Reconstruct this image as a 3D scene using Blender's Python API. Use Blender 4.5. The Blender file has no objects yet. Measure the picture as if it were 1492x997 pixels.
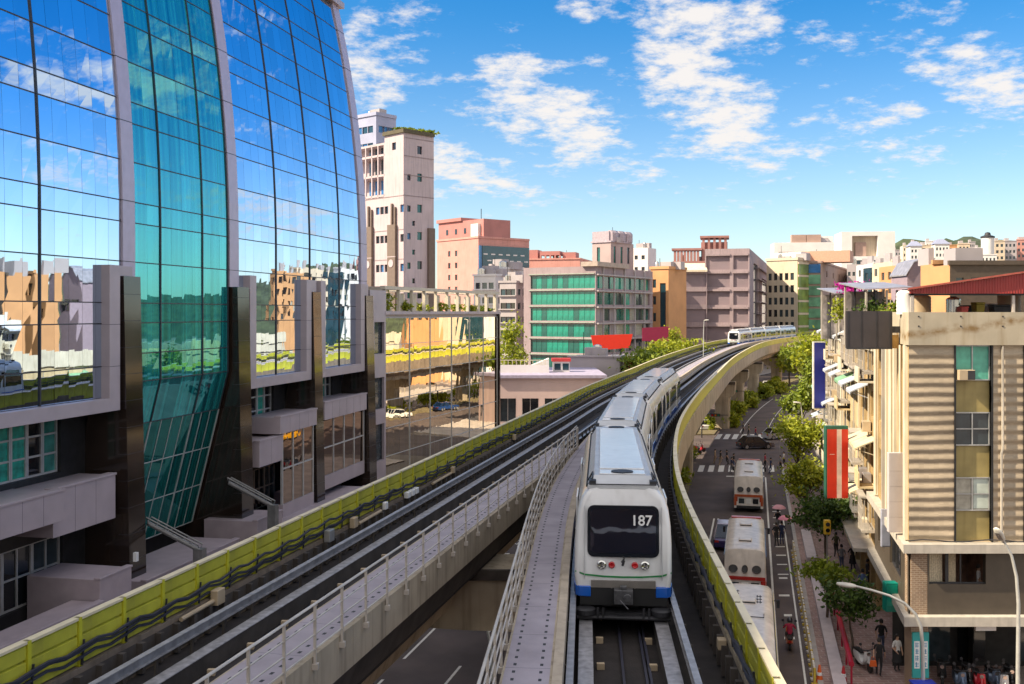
import bpy, bmesh, math, random
from mathutils import Vector, Matrix
random.seed(7)
R = math.radians
scene = bpy.context.scene
C = scene.collection
F0 = 1470.0          # focal length in photograph pixels
EYE = 17.2
def X_at(px, Y): return (px - 746.0) * Y / F0
def Z_at(py, Y): return EYE + (455.0 - py) * Y / F0
def G_at(px, py):    # a point of the ground
    Y = F0 * EYE / (py - 455.0)
    return X_at(px, Y), Y
SL = 0.2408          # street direction dX/dY
ST = Vector((SL, 1.0)).normalized()
def st(a, Y): return (a + SL * Y, Y)

# ------------------------------------------------------------------ mesh builder
class MB:
    def __init__(s):
        s.v = []; s.f = []; s.m = []; s.uv = {}
    def quad(s, a, b, c, d, m=0, uv=None):
        i = len(s.v); s.v += [tuple(a), tuple(b), tuple(c), tuple(d)]
        s.f.append((i, i+1, i+2, i+3)); s.m.append(m)
        if uv: s.uv[len(s.f)-1] = uv
    def poly(s, pts, m=0):
        i = len(s.v); s.v += [tuple(p) for p in pts]
        s.f.append(tuple(range(i, i+len(pts)))); s.m.append(m)
    def hexa(s, p, m=0):   # p: 8 points, bottom ring 0-3, top ring 4-7
        i = len(s.v); s.v += [tuple(q) for q in p]
        for a in ((3,2,1,0),(4,5,6,7),(0,1,5,4),(1,2,6,5),(2,3,7,6),(3,0,4,7)):
            s.f.append(tuple(i+k for k in a)); s.m.append(m)
    def box(s, x0, x1, y0, y1, z0, z1, m=0):
        s.hexa([(x0,y0,z0),(x1,y0,z0),(x1,y1,z0),(x0,y1,z0),(x0,y0,z1),(x1,y0,z1),(x1,y1,z1),(x0,y1,z1)], m)
    def loft(s, rings, m=0, caps=True, closed=True):
        n = len(rings[0]); base = len(s.v)
        for r in rings: s.v += [tuple(p) for p in r]
        for k in range(len(rings)-1):
            for j in range(n if closed else n-1):
                a = base+k*n+j; b = base+k*n+(j+1) % n
                s.f.append((a, b, b+n, a+n)); s.m.append(m)
        if caps and closed:
            s.f.append(tuple(base+j for j in range(n))[::-1]); s.m.append(m)
            s.f.append(tuple(base+(len(rings)-1)*n+j for j in range(n))); s.m.append(m)
    def tube(s, path, r, n=8, m=0, caps=True):
        path = [Vector(p) for p in path]; rings = []
        rr = r if isinstance(r, (list, tuple)) else [r]*len(path)
        prev = None
        for k, p in enumerate(path):
            t = (path[min(k+1, len(path)-1)] - path[max(k-1, 0)])
            if t.length < 1e-9: t = Vector((0,0,1))
            t.normalize()
            if prev is None:
                u = t.orthogonal().normalized()
            else:
                u = prev - t * prev.dot(t)
                u = u.normalized() if u.length > 1e-6 else t.orthogonal().normalized()
            prev = u; w = t.cross(u)
            rings.append([p + (u*math.cos(2*math.pi*j/n) + w*math.sin(2*math.pi*j/n))*rr[k] for j in range(n)])
        s.loft(rings, m, caps)
    def lathe(s, prof, c=(0,0,0), n=16, m=0):
        rings = [[(c[0]+r*math.cos(2*math.pi*j/n), c[1]+r*math.sin(2*math.pi*j/n), c[2]+z) for j in range(n)] for r, z in prof]
        s.loft(rings, m)
    def wheel(s, c, r, w, axis='x', n=16, m=0):
        h = w/2
        for_prof = [(r*.6,-h),(r*.95,-h),(r,-h*.6),(r,h*.6),(r*.95,h),(r*.6,h)]
        rings = []
        for q, d in for_prof:
            ring = []
            for j in range(n):
                a = 2*math.pi*j/n
                if axis == 'x': ring.append((c[0]+d, c[1]+q*math.cos(a), c[2]+q*math.sin(a)))
                else: ring.append((c[0]+q*math.cos(a), c[1]+d, c[2]+q*math.sin(a)))
            rings.append(ring)
        s.loft(rings, m)
    def mesh(s, name, mats, smooth=None):
        me = bpy.data.meshes.new(name)
        me.from_pydata(s.v, [], s.f)
        if not isinstance(mats, (list, tuple)): mats = [mats]
        for q in mats: me.materials.append(q)
        me.polygons.foreach_set('material_index', s.m)
        if s.uv:
            L = me.uv_layers.new(name='UVMap').data
            for fi, uv in s.uv.items():
                for k, li in enumerate(me.polygons[fi].loop_indices): L[li].uv = uv[k]
        if smooth is not None:
            me.polygons.foreach_set('use_smooth', [True]*len(me.polygons))
        me.validate(); me.update()
        if smooth is not None:
            me.set_sharp_from_angle(angle=R(smooth))
        return me
    def build(s, name, mats, parent=None, loc=(0,0,0), rz=0.0, smooth=None, bevel=0):
        return put(name, s.mesh(name, mats, smooth), parent, loc, rz, bevel)

def put(name, me, parent=None, loc=(0,0,0), rz=0.0, bevel=0):
    o = bpy.data.objects.new(name, me); C.objects.link(o)
    o.location = loc; o.rotation_euler = (0, 0, rz)
    if parent: o.parent = parent
    if bevel:
        b = o.modifiers.new('bevel', 'BEVEL'); b.width = bevel; b.segments = 2; b.limit_method = 'ANGLE'; b.angle_limit = R(40)
    return o
def tag(o, label, cat, group=None, kind=None):
    o['label'] = label; o['category'] = cat
    if group: o['group'] = group
    if kind: o['kind'] = kind
    return o
def struct(o, label=None):
    o['kind'] = 'structure'
    if label: o['label'] = label
    return o
def thing(name, label, cat, loc=(0,0,0), rz=0.0, group=None):
    o = put(name, None, None, loc, rz)
    return tag(o, label, cat, group)
def copy_tree(o, parent=None):
    c = o.copy(); C.objects.link(c)
    if parent: c.parent = parent
    for ch in list(o.children): copy_tree(ch, c)
    return c

# ------------------------------------------------------------------ materials
MAT = {}
def nd(nt, t, **kw):
    n = nt.nodes.new(t)
    for k, v in kw.items(): setattr(n, k, v)
    return n
def mat(name, col, rough=.6, metal=0.0, var=.18, scale=2.0, bump=0.0, bscale=20.0, streak=0.0, spec=.5, streak_col=None, coat=0.0):
    if name in MAT: return MAT[name]
    m = bpy.data.materials.new(name); m.use_nodes = True; nt = m.node_tree
    b = nt.nodes['Principled BSDF']
    b.inputs['Roughness'].default_value = rough; b.inputs['Metallic'].default_value = metal
    b.inputs['Specular IOR Level'].default_value = spec
    if coat: b.inputs['Coat Weight'].default_value = coat; b.inputs['Coat Roughness'].default_value = .08
    tc = nd(nt, 'ShaderNodeTexCoord')
    n1 = nd(nt, 'ShaderNodeTexNoise'); n1.inputs['Scale'].default_value = scale; n1.inputs['Detail'].default_value = 6
    nt.links.new(tc.outputs['Object'], n1.inputs['Vector'])
    mr = nd(nt, 'ShaderNodeMapRange'); mr.inputs['From Min'].default_value = .3; mr.inputs['From Max'].default_value = .7
    mr.inputs['To Min'].default_value = 1-var; mr.inputs['To Max'].default_value = 1+var
    nt.links.new(n1.outputs['Fac'], mr.inputs['Value'])
    mx = nd(nt, 'ShaderNodeVectorMath', operation='SCALE'); mx.inputs[0].default_value = col[:3]
    nt.links.new(mr.outputs['Result'], mx.inputs['Scale'])
    out = mx.outputs['Vector']
    if streak:
        mp = nd(nt, 'ShaderNodeMapping'); mp.inputs['Scale'].default_value = (2.2, 2.2, .16)
        nt.links.new(tc.outputs['Object'], mp.inputs['Vector'])
        n2 = nd(nt, 'ShaderNodeTexNoise'); n2.inputs['Scale'].default_value = 1.6; n2.inputs['Detail'].default_value = 5
        nt.links.new(mp.outputs['Vector'], n2.inputs['Vector'])
        m2 = nd(nt, 'ShaderNodeMapRange'); m2.inputs['From Min'].default_value = .5; m2.inputs['From Max'].default_value = .72
        m2.inputs['To Max'].default_value = streak
        nt.links.new(n2.outputs['Fac'], m2.inputs['Value'])
        mix = nd(nt, 'ShaderNodeMix', data_type='RGBA')
        nt.links.new(m2.outputs['Result'], mix.inputs['Factor'])
        nt.links.new(out, mix.inputs[6]); sc = streak_col or [c*.35 for c in col[:3]]
        mix.inputs[7].default_value = (*sc[:3], 1); out = mix.outputs[2]
    nt.links.new(out, b.inputs['Base Color'])
    if bump:
        n3 = nd(nt, 'ShaderNodeTexNoise'); n3.inputs['Scale'].default_value = bscale; n3.inputs['Detail'].default_value = 4
        nt.links.new(tc.outputs['Object'], n3.inputs['Vector'])
        bp = nd(nt, 'ShaderNodeBump'); bp.inputs['Strength'].default_value = bump; bp.inputs['Distance'].default_value = .02
        nt.links.new(n3.outputs['Fac'], bp.inputs['Height']); nt.links.new(bp.outputs['Normal'], b.inputs['Normal'])
    MAT[name] = m
    return m
def pattern_mat(name, kind, c1, c2, rough=.7, sc=1.0, **kw):
    """brick / tile joint material on object coordinates, for walls (u = x+y, v = z) or floors (x, y)"""
    if name in MAT: return MAT[name]
    m = bpy.data.materials.new(name); m.use_nodes = True; nt = m.node_tree; b = nt.nodes['Principled BSDF']
    b.inputs['Roughness'].default_value = rough
    tc = nd(nt, 'ShaderNodeTexCoord')
    br = nd(nt, 'ShaderNodeTexBrick'); br.inputs['Scale'].default_value = sc
    br.inputs['Color1'].default_value = (*c1, 1); br.inputs['Color2'].default_value = (*[x*.82 for x in c1], 1); br.inputs['Mortar'].default_value = (*c2, 1)
    br.inputs['Mortar Size'].default_value = kw.get('mortar', .02); br.inputs['Brick Width'].default_value = kw.get('bw', .5); br.inputs['Row Height'].default_value = kw.get('bh', .25)
    br.offset = kw.get('offset', .5)
    src = tc.outputs['Object']
    if kind == 'wall':
        sp = nd(nt, 'ShaderNodeSeparateXYZ'); nt.links.new(src, sp.inputs[0])
        ad = nd(nt, 'ShaderNodeMath', operation='ADD'); nt.links.new(sp.outputs[0], ad.inputs[0]); nt.links.new(sp.outputs[1], ad.inputs[1])
        cb = nd(nt, 'ShaderNodeCombineXYZ'); nt.links.new(ad.outputs[0], cb.inputs[0]); nt.links.new(sp.outputs[2], cb.inputs[1]); vec = cb.outputs[0]
    else: vec = src
    nt.links.new(vec, br.inputs['Vector'])
    n1 = nd(nt, 'ShaderNodeTexNoise'); n1.inputs['Scale'].default_value = kw.get('nscale', .9); n1.inputs['Detail'].default_value = 7
    nt.links.new(src, n1.inputs['Vector'])
    mr = nd(nt, 'ShaderNodeMapRange'); mr.inputs['From Min'].default_value = .3; mr.inputs['From Max'].default_value = .7
    mr.inputs['To Min'].default_value = .72; mr.inputs['To Max'].default_value = 1.2
    nt.links.new(n1.outputs['Fac'], mr.inputs['Value'])
    mx = nd(nt, 'ShaderNodeVectorMath', operation='SCALE'); nt.links.new(br.outputs['Color'], mx.inputs[0]); nt.links.new(mr.outputs['Result'], mx.inputs['Scale'])
    nt.links.new(mx.outputs['Vector'], b.inputs['Base Color'])
    if kw.get('ribs'):      # wave bump across the wall, shaped to imitate bands of reflected light
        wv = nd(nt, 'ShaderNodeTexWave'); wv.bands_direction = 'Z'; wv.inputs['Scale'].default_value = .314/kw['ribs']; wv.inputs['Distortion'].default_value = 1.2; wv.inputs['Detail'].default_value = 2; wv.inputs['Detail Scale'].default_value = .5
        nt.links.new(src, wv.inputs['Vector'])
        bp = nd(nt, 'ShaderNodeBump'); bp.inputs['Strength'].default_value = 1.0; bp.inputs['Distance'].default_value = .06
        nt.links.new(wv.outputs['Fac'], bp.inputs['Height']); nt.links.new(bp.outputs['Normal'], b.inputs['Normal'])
    MAT[name] = m
    return m
def mirror_glass(name, col, rough=.012, ripple=.03, rscale=.35, metal=1.0, stripes=None):
    """coated curtain-wall glass: tinted, strongly reflecting, slightly wavy"""
    if name in MAT: return MAT[name]
    m = bpy.data.materials.new(name); m.use_nodes = True; nt = m.node_tree; b = nt.nodes['Principled BSDF']
    b.inputs['Metallic'].default_value = metal; b.inputs['Roughness'].default_value = rough
    tc = nd(nt, 'ShaderNodeTexCoord')
    n = nd(nt, 'ShaderNodeTexNoise'); n.inputs['Scale'].default_value = rscale; n.inputs['Detail'].default_value = 1.5
    nt.links.new(tc.outputs['Object'], n.inputs['Vector'])
    bp = nd(nt, 'ShaderNodeBump'); bp.inputs['Strength'].default_value = ripple; bp.inputs['Distance'].default_value = 1.0
    nt.links.new(n.outputs['Fac'], bp.inputs['Height']); nt.links.new(bp.outputs['Normal'], b.inputs['Normal'])
    gi = nd(nt, 'ShaderNodeNewGeometry')
    mr = nd(nt, 'ShaderNodeMapRange'); mr.inputs['To Min'].default_value = .88; mr.inputs['To Max'].default_value = 1.04
    nt.links.new(gi.outputs['Random Per Island'], mr.inputs['Value'])
    mx = nd(nt, 'ShaderNodeVectorMath', operation='SCALE'); mx.inputs[0].default_value = col
    nt.links.new(mr.outputs['Result'], mx.inputs['Scale']); out = mx.outputs['Vector']
    nt.links.new(out, b.inputs['Base Color'])
    if stripes:     # curtains behind the panes: a diffuse teal part of the pane
        d = nd(nt, 'ShaderNodeBsdfDiffuse')
        mp = nd(nt, 'ShaderNodeMapping'); mp.inputs['Scale'].default_value = (1.9, 0, .02)
        nt.links.new(tc.outputs['Object'], mp.inputs['Vector'])
        n2 = nd(nt, 'ShaderNodeTexNoise'); n2.inputs['Scale'].default_value = 1.3; n2.inputs['Detail'].default_value = 3
        nt.links.new(mp.outputs['Vector'], n2.inputs['Vector'])
        cr = nd(nt, 'ShaderNodeMapRange'); cr.inputs['From Min'].default_value = .38; cr.inputs['From Max'].default_value = .62
        nt.links.new(n2.outputs['Fac'], cr.inputs['Value'])
        mc = nd(nt, 'ShaderNodeMix', data_type='RGBA'); mc.inputs[6].default_value = (*stripes[0], 1); mc.inputs[7].default_value = (*stripes[1], 1)
        nt.links.new(cr.outputs['Result'], mc.inputs['Factor']); nt.links.new(mc.outputs[2], d.inputs['Color'])
        ms = nd(nt, 'ShaderNodeMixShader'); ms.inputs[0].default_value = stripes[2]
        nt.links.new(b.outputs[0], ms.inputs[1]); nt.links.new(d.outputs[0], ms.inputs[2])
        nt.links.new(ms.outputs[0], nt.nodes['Material Output'].inputs['Surface'])
    MAT[name] = m
    return m
def leaf_mat(name, c1, c2):
    if name in MAT: return MAT[name]
    m = bpy.data.materials.new(name); m.use_nodes = True; nt = m.node_tree; b = nt.nodes['Principled BSDF']
    b.inputs['Roughness'].default_value = .55
    gi = nd(nt, 'ShaderNodeNewGeometry')
    mc = nd(nt, 'ShaderNodeMix', data_type='RGBA'); mc.inputs[6].default_value = (*c1, 1); mc.inputs[7].default_value = (*c2, 1)
    nt.links.new(gi.outputs['Random Per Island'], mc.inputs['Factor']); nt.links.new(mc.outputs[2], b.inputs['Base Color'])
    tr = nd(nt, 'ShaderNodeBsdfTranslucent'); nt.links.new(mc.outputs[2], tr.inputs['Color'])
    ms = nd(nt, 'ShaderNodeMixShader'); ms.inputs[0].default_value = .35
    nt.links.new(b.outputs[0], ms.inputs[1]); nt.links.new(tr.outputs[0], ms.inputs[2])
    nt.links.new(ms.outputs[0], nt.nodes['Material Output'].inputs['Surface'])
    MAT[name] = m
    return m
def grid_floor_mat(name, base, dark):
    """walkway slabs: two rows of lifting slots along the path (UV u = metres along, v = metres across)"""
    m = mat(name, base, .75, var=.14, scale=1.2, bump=.2, bscale=30)
    nt = m.node_tree; b = nt.nodes['Principled BSDF']
    src = b.inputs['Base Color'].links[0].from_socket
    uv = nd(nt, 'ShaderNodeUVMap'); uv.uv_map = 'UVMap'
    sp = nd(nt, 'ShaderNodeSeparateXYZ'); nt.links.new(uv.outputs[0], sp.inputs[0])
    def M(op, a, b2=None, c=None):
        n = nd(nt, 'ShaderNodeMath', operation=op)
        for i, q in enumerate((a, b2, c)):
            if q is None: continue
            if isinstance(q, (int, float)): n.inputs[i].default_value = q
            else: nt.links.new(q, n.inputs[i])
        return n.outputs[0]
    fu = M('FRACT', M('MULTIPLY', sp.outputs[0], 1/.42))
    slot_u = M('LESS_THAN', M('ABSOLUTE', M('SUBTRACT', fu, .5)), .16)
    d1 = M('ABSOLUTE', M('SUBTRACT', sp.outputs[1], .2)); d2 = M('ABSOLUTE', M('SUBTRACT', sp.outputs[1], .8))
    slot_v = M('LESS_THAN', M('MINIMUM', d1, d2), .035)
    slot = M('MULTIPLY', slot_u, slot_v)
    fj = M('FRACT', M('MULTIPLY', sp.outputs[0], 1/2.1))
    joint = M('MULTIPLY', M('LESS_THAN', fj, .008), .6)
    fac = M('MAXIMUM', slot, joint)
    mix = nd(nt, 'ShaderNodeMix', data_type='RGBA'); nt.links.new(fac, mix.inputs['Factor'])
    nt.links.new(src, mix.inputs[6]); mix.inputs[7].default_value = (*dark, 1)
    nt.links.new(mix.outputs[2], b.inputs['Base Color'])
    return m
def corrugated(name, col, per_m=5.0, axis=0, rough=.5, depth=.6):
    m = mat(name, col, rough, var=.15, scale=.8, streak=.25)
    nt = m.node_tree; b = nt.nodes['Principled BSDF']
    tc = nd(nt, 'ShaderNodeTexCoord'); w = nd(nt, 'ShaderNodeTexWave'); w.inputs['Scale'].default_value = per_m/2
    w.bands_direction = 'XYZ'[axis]
    nt.links.new(tc.outputs['Object'], w.inputs['Vector'])
    bp = nd(nt, 'ShaderNodeBump'); bp.inputs['Strength'].default_value = depth; bp.inputs['Distance'].default_value = .05
    nt.links.new(w.outputs['Fac'], bp.inputs['Height']); nt.links.new(bp.outputs['Normal'], b.inputs['Normal'])
    return m

CONC = mat('concrete_beige', (.40,.335,.25), .85, var=.2, scale=.7, bump=.25, streak=.55, streak_col=(.13,.10,.07))
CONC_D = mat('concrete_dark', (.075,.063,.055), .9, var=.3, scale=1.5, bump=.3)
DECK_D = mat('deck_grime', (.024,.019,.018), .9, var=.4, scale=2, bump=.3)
KERBC = mat('kerb_beige', (.44,.37,.29), .85, var=.15, scale=1.5, bump=.2, streak=.3)
WALKM = grid_floor_mat('walkway_slab', (.33,.295,.335), (.03,.03,.035))
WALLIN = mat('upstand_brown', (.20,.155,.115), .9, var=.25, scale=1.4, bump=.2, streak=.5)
STEEL = mat('worn_steel', (.36,.35,.36), .45, .35, var=.25, scale=4)
RUNB = mat('running_beam_steel', (.40,.39,.41), .42, .3, var=.35, scale=5)
RAILG = mat('galvanised', (.42,.42,.43), .42, .7, var=.15)
RAILC = mat('railing_cream', (.52,.47,.42), .5, .2, var=.15)
DARKM = mat('dark_metal', (.035,.035,.04), .55, .2, var=.3)
BLACKR = mat('black_rubber', (.015,.015,.016), .6, var=.2)
YELL = mat('barrier_yellow', (.48,.46,.045), .5, var=.22, scale=1.1, streak=.42, streak_col=(.19,.17,.05))
YELLP = mat('barrier_post_yellow', (.52,.50,.03), .5, var=.1)
YCAP = mat('barrier_cap', (.66,.58,.40), .55, var=.1)
CABLE = mat('cable_grey', (.035,.035,.055), .45, var=.2)
BOXB = mat('junction_beige', (.46,.36,.24), .6, var=.1)
WHITEP = mat('white_paint', (.78,.78,.78), .45, var=.05)
TRAINW = mat('train_white', (.72,.72,.73), .26, var=.06, scale=1.0, coat=.45, streak=.22, streak_col=(.42,.40,.38))
TRAINB = mat('train_blue', (.01,.11,.52), .25, var=.05, coat=.5)
TRAING = mat('train_green', (.02,.22,.06), .3)
ROOFG = mat('train_roof_grey', (.50,.51,.53), .45, .25, var=.12, scale=1.5)
DGLASS = mat('dark_glass', (.012,.014,.018), .04, var=.1, spec=.9)
GLASS2 = mat('dusk_glass', (.04,.055,.065), .06, var=.2, spec=.8)
GLASSG = mat('teal_glass', (.05,.22,.19), .06, var=.4, scale=1.5, spec=.8)
CURT = mat('curtain_pane', (.38,.36,.30), .25, var=.25, scale=3, spec=.7)
RED = mat('lens_red', (.5,.008,.012), .2, coat=.5)
CHROME = mat('lamp_chrome', (.8,.8,.75), .12, 1.0)
ORANGE = mat('cone_orange', (.75,.13,.02), .5)
ASPH = mat('asphalt', (.095,.073,.070), .85, var=.3, scale=.35, bump=.2, bscale=60)
ALU = mat('window_aluminium', (.45,.45,.45), .4, .6)
# ------------------------------------------------------------------ camera, light, sky
cam = bpy.data.cameras.new('camera'); camo = bpy.data.objects.new('camera', cam); C.objects.link(camo)
camo.location = (0, 0, EYE); camo.rotation_euler = (R(90), 0, 0)
cam.sensor_width = 36; cam.lens = 36*F0/1492; cam.shift_y = -43.5/1492; cam.clip_start = .1; cam.clip_end = 8000
scene.camera = camo
SUNV = Vector((-1.0, -.22, .90)).normalized()
sl = bpy.data.lights.new('sun', 'SUN'); sl.energy = 5.0; sl.angle = R(.55); sl.color = (1.0, .85, .63)
so = bpy.data.objects.new('sun', sl); C.objects.link(so); so.location = (-60, 20, 90)
so.rotation_euler = SUNV.to_track_quat('Z', 'Y').to_euler()
w = bpy.data.worlds.new('World'); scene.world = w; w.use_nodes = True; nt = w.node_tree
for n in list(nt.nodes): nt.nodes.remove(n)
wo = nd(nt, 'ShaderNodeOutputWorld')
sky = nd(nt, 'ShaderNodeTexSky'); sky.sky_type = 'NISHITA'; sky.sun_disc = False
sky.sun_elevation = math.asin(SUNV.z); sky.sun_rotation = math.atan2(SUNV.x, SUNV.y)
sky.air_density = 1.0; sky.dust_density = .35; sky.ozone_density = 3.5; sky.altitude = 0
hs = nd(nt, 'ShaderNodeHueSaturation'); hs.inputs['Saturation'].default_value = 1.46
nt.links.new(sky.outputs[0], hs.inputs['Color'])
bg = nd(nt, 'ShaderNodeBackground'); bg.inputs['Strength'].default_value = .096
nt.links.new(hs.outputs[0], bg.inputs['Color'])
bc = nd(nt, 'ShaderNodeBackground'); bc.inputs['Color'].default_value = (1, .955, .92, 1)
def WM(op, a, b=None, c=None, clamp=False):
    n = nd(nt, 'ShaderNodeMath', operation=op); n.use_clamp = clamp
    for i, q in enumerate((a, b, c)):
        if q is None: continue
        if isinstance(q, (int, float)): n.inputs[i].default_value = q
        else: nt.links.new(q, n.inputs[i])
    return n.outputs[0]
tc = nd(nt, 'ShaderNodeTexCoord'); sp = nd(nt, 'ShaderNodeSeparateXYZ'); nt.links.new(tc.outputs['Generated'], sp.inputs[0])
dx, dy, dz = sp.outputs
zz = WM('MAXIMUM', dz, .02)
cb = nd(nt, 'ShaderNodeCombineXYZ')
nt.links.new(WM('DIVIDE', dx, WM('ADD', zz, .2)), cb.inputs[0]); nt.links.new(WM('DIVIDE', dy, WM('ADD', zz, .2)), cb.inputs[1])
def noise(scale, detail, rough, off):
    mp = nd(nt, 'ShaderNodeMapping'); mp.inputs['Location'].default_value = off
    nt.links.new(cb.outputs[0], mp.inputs['Vector'])
    n = nd(nt, 'ShaderNodeTexNoise'); n.inputs['Scale'].default_value = scale; n.inputs['Detail'].default_value = detail; n.inputs['Roughness'].default_value = rough
    nt.links.new(mp.outputs['Vector'], n.inputs['Vector']); return n.outputs['Fac']
nA = noise(6.2, 10, .66, (3.1, 1.7, 0)); nB = noise(15.0, 6, .65, (8.3, 2.2, 0)); nC = noise(1.3, 3, .5, (5.5, 9.1, 0))
# banks of cloud, by direction (east offset, elevation) of each bank
yy = WM('MAXIMUM', dy, .05); uu = WM('DIVIDE', dx, yy); vv = WM('DIVIDE', dz, yy)
banks = [(1010,30,105,55,1),(1010,105,90,45,1),(1060,185,85,45,1),(1095,235,45,25,.8),(745,115,60,35,.9),(800,175,85,50,1),(850,215,70,38,.8),
         (530,95,65,60,.9),(560,30,60,30,.6),(660,245,70,40,.95),(720,270,60,28,.7),(1440,110,75,55,1),(1290,180,110,50,.55),(1400,40,150,50,.45),(875,92,35,16,.8),(860,20,40,16,.6),(1160,40,80,40,.45),(1230,210,120,35,.5),(1330,215,60,40,.65),(1190,180,40,20,.5),(960,250,60,25,.5),(600,90,40,20,.55),(1100,130,60,20,.55),(830,285,90,14,.5),(1180,300,150,12,.3)]
acc = None
for (bx, by, rx, ry, wt) in banks:
    ax = WM('MULTIPLY', WM('SUBTRACT', uu, (bx-746)/F0), F0/(rx*1.3)); ay = WM('MULTIPLY', WM('SUBTRACT', vv, (455-by)/F0), F0/(ry*1.25))
    # lie along the drift: shear the bank
    ax = WM('ADD', ax, WM('MULTIPLY', ay, .35))
    g = WM('MULTIPLY', WM('EXPONENT', WM('MULTIPLY', WM('ADD', WM('MULTIPLY', ax, ax), WM('MULTIPLY', ay, ay)), -.9)), wt)
    acc = g if acc is None else WM('MAXIMUM', acc, g)
def ramp(v, a, c):
    n = nd(nt, 'ShaderNodeMapRange'); n.interpolation_type = 'SMOOTHSTEP'; n.inputs['From Min'].default_value = a; n.inputs['From Max'].default_value = c
    nt.links.new(v, n.inputs['Value']); return n.outputs[0]
over = WM('MAXIMUM', ramp(dz, .60, .78), ramp(WM('MULTIPLY', dy, -1), .0, .35))     # thicker cloud added unseen overhead and behind the viewer, to whiten the ambient light
nt.links.new(WM('ADD', .52, WM('MULTIPLY', over, .12)), bc.inputs['Strength'])
nt.links.new(WM('ADD', 1.02, WM('MULTIPLY', ramp(dz, .02, .30), .40)), hs.inputs['Saturation'])
fwd = WM('GREATER_THAN', dy, .05)
acc = WM('MULTIPLY', acc, fwd)
# elsewhere in the sky the banks come from a wide noise
wide = WM('MULTIPLY', WM('SUBTRACT', nC, .44), 3.6, clamp=True)
rside = WM('MULTIPLY', WM('SUBTRACT', uu, .56), 8.0, clamp=True)      # beyond the frame to the right, and behind
rside = WM('MAXIMUM', rside, WM('SUBTRACT', 1.0, fwd))
acc = WM('MAXIMUM', acc, WM('MULTIPLY', WM('MULTIPLY', wide, rside), .95))
acc = WM('MAXIMUM', acc, WM('MULTIPLY', over, 1.15))
den = WM('ADD', WM('ADD', nA, WM('MULTIPLY', WM('SUBTRACT', nB, .5), .65)), WM('MULTIPLY', WM('SUBTRACT', acc, .43), .36))
cl = nd(nt, 'ShaderNodeMapRange'); cl.interpolation_type = 'SMOOTHSTEP'; cl.inputs['From Min'].default_value = .475; cl.inputs['From Max'].default_value = .76
nt.links.new(den, cl.inputs['Value'])
hor = nd(nt, 'ShaderNodeMapRange'); hor.inputs['From Min'].default_value = .02; hor.inputs['From Max'].default_value = .10
nt.links.new(dz, hor.inputs['Value'])
fac = WM('MULTIPLY', WM('MULTIPLY', cl.outputs[0], hor.outputs[0]), .97)
ms = nd(nt, 'ShaderNodeMixShader'); nt.links.new(fac, ms.inputs[0]); nt.links.new(bg.outputs[0], ms.inputs[1]); nt.links.new(bc.outputs[0], ms.inputs[2])
nt.links.new(ms.outputs[0], wo.inputs['Surface'])
scene.view_settings.view_transform = 'Standard'; scene.view_settings.look = 'None'; scene.view_settings.gamma = 1
scene.view_settings.exposure = .90
scene.view_settings.use_curve_mapping = False
cy = scene.cycles
cy.use_denoising = True; cy.max_bounces = 6; cy.diffuse_bounces = 3; cy.glossy_bounces = 4; cy.transmission_bounces = 3
cy.caustics_reflective = False; cy.caustics_refractive = False; cy.sample_clamp_indirect = 4.0
cy.use_adaptive_sampling = True; cy.adaptive_threshold = .02

# ------------------------------------------------------------------ ground, roads, pavements, hills
def sheet(name, quads, m, z, label=None):
    mb = MB()
    for q in quads: mb.poly([(p[0], p[1], z) for p in q])
    return struct(mb.build(name, m), label)
GROUND = mat('ground', (.20,.17,.15), .95, var=.3, scale=.05)
mb = MB(); mb.quad((-3000,-1500,0),(3000,-1500,0),(3000,4500,0),(-3000,4500,0)); struct(mb.build('ground', GROUND))
def roadX(Y, a):   # the street bends right beyond the crossing
    b = 0 if Y < 112 else (Y-112)**2*.00085
    return a + SL*Y + b
def strip(a0, a1, y0, y1, step=4):
    n = max(1, int((y1-y0)/step)); out = []
    for k in range(n):
        ya = y0+(y1-y0)*k/n; yb = y0+(y1-y0)*(k+1)/n
        out.append([(roadX(ya,a0),ya),(roadX(ya,a1),ya),(roadX(yb,a1),yb),(roadX(yb,a0),yb)])
    return out
sheet('road', strip(-21, 2.9, -40, 330), ASPH, .006, 'grey asphalt street running under and beside the viaduct')
# side street at the crossing
mb = MB(); 
for (p, q) in (((-60,104),(-4,101)),((28,96),(140,70))): pass
sheet('side_road', [[(roadX(115,2.9),115),(100,92),(104,110),(roadX(134,2.9),134)],[(roadX(116,-21),116),(roadX(133,-21),133),(-22,141),(-22,122)]], ASPH, .010)
PAVE = pattern_mat('pavement_tiles', 'floor', (.32,.20,.18), (.38,.30,.27), .85, 1.0, bw=.6, bh=.3, mortar=.03)
PAVE2 = mat('pavement_grey', (.40,.35,.32), .9, var=.2, scale=.6)
KERB = mat('kerb_stone', (.42,.39,.38), .85, var=.15)
def slab(name, a0, a1, y0, y1, m, z=.13):
    mb = MB(); q = strip(a0, a1, y0, y1)
    rings = [[(p[0][0],p[0][1],0),(p[1][0],p[1][1],0),(p[1][0],p[1][1],z),(p[0][0],p[0][1],z)] for p in q]
    l = q[-1]; rings.append([(l[3][0],l[3][1],0),(l[2][0],l[2][1],0),(l[2][0],l[2][1],z),(l[3][0],l[3][1],z)])
    mb.loft(rings); return struct(mb.build(name, m))
slab('pavement', 3.15, 12, -20, 113, PAVE); slab('kerb', 2.9, 3.149, -20, 113, KERB, .15)
slab('pavement', 3.15, 14, 135, 330, PAVE2); slab('kerb', 2.9, 3.149, 135, 330, KERB, .15)
slab('pavement', -33.5, -21.25, -30, 114, PAVE2); slab('kerb', -21.249, -21, -30, 114, KERB, .15)
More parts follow.
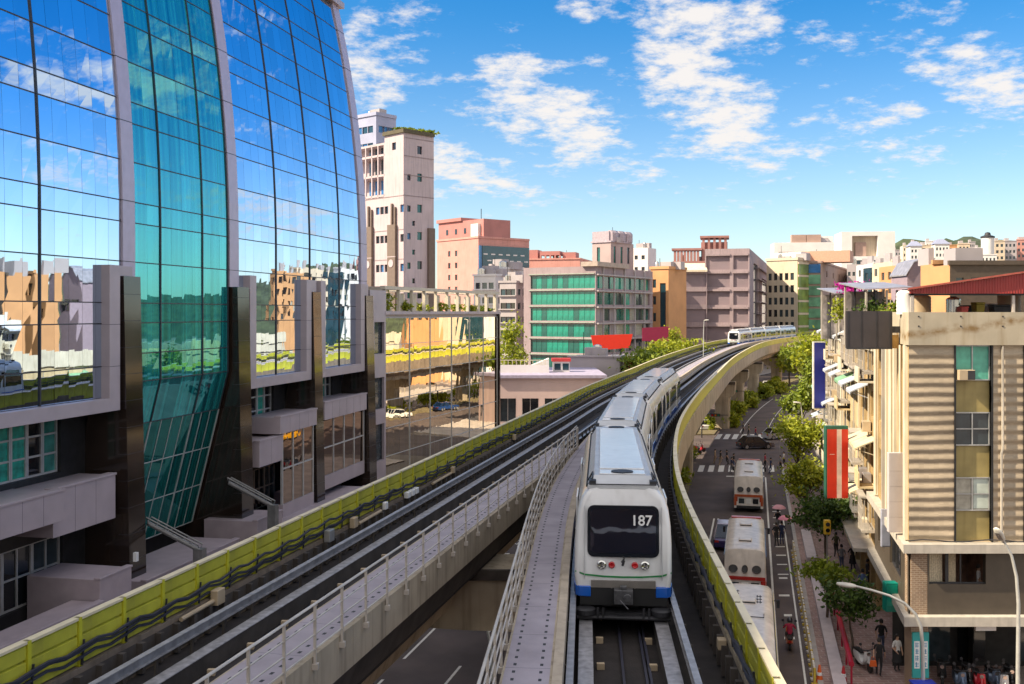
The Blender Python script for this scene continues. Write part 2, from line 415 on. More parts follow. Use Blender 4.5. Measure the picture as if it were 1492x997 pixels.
slab('pavement', -33.5, -21.25, 135, 330, PAVE2); slab('kerb', -21.249, -21, 135, 330, KERB, .15)
MEDS = mat('median_soil', (.16,.13,.07), .95, var=.3)
slab('median_strip', -9.3, -6.4, -20, 108, MEDS, .18); slab('median_strip', -9.3, -6.4, 141, 330, MEDS, .18)
LINE = mat('road_paint', (.72,.70,.66), .7, var=.12, scale=3)
mk = []
def line(a, y0, y1, wd=.14): mk.extend(strip(a-wd/2, a+wd/2, y0, y1, 6))
line(-3.05, 42, 84); line(-3.4, 42, 84); line(1.1, 20, 105); line(2.35, 20, 84, .1)
for k in range(9): line(-17.4, 18+k*8.0, 18+k*8.0+5.2)
for k in range(9): line(-14.3, 14+k*8.0, 14+k*8.0+3.0)
line(-3.0, 144, 200); line(.8, 144, 210, .12)
# painted characters on the far lane, read only as strokes
rnd = random.Random(3)
for r_ in range(4):
    for c_ in range(2):
        a0 = -20.0+c_*1.5; y0 = 70+r_*4.2
        for k in range(5):
            if k % 2: mk.extend(strip(a0+rnd.uniform(0,.3), a0+.8+rnd.uniform(0,.3), y0+k*.55, y0+k*.55+.22))
            else:
                u = a0+rnd.uniform(.1,.9); mk.extend(strip(u, u+.13, y0+rnd.uniform(0,.6), y0+2.4+rnd.uniform(0,.5)))
for k in range(9):   # near crossing: bars along the street
    a = -5.9+k*.95; mk.extend(strip(a, a+.5, 108.0, 111.6)) if False else None
for k in range(8): mk.extend(strip(-6.2+k*1.1, -5.6+k*1.1, 108.6, 113.2))
for k in range(8): mk.extend(strip(-6.0+k*1.15, -5.3+k*1.15, 136.5, 142.0))
mk.extend(strip(-3.0, 1.0, 105.4, 105.9))
for k in range(10): mk.extend(strip(1.5, 2.2, 66+k*2.6, 66+k*2.6+.25))
for k in range(16): mk.extend(strip(1.45+.1*(k%3), 2.1, 52+k*1.0, 52+k*1.0+.4)) if k % 4 == 1 else None
sheet('lane_marking', mk, LINE, .018)
mb = MB()
for q in strip(-2.6, 2.6, 41.6, 41.85): mb.poly([(p[0],p[1],.019) for p in q])
struct(mb.build('lane_marking', mat('road_paint_yellow', (.62,.45,.06), .7)))
# hills on the right
rnd = random.Random(11)
from mathutils import noise as mnoise
mb = MB(); na, nr = 220, 22; grid = []
for i in range(na+1):
    az = R(-6 + 92*i/na); row = []
    env = min(1, max(0, (math.degrees(az)-13)/8)); env = env*env*(3-2*env)*(.80+.14*min(1, max(0, (math.degrees(az)-23)/4)))*(1-.52*min(1, max(0, (math.degrees(az)-28)/9)))
    for j in range(nr+1):
        d = 620 + 520*j/nr
        x, y = d*math.sin(az), d*math.cos(az)
        ridge = math.sin(math.pi*min(1, (j/nr)*.9))**1.1
        base = 30 + 42*mnoise.noise((math.degrees(az)*.055+2.3, .3, 0)) + 20*mnoise.noise((math.degrees(az)*.17, 4.3, 0))
        z = env*ridge*(62+base)*.9 + env*ridge*7*mnoise.noise((x*.02, y*.02, 1)) + env*ridge*5*mnoise.noise((x*.09, y*.09, 5)) + env*ridge*3.0*rnd.random()
        row.append((x, y, z - .5))
    grid.append(row)
for i in range(na):
    for j in range(nr): mb.quad(grid[i][j], grid[i+1][j], grid[i+1][j+1], grid[i][j+1])
HILL = mat('forest_hill', (.045,.062,.028), .95, var=.5, scale=.06, bump=1.0, bscale=.2)
struct(mb.build('hill', HILL), 'wooded hills rising behind the town on the right')
# ------------------------------------------------------------------ the elevated railway
PP = [(-30,1.1),(-10,2.55),(0,3.12),(18,4.45),(26,5.05),(38.8,6.05),(50,7.75),(61.8,9.95),(73,12.6),(86,15.8),(102,20.0),(118,24.2),(140,30.2),(160,36.2),(190,45.8),(212,54),(235,65),(262,81),(295,104),(340,140)]
def interp(Y):
    for k in range(len(PP)-1):
        if PP[k][0] <= Y <= PP[k+1][0]: break
    def slope(i):
        i0, i1 = max(0, i-1), min(len(PP)-1, i+1); return (PP[i1][1]-PP[i0][1])/(PP[i1][0]-PP[i0][0])
    (y0, x0), (y1, x1) = PP[k], PP[k+1]; h = y1-y0; t = (Y-y0)/h
    return (2*t**3-3*t*t+1)*x0+(t**3-2*t*t+t)*h*slope(k)+(-2*t**3+3*t*t)*x1+(t**3-t*t)*h*slope(k+1)
def smooth(xs, k):
    for _ in range(2):
        xs = [sum(xs[max(0, min(len(xs)-1, i+j))] for j in range(-k, k+1))/(2*k+1) if k <= i < len(xs)-k else xs[i] for i in range(len(xs))]
    return xs
YS = [float(y) for y in range(-20, 331)]
XS = smooth([interp(y) for y in YS], 6)
PR = [Vector((x, y)) for x, y in zip(XS, YS)]
def normals(P):
    out = []
    for i in range(len(P)):
        t = (P[min(i+1, len(P)-1)]-P[max(i-1, 0)]).normalized(); out.append(Vector((t.y, -t.x)))
    return out
NR = normals(PR)
RC = [p - n*2.16 for p, n in zip(PR, NR)]
LC = []
for p, n in zip(PR, NR):
    off = p - n*7.3; y = p.y
    straight = Vector((-11.9 + .236*off.y, off.y))
    t = min(1, max(0, (y-68)/26)); t = t*t*(3-2*t)
    LC.append(straight*(1-t) + off*t)
def TZ(y): return 9.2 + max(0, y-120)*.007
class Path:
    def __init__(s, pts):
        s.p = pts; s.n = normals(pts); s.s = [0.0]
        for i in range(1, len(pts)): s.s.append(s.s[-1] + (pts[i]-pts[i-1]).length)
        s.L = s.s[-1]
    def idx(s, d):
        lo, hi = 0, len(s.s)-2
        while lo < hi:
            m = (lo+hi+1)//2
            if s.s[m] <= d: lo = m
            else: hi = m-1
        return lo, (d-s.s[lo])/(s.s[lo+1]-s.s[lo])
    def at(s, d, off=0.0, z=0.0):
        i, t = s.idx(max(0, min(s.L-1e-4, d)))
        p = s.p[i]*(1-t)+s.p[i+1]*t; n = (s.n[i]*(1-t)+s.n[i+1]*t).normalized()
        q = p + n*off; return Vector((q.x, q.y, TZ(p.y)+z))
    def n_at(s, d):
        i, t = s.idx(max(0, min(s.L-1e-4, d))); return (s.n[i]*(1-t)+s.n[i+1]*t).normalized()
    def sY(s, Y):
        for i in range(len(s.p)-1):
            if s.p[i].y <= Y <= s.p[i+1].y:
                return s.s[i] + (Y-s.p[i].y)/(s.p[i+1].y-s.p[i].y)*(s.s[i+1]-s.s[i])
        return s.L
RP, LP = Path(RC), Path(LC)
def sweep(mb, path, s0, s1, prof, step=1.5, m=0, uvtop=None):
    n = max(1, int((s1-s0)/step)); rings = []
    for k in range(n+1):
        d = s0+(s1-s0)*k/n; rings.append([path.at(d, o, z) for o, z in prof])
    mb.loft(rings, m)
def walk_top(mb, path, s0, s1, o0, o1, z, step=1.5, m=0):
    n = max(1, int((s1-s0)/step))
    for k in range(n):
        a = s0+(s1-s0)*k/n; b = s0+(s1-s0)*(k+1)/n
        mb.quad(path.at(a,o0,z), path.at(a,o1,z), path.at(b,o1,z), path.at(b,o0,z), m, uv=[(a,0),(a,1),(b,1),(b,0)])
def rect(o0, o1, z0, z1): return [(o0,z0),(o1,z0),(o1,z1),(o0,z1)]

def guideway(path, side, s0, s1, label, w0, w1, walk_end):
    """side: -1 = barrier on the left, +1 = barrier on the right; walkway between offsets w0..w1"""
    t = thing('elevated_guideway', label, 'railway viaduct')
    b = side
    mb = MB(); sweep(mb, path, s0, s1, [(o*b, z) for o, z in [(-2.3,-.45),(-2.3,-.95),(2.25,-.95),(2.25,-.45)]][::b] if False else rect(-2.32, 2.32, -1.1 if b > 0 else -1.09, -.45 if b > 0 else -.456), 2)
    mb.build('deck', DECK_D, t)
    mb = MB()
    sweep(mb, path, s0, s1, [(-1.2,-2.5),(1.2,-2.5),(1.7,-1.11),(-1.7,-1.11)], 2); mb.build('girder', CONC, t)
    # running beams
    for o in (-.97, .97):
        mb = MB(); sweep(mb, path, s0, s1, rect(o-.17, o+.17, -.02, 0), 1.5, 0)
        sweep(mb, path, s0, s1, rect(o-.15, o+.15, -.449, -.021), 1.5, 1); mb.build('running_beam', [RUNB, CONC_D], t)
    # guide rails on brackets
    for o in (-1.30, 1.30):
        mb = MB(); sg = 1 if o > 0 else -1
        sweep(mb, path, s0, s1, rect(o-.075, o+.075, .50, .53), 1.5); sweep(mb, path, s0, s1, rect(o-.012, o+.012, .33, .499), 1.5); sweep(mb, path, s0, s1, rect(o-.075, o+.075, .30, .329), 1.5)
        k = s0+.4
        while k < min(s1, s0+125):
            a = path.at(k, o+.09*sg, .5); c = path.at(k, o+.16*sg, -.44)
            mb.tube([a, c], .045, 5, 1); mb.tube([path.at(k, o, .31), path.at(k, o+.14*sg, .25)], .04, 4, 1)
            k += 1.5
        mb.build('guide_rail', [STEEL, CONC_D], t)
    # signal cables along the middle
    mb = MB()
    for o in (-.1, .42, .52):
        sweep(mb, path, s0, s1, rect(o-.03, o+.03, -.44, -.36), 2)
    k = s0
    while k < min(s1, s0+70):
        for o in (-.62, .62): 
            c = path.at(k, o, -.4); mb.box(c.x-.09, c.x+.09, c.y-.06, c.y+.06, c.z-.05, c.z+.09, 1)
        k += 1.9
    mb.build('track_cable', [CABLE, BOXB], t)
    # concrete upstand carrying the barrier
    mb = MB(); o0, o1 = (2.325, 2.62) if b > 0 else (-2.62, -2.325)
    prof = rect(o0, o1, -1.25, .42); sweep(mb, path, s0, s1, prof, 1.5)
    ob = 2.0*b; sweep(mb, path, s0, s1, [(2.62*b,-1.251),(1.72*b,-1.9),(1.72*b,-1.12),(2.3*b,-1.12)], 2)
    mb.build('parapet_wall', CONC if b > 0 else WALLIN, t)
    mb = MB(); oi = 2.31*b      # dark inner brackets and the ledge
    k = s0+.3; rings = []
    while k < min(s1, s0+110):
        for dd, oo in ((-.075, .004), (-.07, .16), (.07, .16), (.075, .004)):
            rings.append([path.at(k+dd, q, zz) for q, zz in ((oi, -.4), (oi-oo*b, -.4), (oi-oo*b, .30), (oi, .30))])
        k += .75
    mb.loft(rings)
    mb.build('cable_bracket', CONC_D, t)
    # walkway
    if walk_end:
        mb = MB(); sweep(mb, path, s0, walk_end, rect(w0, w1, .72, .896), 1.5, 1); walk_top(mb, path, s0, walk_end, w0+.05, w1-.05, .9)
        mb.build('walkway', [WALKM, CONC], t)
        mb = MB()
        if b < 0:    # stained outer fascia of the left viaduct, in slabs
            k = s0
            while k < walk_end-1:
                e = min(walk_end, k+2.09); sweep(mb, path, k, e, rect(w1-.001, w1+.16, .02, .94), 1.1); k += 2.1
            mb.build('fascia', CONC, t)
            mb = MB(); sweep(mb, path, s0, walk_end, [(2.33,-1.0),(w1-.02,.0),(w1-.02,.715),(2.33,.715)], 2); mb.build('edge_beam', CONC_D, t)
        else:
            sweep(mb, path, s0, walk_end, rect(w1+.001, w1+.2, .35, .93), 1.5); mb.build('kerb', KERBC, t)
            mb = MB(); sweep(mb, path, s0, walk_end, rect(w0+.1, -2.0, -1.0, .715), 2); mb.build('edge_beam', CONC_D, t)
    return t
sR0, sR1 = RP.sY(3), RP.sY(322); sL0, sL1 = LP.sY(3), LP.sY(322)
WR0, WR1 = -2.62, -1.62
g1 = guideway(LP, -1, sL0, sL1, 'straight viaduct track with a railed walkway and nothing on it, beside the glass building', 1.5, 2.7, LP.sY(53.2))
g2 = guideway(RP, 1, sR0, sR1, 'viaduct track curving to the right under the four car train', WR0, WR1, RP.sY(232))

def barrier(path, side, s0, s1, label):
    t = thing('noise_barrier', label, 'barrier')
    b = side; o = 2.47*b; pitch = 1.57
    def panel_mesh(L):
        mb = MB(); rings = []
        prof = [(0,.43),(.06,.47),(.06,.72),(-.01,.74),(-.01,.77),(.06,.79),(.06,1.04),(-.01,1.06),(-.01,1.09),(.06,1.11),(.06,1.36),(.0,1.40),(-.06,1.40),(-.06,.43)]
        for y in (.06, L-.06): rings.append([(-q*b, y, z) for q, z in prof])
        mb.loft(rings); return mb.mesh('panel', YELL)
    pm = panel_mesh(pitch)
    pb = MB(); pb.box(-.07, .07, -.05, .05, .35, 1.46); pb.box(-.10-.0, .10, -.08, .08, .35, .42); postm = pb.mesh('post', YELLP)
    n = int((s1-s0)/pitch); k1 = min(n, 99)
    for k in range(k1):
        d = s0+k*pitch; p = path.at(d, o); q = path.at(d+pitch, o); v = q-p; rz = math.atan2(-v.x, v.y)
        put('panel', pm, t, p, rz); put('post', postm, t, path.at(d, o-.03*b), rz)
    if n > k1:
        mb = MB()
        sweep(mb, path, s0+k1*pitch+.05, s0+n*pitch, [(o-.05,.43),(o+.05,.43),(o+.05,1.4),(o-.05,1.4)], 2)
        x = mb.build('panel', YELL, t); x['kind'] = 'stuff'
        mb = MB()
        for k in range(k1, n):
            c = path.at(s0+k*pitch, o-.03*b); mb.box(c.x-.07, c.x+.07, c.y-.07, c.y+.07, c.z+.35, c.z+1.46)
        x = mb.build('post', YELLP, t); x['kind'] = 'stuff'
    mb = MB(); sweep(mb, path, s0, s0+n*pitch, rect(o-.09, o+.09, 1.405, 1.46), 1.57); mb.build('top_rail', YCAP, t)
    # cable bundles sagging between the posts
    rnd = random.Random(5+side)
    for q, zc in enumerate((.62, .74, .88)):
        pts = []; d = s0; ph = rnd.random()*6
        while d < s0+n*pitch:
            sag = .05*math.sin((d-s0)/pitch*2*math.pi+ph*.2) + .05*math.sin(d*.33+ph) + .02*math.sin(d*1.1+ph*2)
            pts.append(path.at(d, o-(.14+.03*q)*b, zc+sag)); d += .52 if d < s0+75 else 1.6
        mb = MB(); mb.tube(pts, .038, 5); mb.build('cable', CABLE, t, smooth=60)
    mb = MB()
    for k in range(min(n, 70)):
        d = s0+k*pitch; c = path.at(d, o-.13*b, .45); e = path.at(d, o-.18*b, 1.0); mb.tube([c, e], .03, 4)
    mb.build('cable_hanger', DARKM, t)
    return t
bl = barrier(LP, -1, sL0+6, sL1, 'yellow panel barrier along the left edge of the empty left track')
br = barrier(RP, 1, sR0+9, sR1, 'yellow panel barrier along the outer right edge beside the train')
for d, m, s, z in ((26.3, BOXB, .2, .45),(35.5, BOXB, .18, .5),(33.4, ALU, .2, .5),(38.6, WHITEP, .14, .5),(47.5, BOXB, .15, .5),(60, BOXB, .16, .5)):
    c = LP.at(LP.sY(d), -2.18, z); mb = MB(); mb.box(-s*.55, s*.55, -s, s, -s, s); mb.build('junction_box', m, bl, c, R(-13), bevel=.02)
for d0, d1 in ((24.6, 26.1),(36.0, 38.2),(44.5, 47.3)):
    mb = MB(); mb.tube([LP.at(LP.sY(d0), -2.2, .35), LP.at(LP.sY(d1), -2.2, .38)], .06, 8); mb.build('conduit', BOXB, bl, smooth=40)
for k in range(3):
    mb = MB(); c = LP.at(LP.sY(41.2+k*.5), -2.2, .45); mb.box(-.1,.1,-.18,.18,-.12,.12); mb.build('junction_box', WHITEP, bl, c, R(-13), bevel=.02)
for d in (19.6, 23.6):
    c = RP.at(RP.sY(d), 2.18, .3); mb = MB(); mb.box(-.1,.1,-.13,.13,-.12,.12); mb.build('junction_box', BOXB, br, c, R(-4), bevel=.02)

def railing(path, s0, s1, o, label, zb=.9):
    t = thing('handrail', label, 'railing'); H = 1.12
    for z, r in ((H, .03), (.80, .02), (.50, .02), (.20, .02)):
        mb = MB(); n = int((s1-s0)/1.4); mb.tube([path.at(s0+(s1-s0)*k/n, o, zb+z) for k in range(n+1)], r, 6); mb.build('rail', RAILC, t, smooth=60)
    n = int((s1-s0)/1.4); pm = MB(); pm.box(-.028, .028, -.028, .028, -.22, H-.005); pm.box(-.07,.07,-.06,.06,-.22,-.10); me = pm.mesh('post', RAILC)
    for k in range(n+1): put('post', me, t, path.at(s0+(s1-s0)*k/n, o, zb), 0)
    return t
railing(LP, LP.sY(9), LP.sY(52.9), 2.9, 'cream four bar handrail along the walkway of the empty left track')
railing(RP, RP.sY(9), RP.sY(52.6), WR0-.06, 'cream four bar handrail on the walkway beside the train front')

# piers ------------------------------------------------------------------
def pier(label, x, y, rz, w, d, ztop, cap_l, cap_r, capd=1.5, group=None):
    t = thing('viaduct_pier', label, 'pier', (x, y, 0), rz, group)
    mb = MB(); c = .22
    def ring(ww, dd, z): return [(-ww/2+c,-dd/2,z),(ww/2-c,-dd/2,z),(ww/2,-dd/2+c,z),(ww/2,dd/2-c,z),(ww/2-c,dd/2,z),(-ww/2+c,dd/2,z),(-ww/2,dd/2-c,z),(-ww/2,-dd/2+c,z)]
    zc = ztop-2.2
    mb.loft([ring(w,d,0), ring(w,d,zc-1.2), ring(w*1.1,d*1.03,zc-.1), ring(w*1.25,d*1.05,zc)]); mb.build('column', CONC, t)
    mb = MB(); n = 12; top = []; bot = []
    hw = w*.62
    for k in range(n+1):
        u = -cap_l + (cap_l-hw)*k/n; s = 1-(k/n); bot.append((u, zc+.02 + 1.35*(1-math.sqrt(max(0, 1-(s)**2))) if s > 0 else zc))
    for k in range(n+1):
        u = hw + (cap_r-hw)*k/n; s = k/n; bot.append((u, zc+.02 + 1.35*(1-math.sqrt(max(0, 1-s*s)))))
    prof = bot + [(cap_r, ztop), (-cap_l, ztop)]
    dd = d*.53
    mb.loft([[(u, -dd, z) for u, z in prof], [(u, dd, z) for u, z in prof]]); mb.build('crosshead', CONC, t)
    mb = MB(); mb.box(-cap_l-.05, cap_r+.05, -dd-.15, -dd-.001, ztop-.35, ztop+.02); mb.build('ledge', CONC_D, t)
    return t
# portal pier under the two tracks close by
pier('large stained concrete pier with a wide crosshead under both tracks nearby', 1.5, 37.0, 0, 2.6, 2.2, 8.05, 8.6, 4.2)
def at_track(Y, off):
    p = RP.at(RP.sY(Y), off); n = RP.n_at(RP.sY(Y)); return p.x, p.y, math.atan2(n.y, n.x), p.z
for (Y, off, lab) in ((73, -2.2, 'beige viaduct pier behind the train and hidden by the curving barrier'),
                      (105, -.8, 'beige viaduct pier at the near crossing beside the yellow shrubs'),
                      (150, .4, 'second beige viaduct pier beyond the crossing on the planted strip'),
                      (178, .2, 'third beige viaduct pier beyond the crossing with a sunlit left edge'),
                      (201, .6, 'fourth beige viaduct pier beyond the crossing over the hedge'),
                      (226, 1.2, 'farthest beige viaduct pier before the trees')):
    x, y, rz, z = at_track(Y, off)
    pier(lab, x, y, rz, 2.1, 2.1, z-2.5+.0, 3.2, 1.9, group='single piers under the curved viaduct')
for Y in (60, 125):
    p = LP.at(LP.sY(Y), 0); n = LP.n_at(LP.sY(Y))
    pier('beige pier under the left track at %s' % ('the far side of the crossing' if Y > 100 else 'the middle of the near street'), p.x, p.y, math.atan2(n.y, n.x), 2.0, 2.0, p.z-2.5, 2.2, 1.9, group='single piers under the left track')

# ------------------------------------------------------------------ trains
def rrect(x0, x1, z0, z1, r, n=5):
    pts = []
    for cx, cz, a0 in ((x1-r, z1-r, 0), (x0+r, z1-r, 90), (x0+r, z0+r, 180), (x1-r, z0+r, 270)):
        for k in range(n+1):
            a = R(a0+90*k/n); pts.append((cx+r*math.cos(a), cz+r*math.sin(a)))
    return pts
def sh(z):   # backward rake of the front
    if z < 1.25: return 0.02 + .02*(1.25-z)
    if z < 2.95: return .02 + .13*(z-1.25)
    return .241 + .35*(z-2.95) + .8*max(0, z-3.2)
HALF = [(1.20,.62),(1.255,.85),(1.27,1.2),(1.27,1.9),(1.245,2.4),(1.19,2.82),(1.08,3.12),(.90,3.32),(.62,3.42),(.3,3.455)]
PROF = HALF + [(-x, z) for x, z in HALF[::-1]]
CARL = 13.45
def car(parent, front, nose, tail_nose=False):
    """a car; local +y runs back along the track; front = True for the numbered end"""
    c = put('car', None, parent)
    stations = []
    def ring(y, k, rake):
        return [(x*k, y+(sh(z) if rake else 0), .62+(z-.62)*(1-(1-k)*.35)) for x, z in PROF]
    if nose: rings = [ring(0,.90,1), ring(.03,.955,1), ring(.11,.985,1), ring(.28,1,1), ring(1.6,1,0)]
    else: rings = [ring(0,.94,0), ring(.05,1,0)]
    if tail_nose: rings += [ring(CARL-1.2,1,0), ring(CARL-.05,.97,0)]
    else: rings += [ring(CARL-.05,1,0), ring(CARL,.94,0)]
    mb = MB(); mb.loft(rings); mb.build('body', TRAINW, c, smooth=50)
    mb = MB(); mb.box(-1.08,1.08,.5,CARL-.3,.12,.80)
    for y in (1.9, CARL-1.9):
        for x in (-.97, .97): mb.wheel((x, y, .47), .47, .26, 'x', 14)
        mb.box(-1.24,1.24,y-.12,y+.12,.34,.44)
    mb.build('underframe', DARKM, c)
    for sgn in (-1, 1):
        mb = MB(); mb.box(sgn*1.262, sgn*1.285, 1.2 if nose else .1, CARL-.1, .62, 1.0); mb.build('side_stripe', TRAINB, c)
        dpos = (2.6, 8.9)
        for y in dpos:
            mb = MB(); mb.box(sgn*1.24, sgn*1.288, y, y+1.5, .80, 2.72); d = mb.build('door', TRAINW, c, bevel=.015)
            for q in (0, .78):
                mb = MB(); mb.box(sgn*1.25, sgn*1.293, y+.1+q, y+.62+q, 1.45, 2.55); mb.build('window', DGLASS, d)
        for (a, b) in ((4.35, 6.45), (6.6, 8.7), (10.6, CARL-.5)) + (((.35, 2.4),) if not nose else ((1.5, 2.4),)):
            mb = MB()
            P = [(sgn*1.272,1.5),(sgn*1.255,2.35),(sgn*1.222,2.62)]
            for k in range(2):
                (x0,z0),(x1,z1) = P[k], P[k+1]
                mb.quad((x0+sgn*.012,a,z0),(x0+sgn*.012,b,z0),(x1+sgn*.012,b,z1),(x1+sgn*.012,a,z1))
            mb.box(sgn*1.2, sgn*1.279, a, b, 1.46, 1.499)
            mb.build('window', DGLASS, c)
    # roof: two low air conditioning fairings
    for y0, y1 in ((.56 if nose else .45, CARL-.45),):
        mb = MB()
        mb.loft([[(-.95,y0,3.30),(.95,y0,3.30),(.93,y0+.02,3.40),(-.93,y0+.02,3.40)],
                 [(-.94,y0+.5,3.33),(.94,y0+.5,3.33),(.76,y0+.48,3.60),(-.76,y0+.48,3.60)],
                 [(-.94,y1-.5,3.33),(.94,y1-.5,3.33),(.76,y1-.48,3.60),(-.76,y1-.48,3.60)],
                 [(-.86,y1,3.36),(.86,y1,3.36),(.84,y1-.02,3.40),(-.84,y1-.02,3.40)]])
        r = mb.build('roof_unit', ROOFG, c, bevel=.02)
        mb = MB(); mb.box(-.62,.62,y0+1.35,y1-1.35,3.60,3.655); mb.box(-.62,.62,y0+.55,y0+1.25,3.60,3.63); mb.build('cover_panel', TRAINW, r, bevel=.015)
        for y in (y0+.86, y1-.86): mb = MB(); mb.lathe([(.30,3.625),(.30,3.655),(.2,3.665),(.02,3.665)], (0,y,0), 20); mb.build('vent', DARKM, r)
        for y in (y0+.25, y1-.25):
            for x in (-.80, .80): mb = MB(); mb.box(x-.09, x+.09, y-.22, y+.22, 3.39, 3.52); mb.build('roof_bracket', DARKM, r)
        for x in (-.95, .95):
            mb = MB(); yy = y0+.5; rings = []
            while yy < y1-.4:
                for dd, h in ((0,.0),(.004,.05),(.10,.05),(.104,.0)): rings.append([(x-.03,yy+dd,3.27),(x+.03,yy+dd,3.27),(x+.03,yy+dd,3.285+h),(x-.03,yy+dd,3.285+h)])
                yy += .24
            mb.loft(rings); mb.build('gutter_strip', DARKM, r)
        mb = MB()
        for x in (-.80, .80): mb.tube([(x*1.02,y0+.55,3.46),(x*.98,y1-.55,3.46)], .02, 5)
        mb.tube([(-.86,y0-.02,3.43),(.86,y0-.02,3.43)], .018, 5)
        mb.build('roof_rail', DARKM, r)
        mb = MB()
        for x in (-1, 1):
            for ya, yb in ((y0+.15, y0+1.0), (y1-1.0, y1-.15)):
                mb.tube([(x*.93,ya,3.36),(x*.80,ya+.1,3.56),(x*.80,yb-.1,3.62),(x*.93,yb,3.36)], .022, 5)
        mb.build('lifting_frame', DARKM, r)
    if nose:
        eps = .03
        def panel(pts, out, th=.05): return [[(x, sh(z)+th, z) for x, z in pts], [(x, sh(z)-out, z) for x, z in pts]]
        mb = MB(); mb.loft(panel(rrect(-.93,.93,1.62,2.93,.17), .012)); ws = mb.build('windscreen', DGLASS, c, smooth=30)
        mb = MB(); mb.loft([[(x, sh(z)-.016, z) for x, z in rrect(-.85,.85,1.72,2.84,.12)], [(x, sh(z)-.020, z) for x, z in rrect(-.85,.85,1.72,2.84,.12)]])
        mb.build('pane', mirror_glass('windscreen_pane', (.30,.29,.28), rough=.02, ripple=.004, rscale=1.5), ws, smooth=30)
        mb = MB(); mb.tube([(-.05,sh(1.5)-.06,1.5),(.03,sh(1.62)-.06,1.60),(.0,sh(1.6)-.07,1.66)], .022, 5); mb.tube([(-.02,-.03,1.42),(.02,-.03,1.56)], .035, 5); mb.build('wiper', DARKM, ws)
        if front:
            cu = bpy.data.curves.new('number', 'FONT'); cu.body = '187'; cu.size = .37; cu.extrude = .004; cu.offset = .006
            to = bpy.data.objects.new('number', cu); C.objects.link(to)
            dg = bpy.context.evaluated_depsgraph_get(); me = bpy.data.meshes.new_from_object(to.evaluated_get(dg)); bpy.data.objects.remove(to)
            me.materials.clear(); me.materials.append(WHITEP)
            no = put('number_marking', me, ws, (.20, sh(2.47)-.03, 2.44)); no.rotation_euler = (R(90)-math.atan(.13), 0, 0); no['label'] = 'white digits 187 on the windscreen'
        for x, rr, m, nm in ((-.56,.10,CHROME,'headlight'),(.56,.10,CHROME,'headlight'),(-.30,.075,RED,'tail_light'),(.30,.075,RED,'tail_light')):
            mb = MB(); prof = [(rr*1.15,.03),(rr*1.15,-.02),(rr*.85,-.035),(rr*.5,-.025),(.01,-.02)]
            rings = [[(x+q*math.cos(2*math.pi*j/16), sh(1.42)+d, 1.42+q*math.sin(2*math.pi*j/16)) for j in range(16)] for q, d in prof]
            mb.loft(rings); mb.build(nm, m, c, smooth=40)
        mb = MB()
        for sgn in (-1, 1):
            q = [(sgn*.98, .0), (sgn*1.02, .0)]
            mb.loft([[(sgn*1.0, sh(z)-.012+.03*(z > 2.6), z), (sgn*1.012, sh(z)-.012+.03*(z > 2.6), z), (sgn*1.012, sh(z)+.05, z), (sgn*1.0, sh(z)+.05, z)] for z in (1.05,1.25,2.0,2.6,2.9)])
        mb.build('panel_seam', ROOFG, c)
        mb = MB()     # dipping green line
        pts = [(-1.245,1.24),(-1.0,1.17),(-.5,1.13),(0,1.12),(.5,1.13),(1.0,1.17),(1.245,1.24)]
        for (x0,z0),(x1,z1) in zip(pts, pts[1:]):
            mb.quad((x0,-.004+sh(z0)+.06*(abs(x0)>1.1),z0-.03),(x1,-.004+sh(z1)+.06*(abs(x1)>1.1),z1-.03),(x1,-.004+sh(z1)+.06*(abs(x1)>1.1),z1+.015),(x0,-.004+sh(z0)+.06*(abs(x0)>1.1),z0+.015))
        mb.build('green_line', TRAING, c)
        for sgn in (-1, 1):
            mb = MB(); q = [(sgn*.84,-.03),(sgn*1.14,-.005),(sgn*1.24,.10),(sgn*1.285,.4),(sgn*1.285,1.25),(sgn*1.2,1.25),(sgn*.84,.5)]
            mb.loft([[(x,y,.60) for x, y in q], [(x,y,.87) for x, y in q]]); mb.build('corner_skirt', TRAINB, c, bevel=.02)
        mb = MB(); mb.box(-.835,.835,-.02,.4,.84,1.02); 
        for x in (-.3,.3): mb.box(x-.015,x+.015,-.03,.0,.83,1.03)
        mb.build('valance', mat('valance_grey', (.22,.20,.18), .5, .3), c)
        mb = MB(); mb.box(-1.12,1.12,.0,.5,.38,.835); mb.build('buffer_beam', BLACKR, c)
        mb = MB(); mb.tube([(0,.3,.72),(0,-.15,.72)], .14, 12); mb.box(-.24,.24,-.34,-.06,.50,.86); mb.tube([(.1,-.36,.66),(.1,-.1,.66)], .11, 12)
        mb.tube([(-.1,-.36,.62),(.12,-.40,.40)], .018, 5); mb.box(-.08,.08,-.30,-.1,.861,.95)
        mb.build('coupler', mat('coupler_grey', (.16,.16,.17), .4, .7, var=.3, scale=8), c, bevel=.02)
        mb = MB(); mb.tube([(-1.2,-.12,.10),(1.2,-.12,.10)], .06, 8)
        for x in (-.95,.95): mb.lathe([(.02,.16),(.26,.18),(.27,.30),(.20,.34),(.02,.34)], (x*1.03,-.05,0), 16)
        for x in (-.66,-.52,.52,.66): mb.tube([(x,-.16,.08),(x,-.16,.36)], .035, 6)
        mb.box(-1.15,1.15,-.05,.6,.14,.2)
        mb.build('guide_bogie', DARKM, c)
    return c
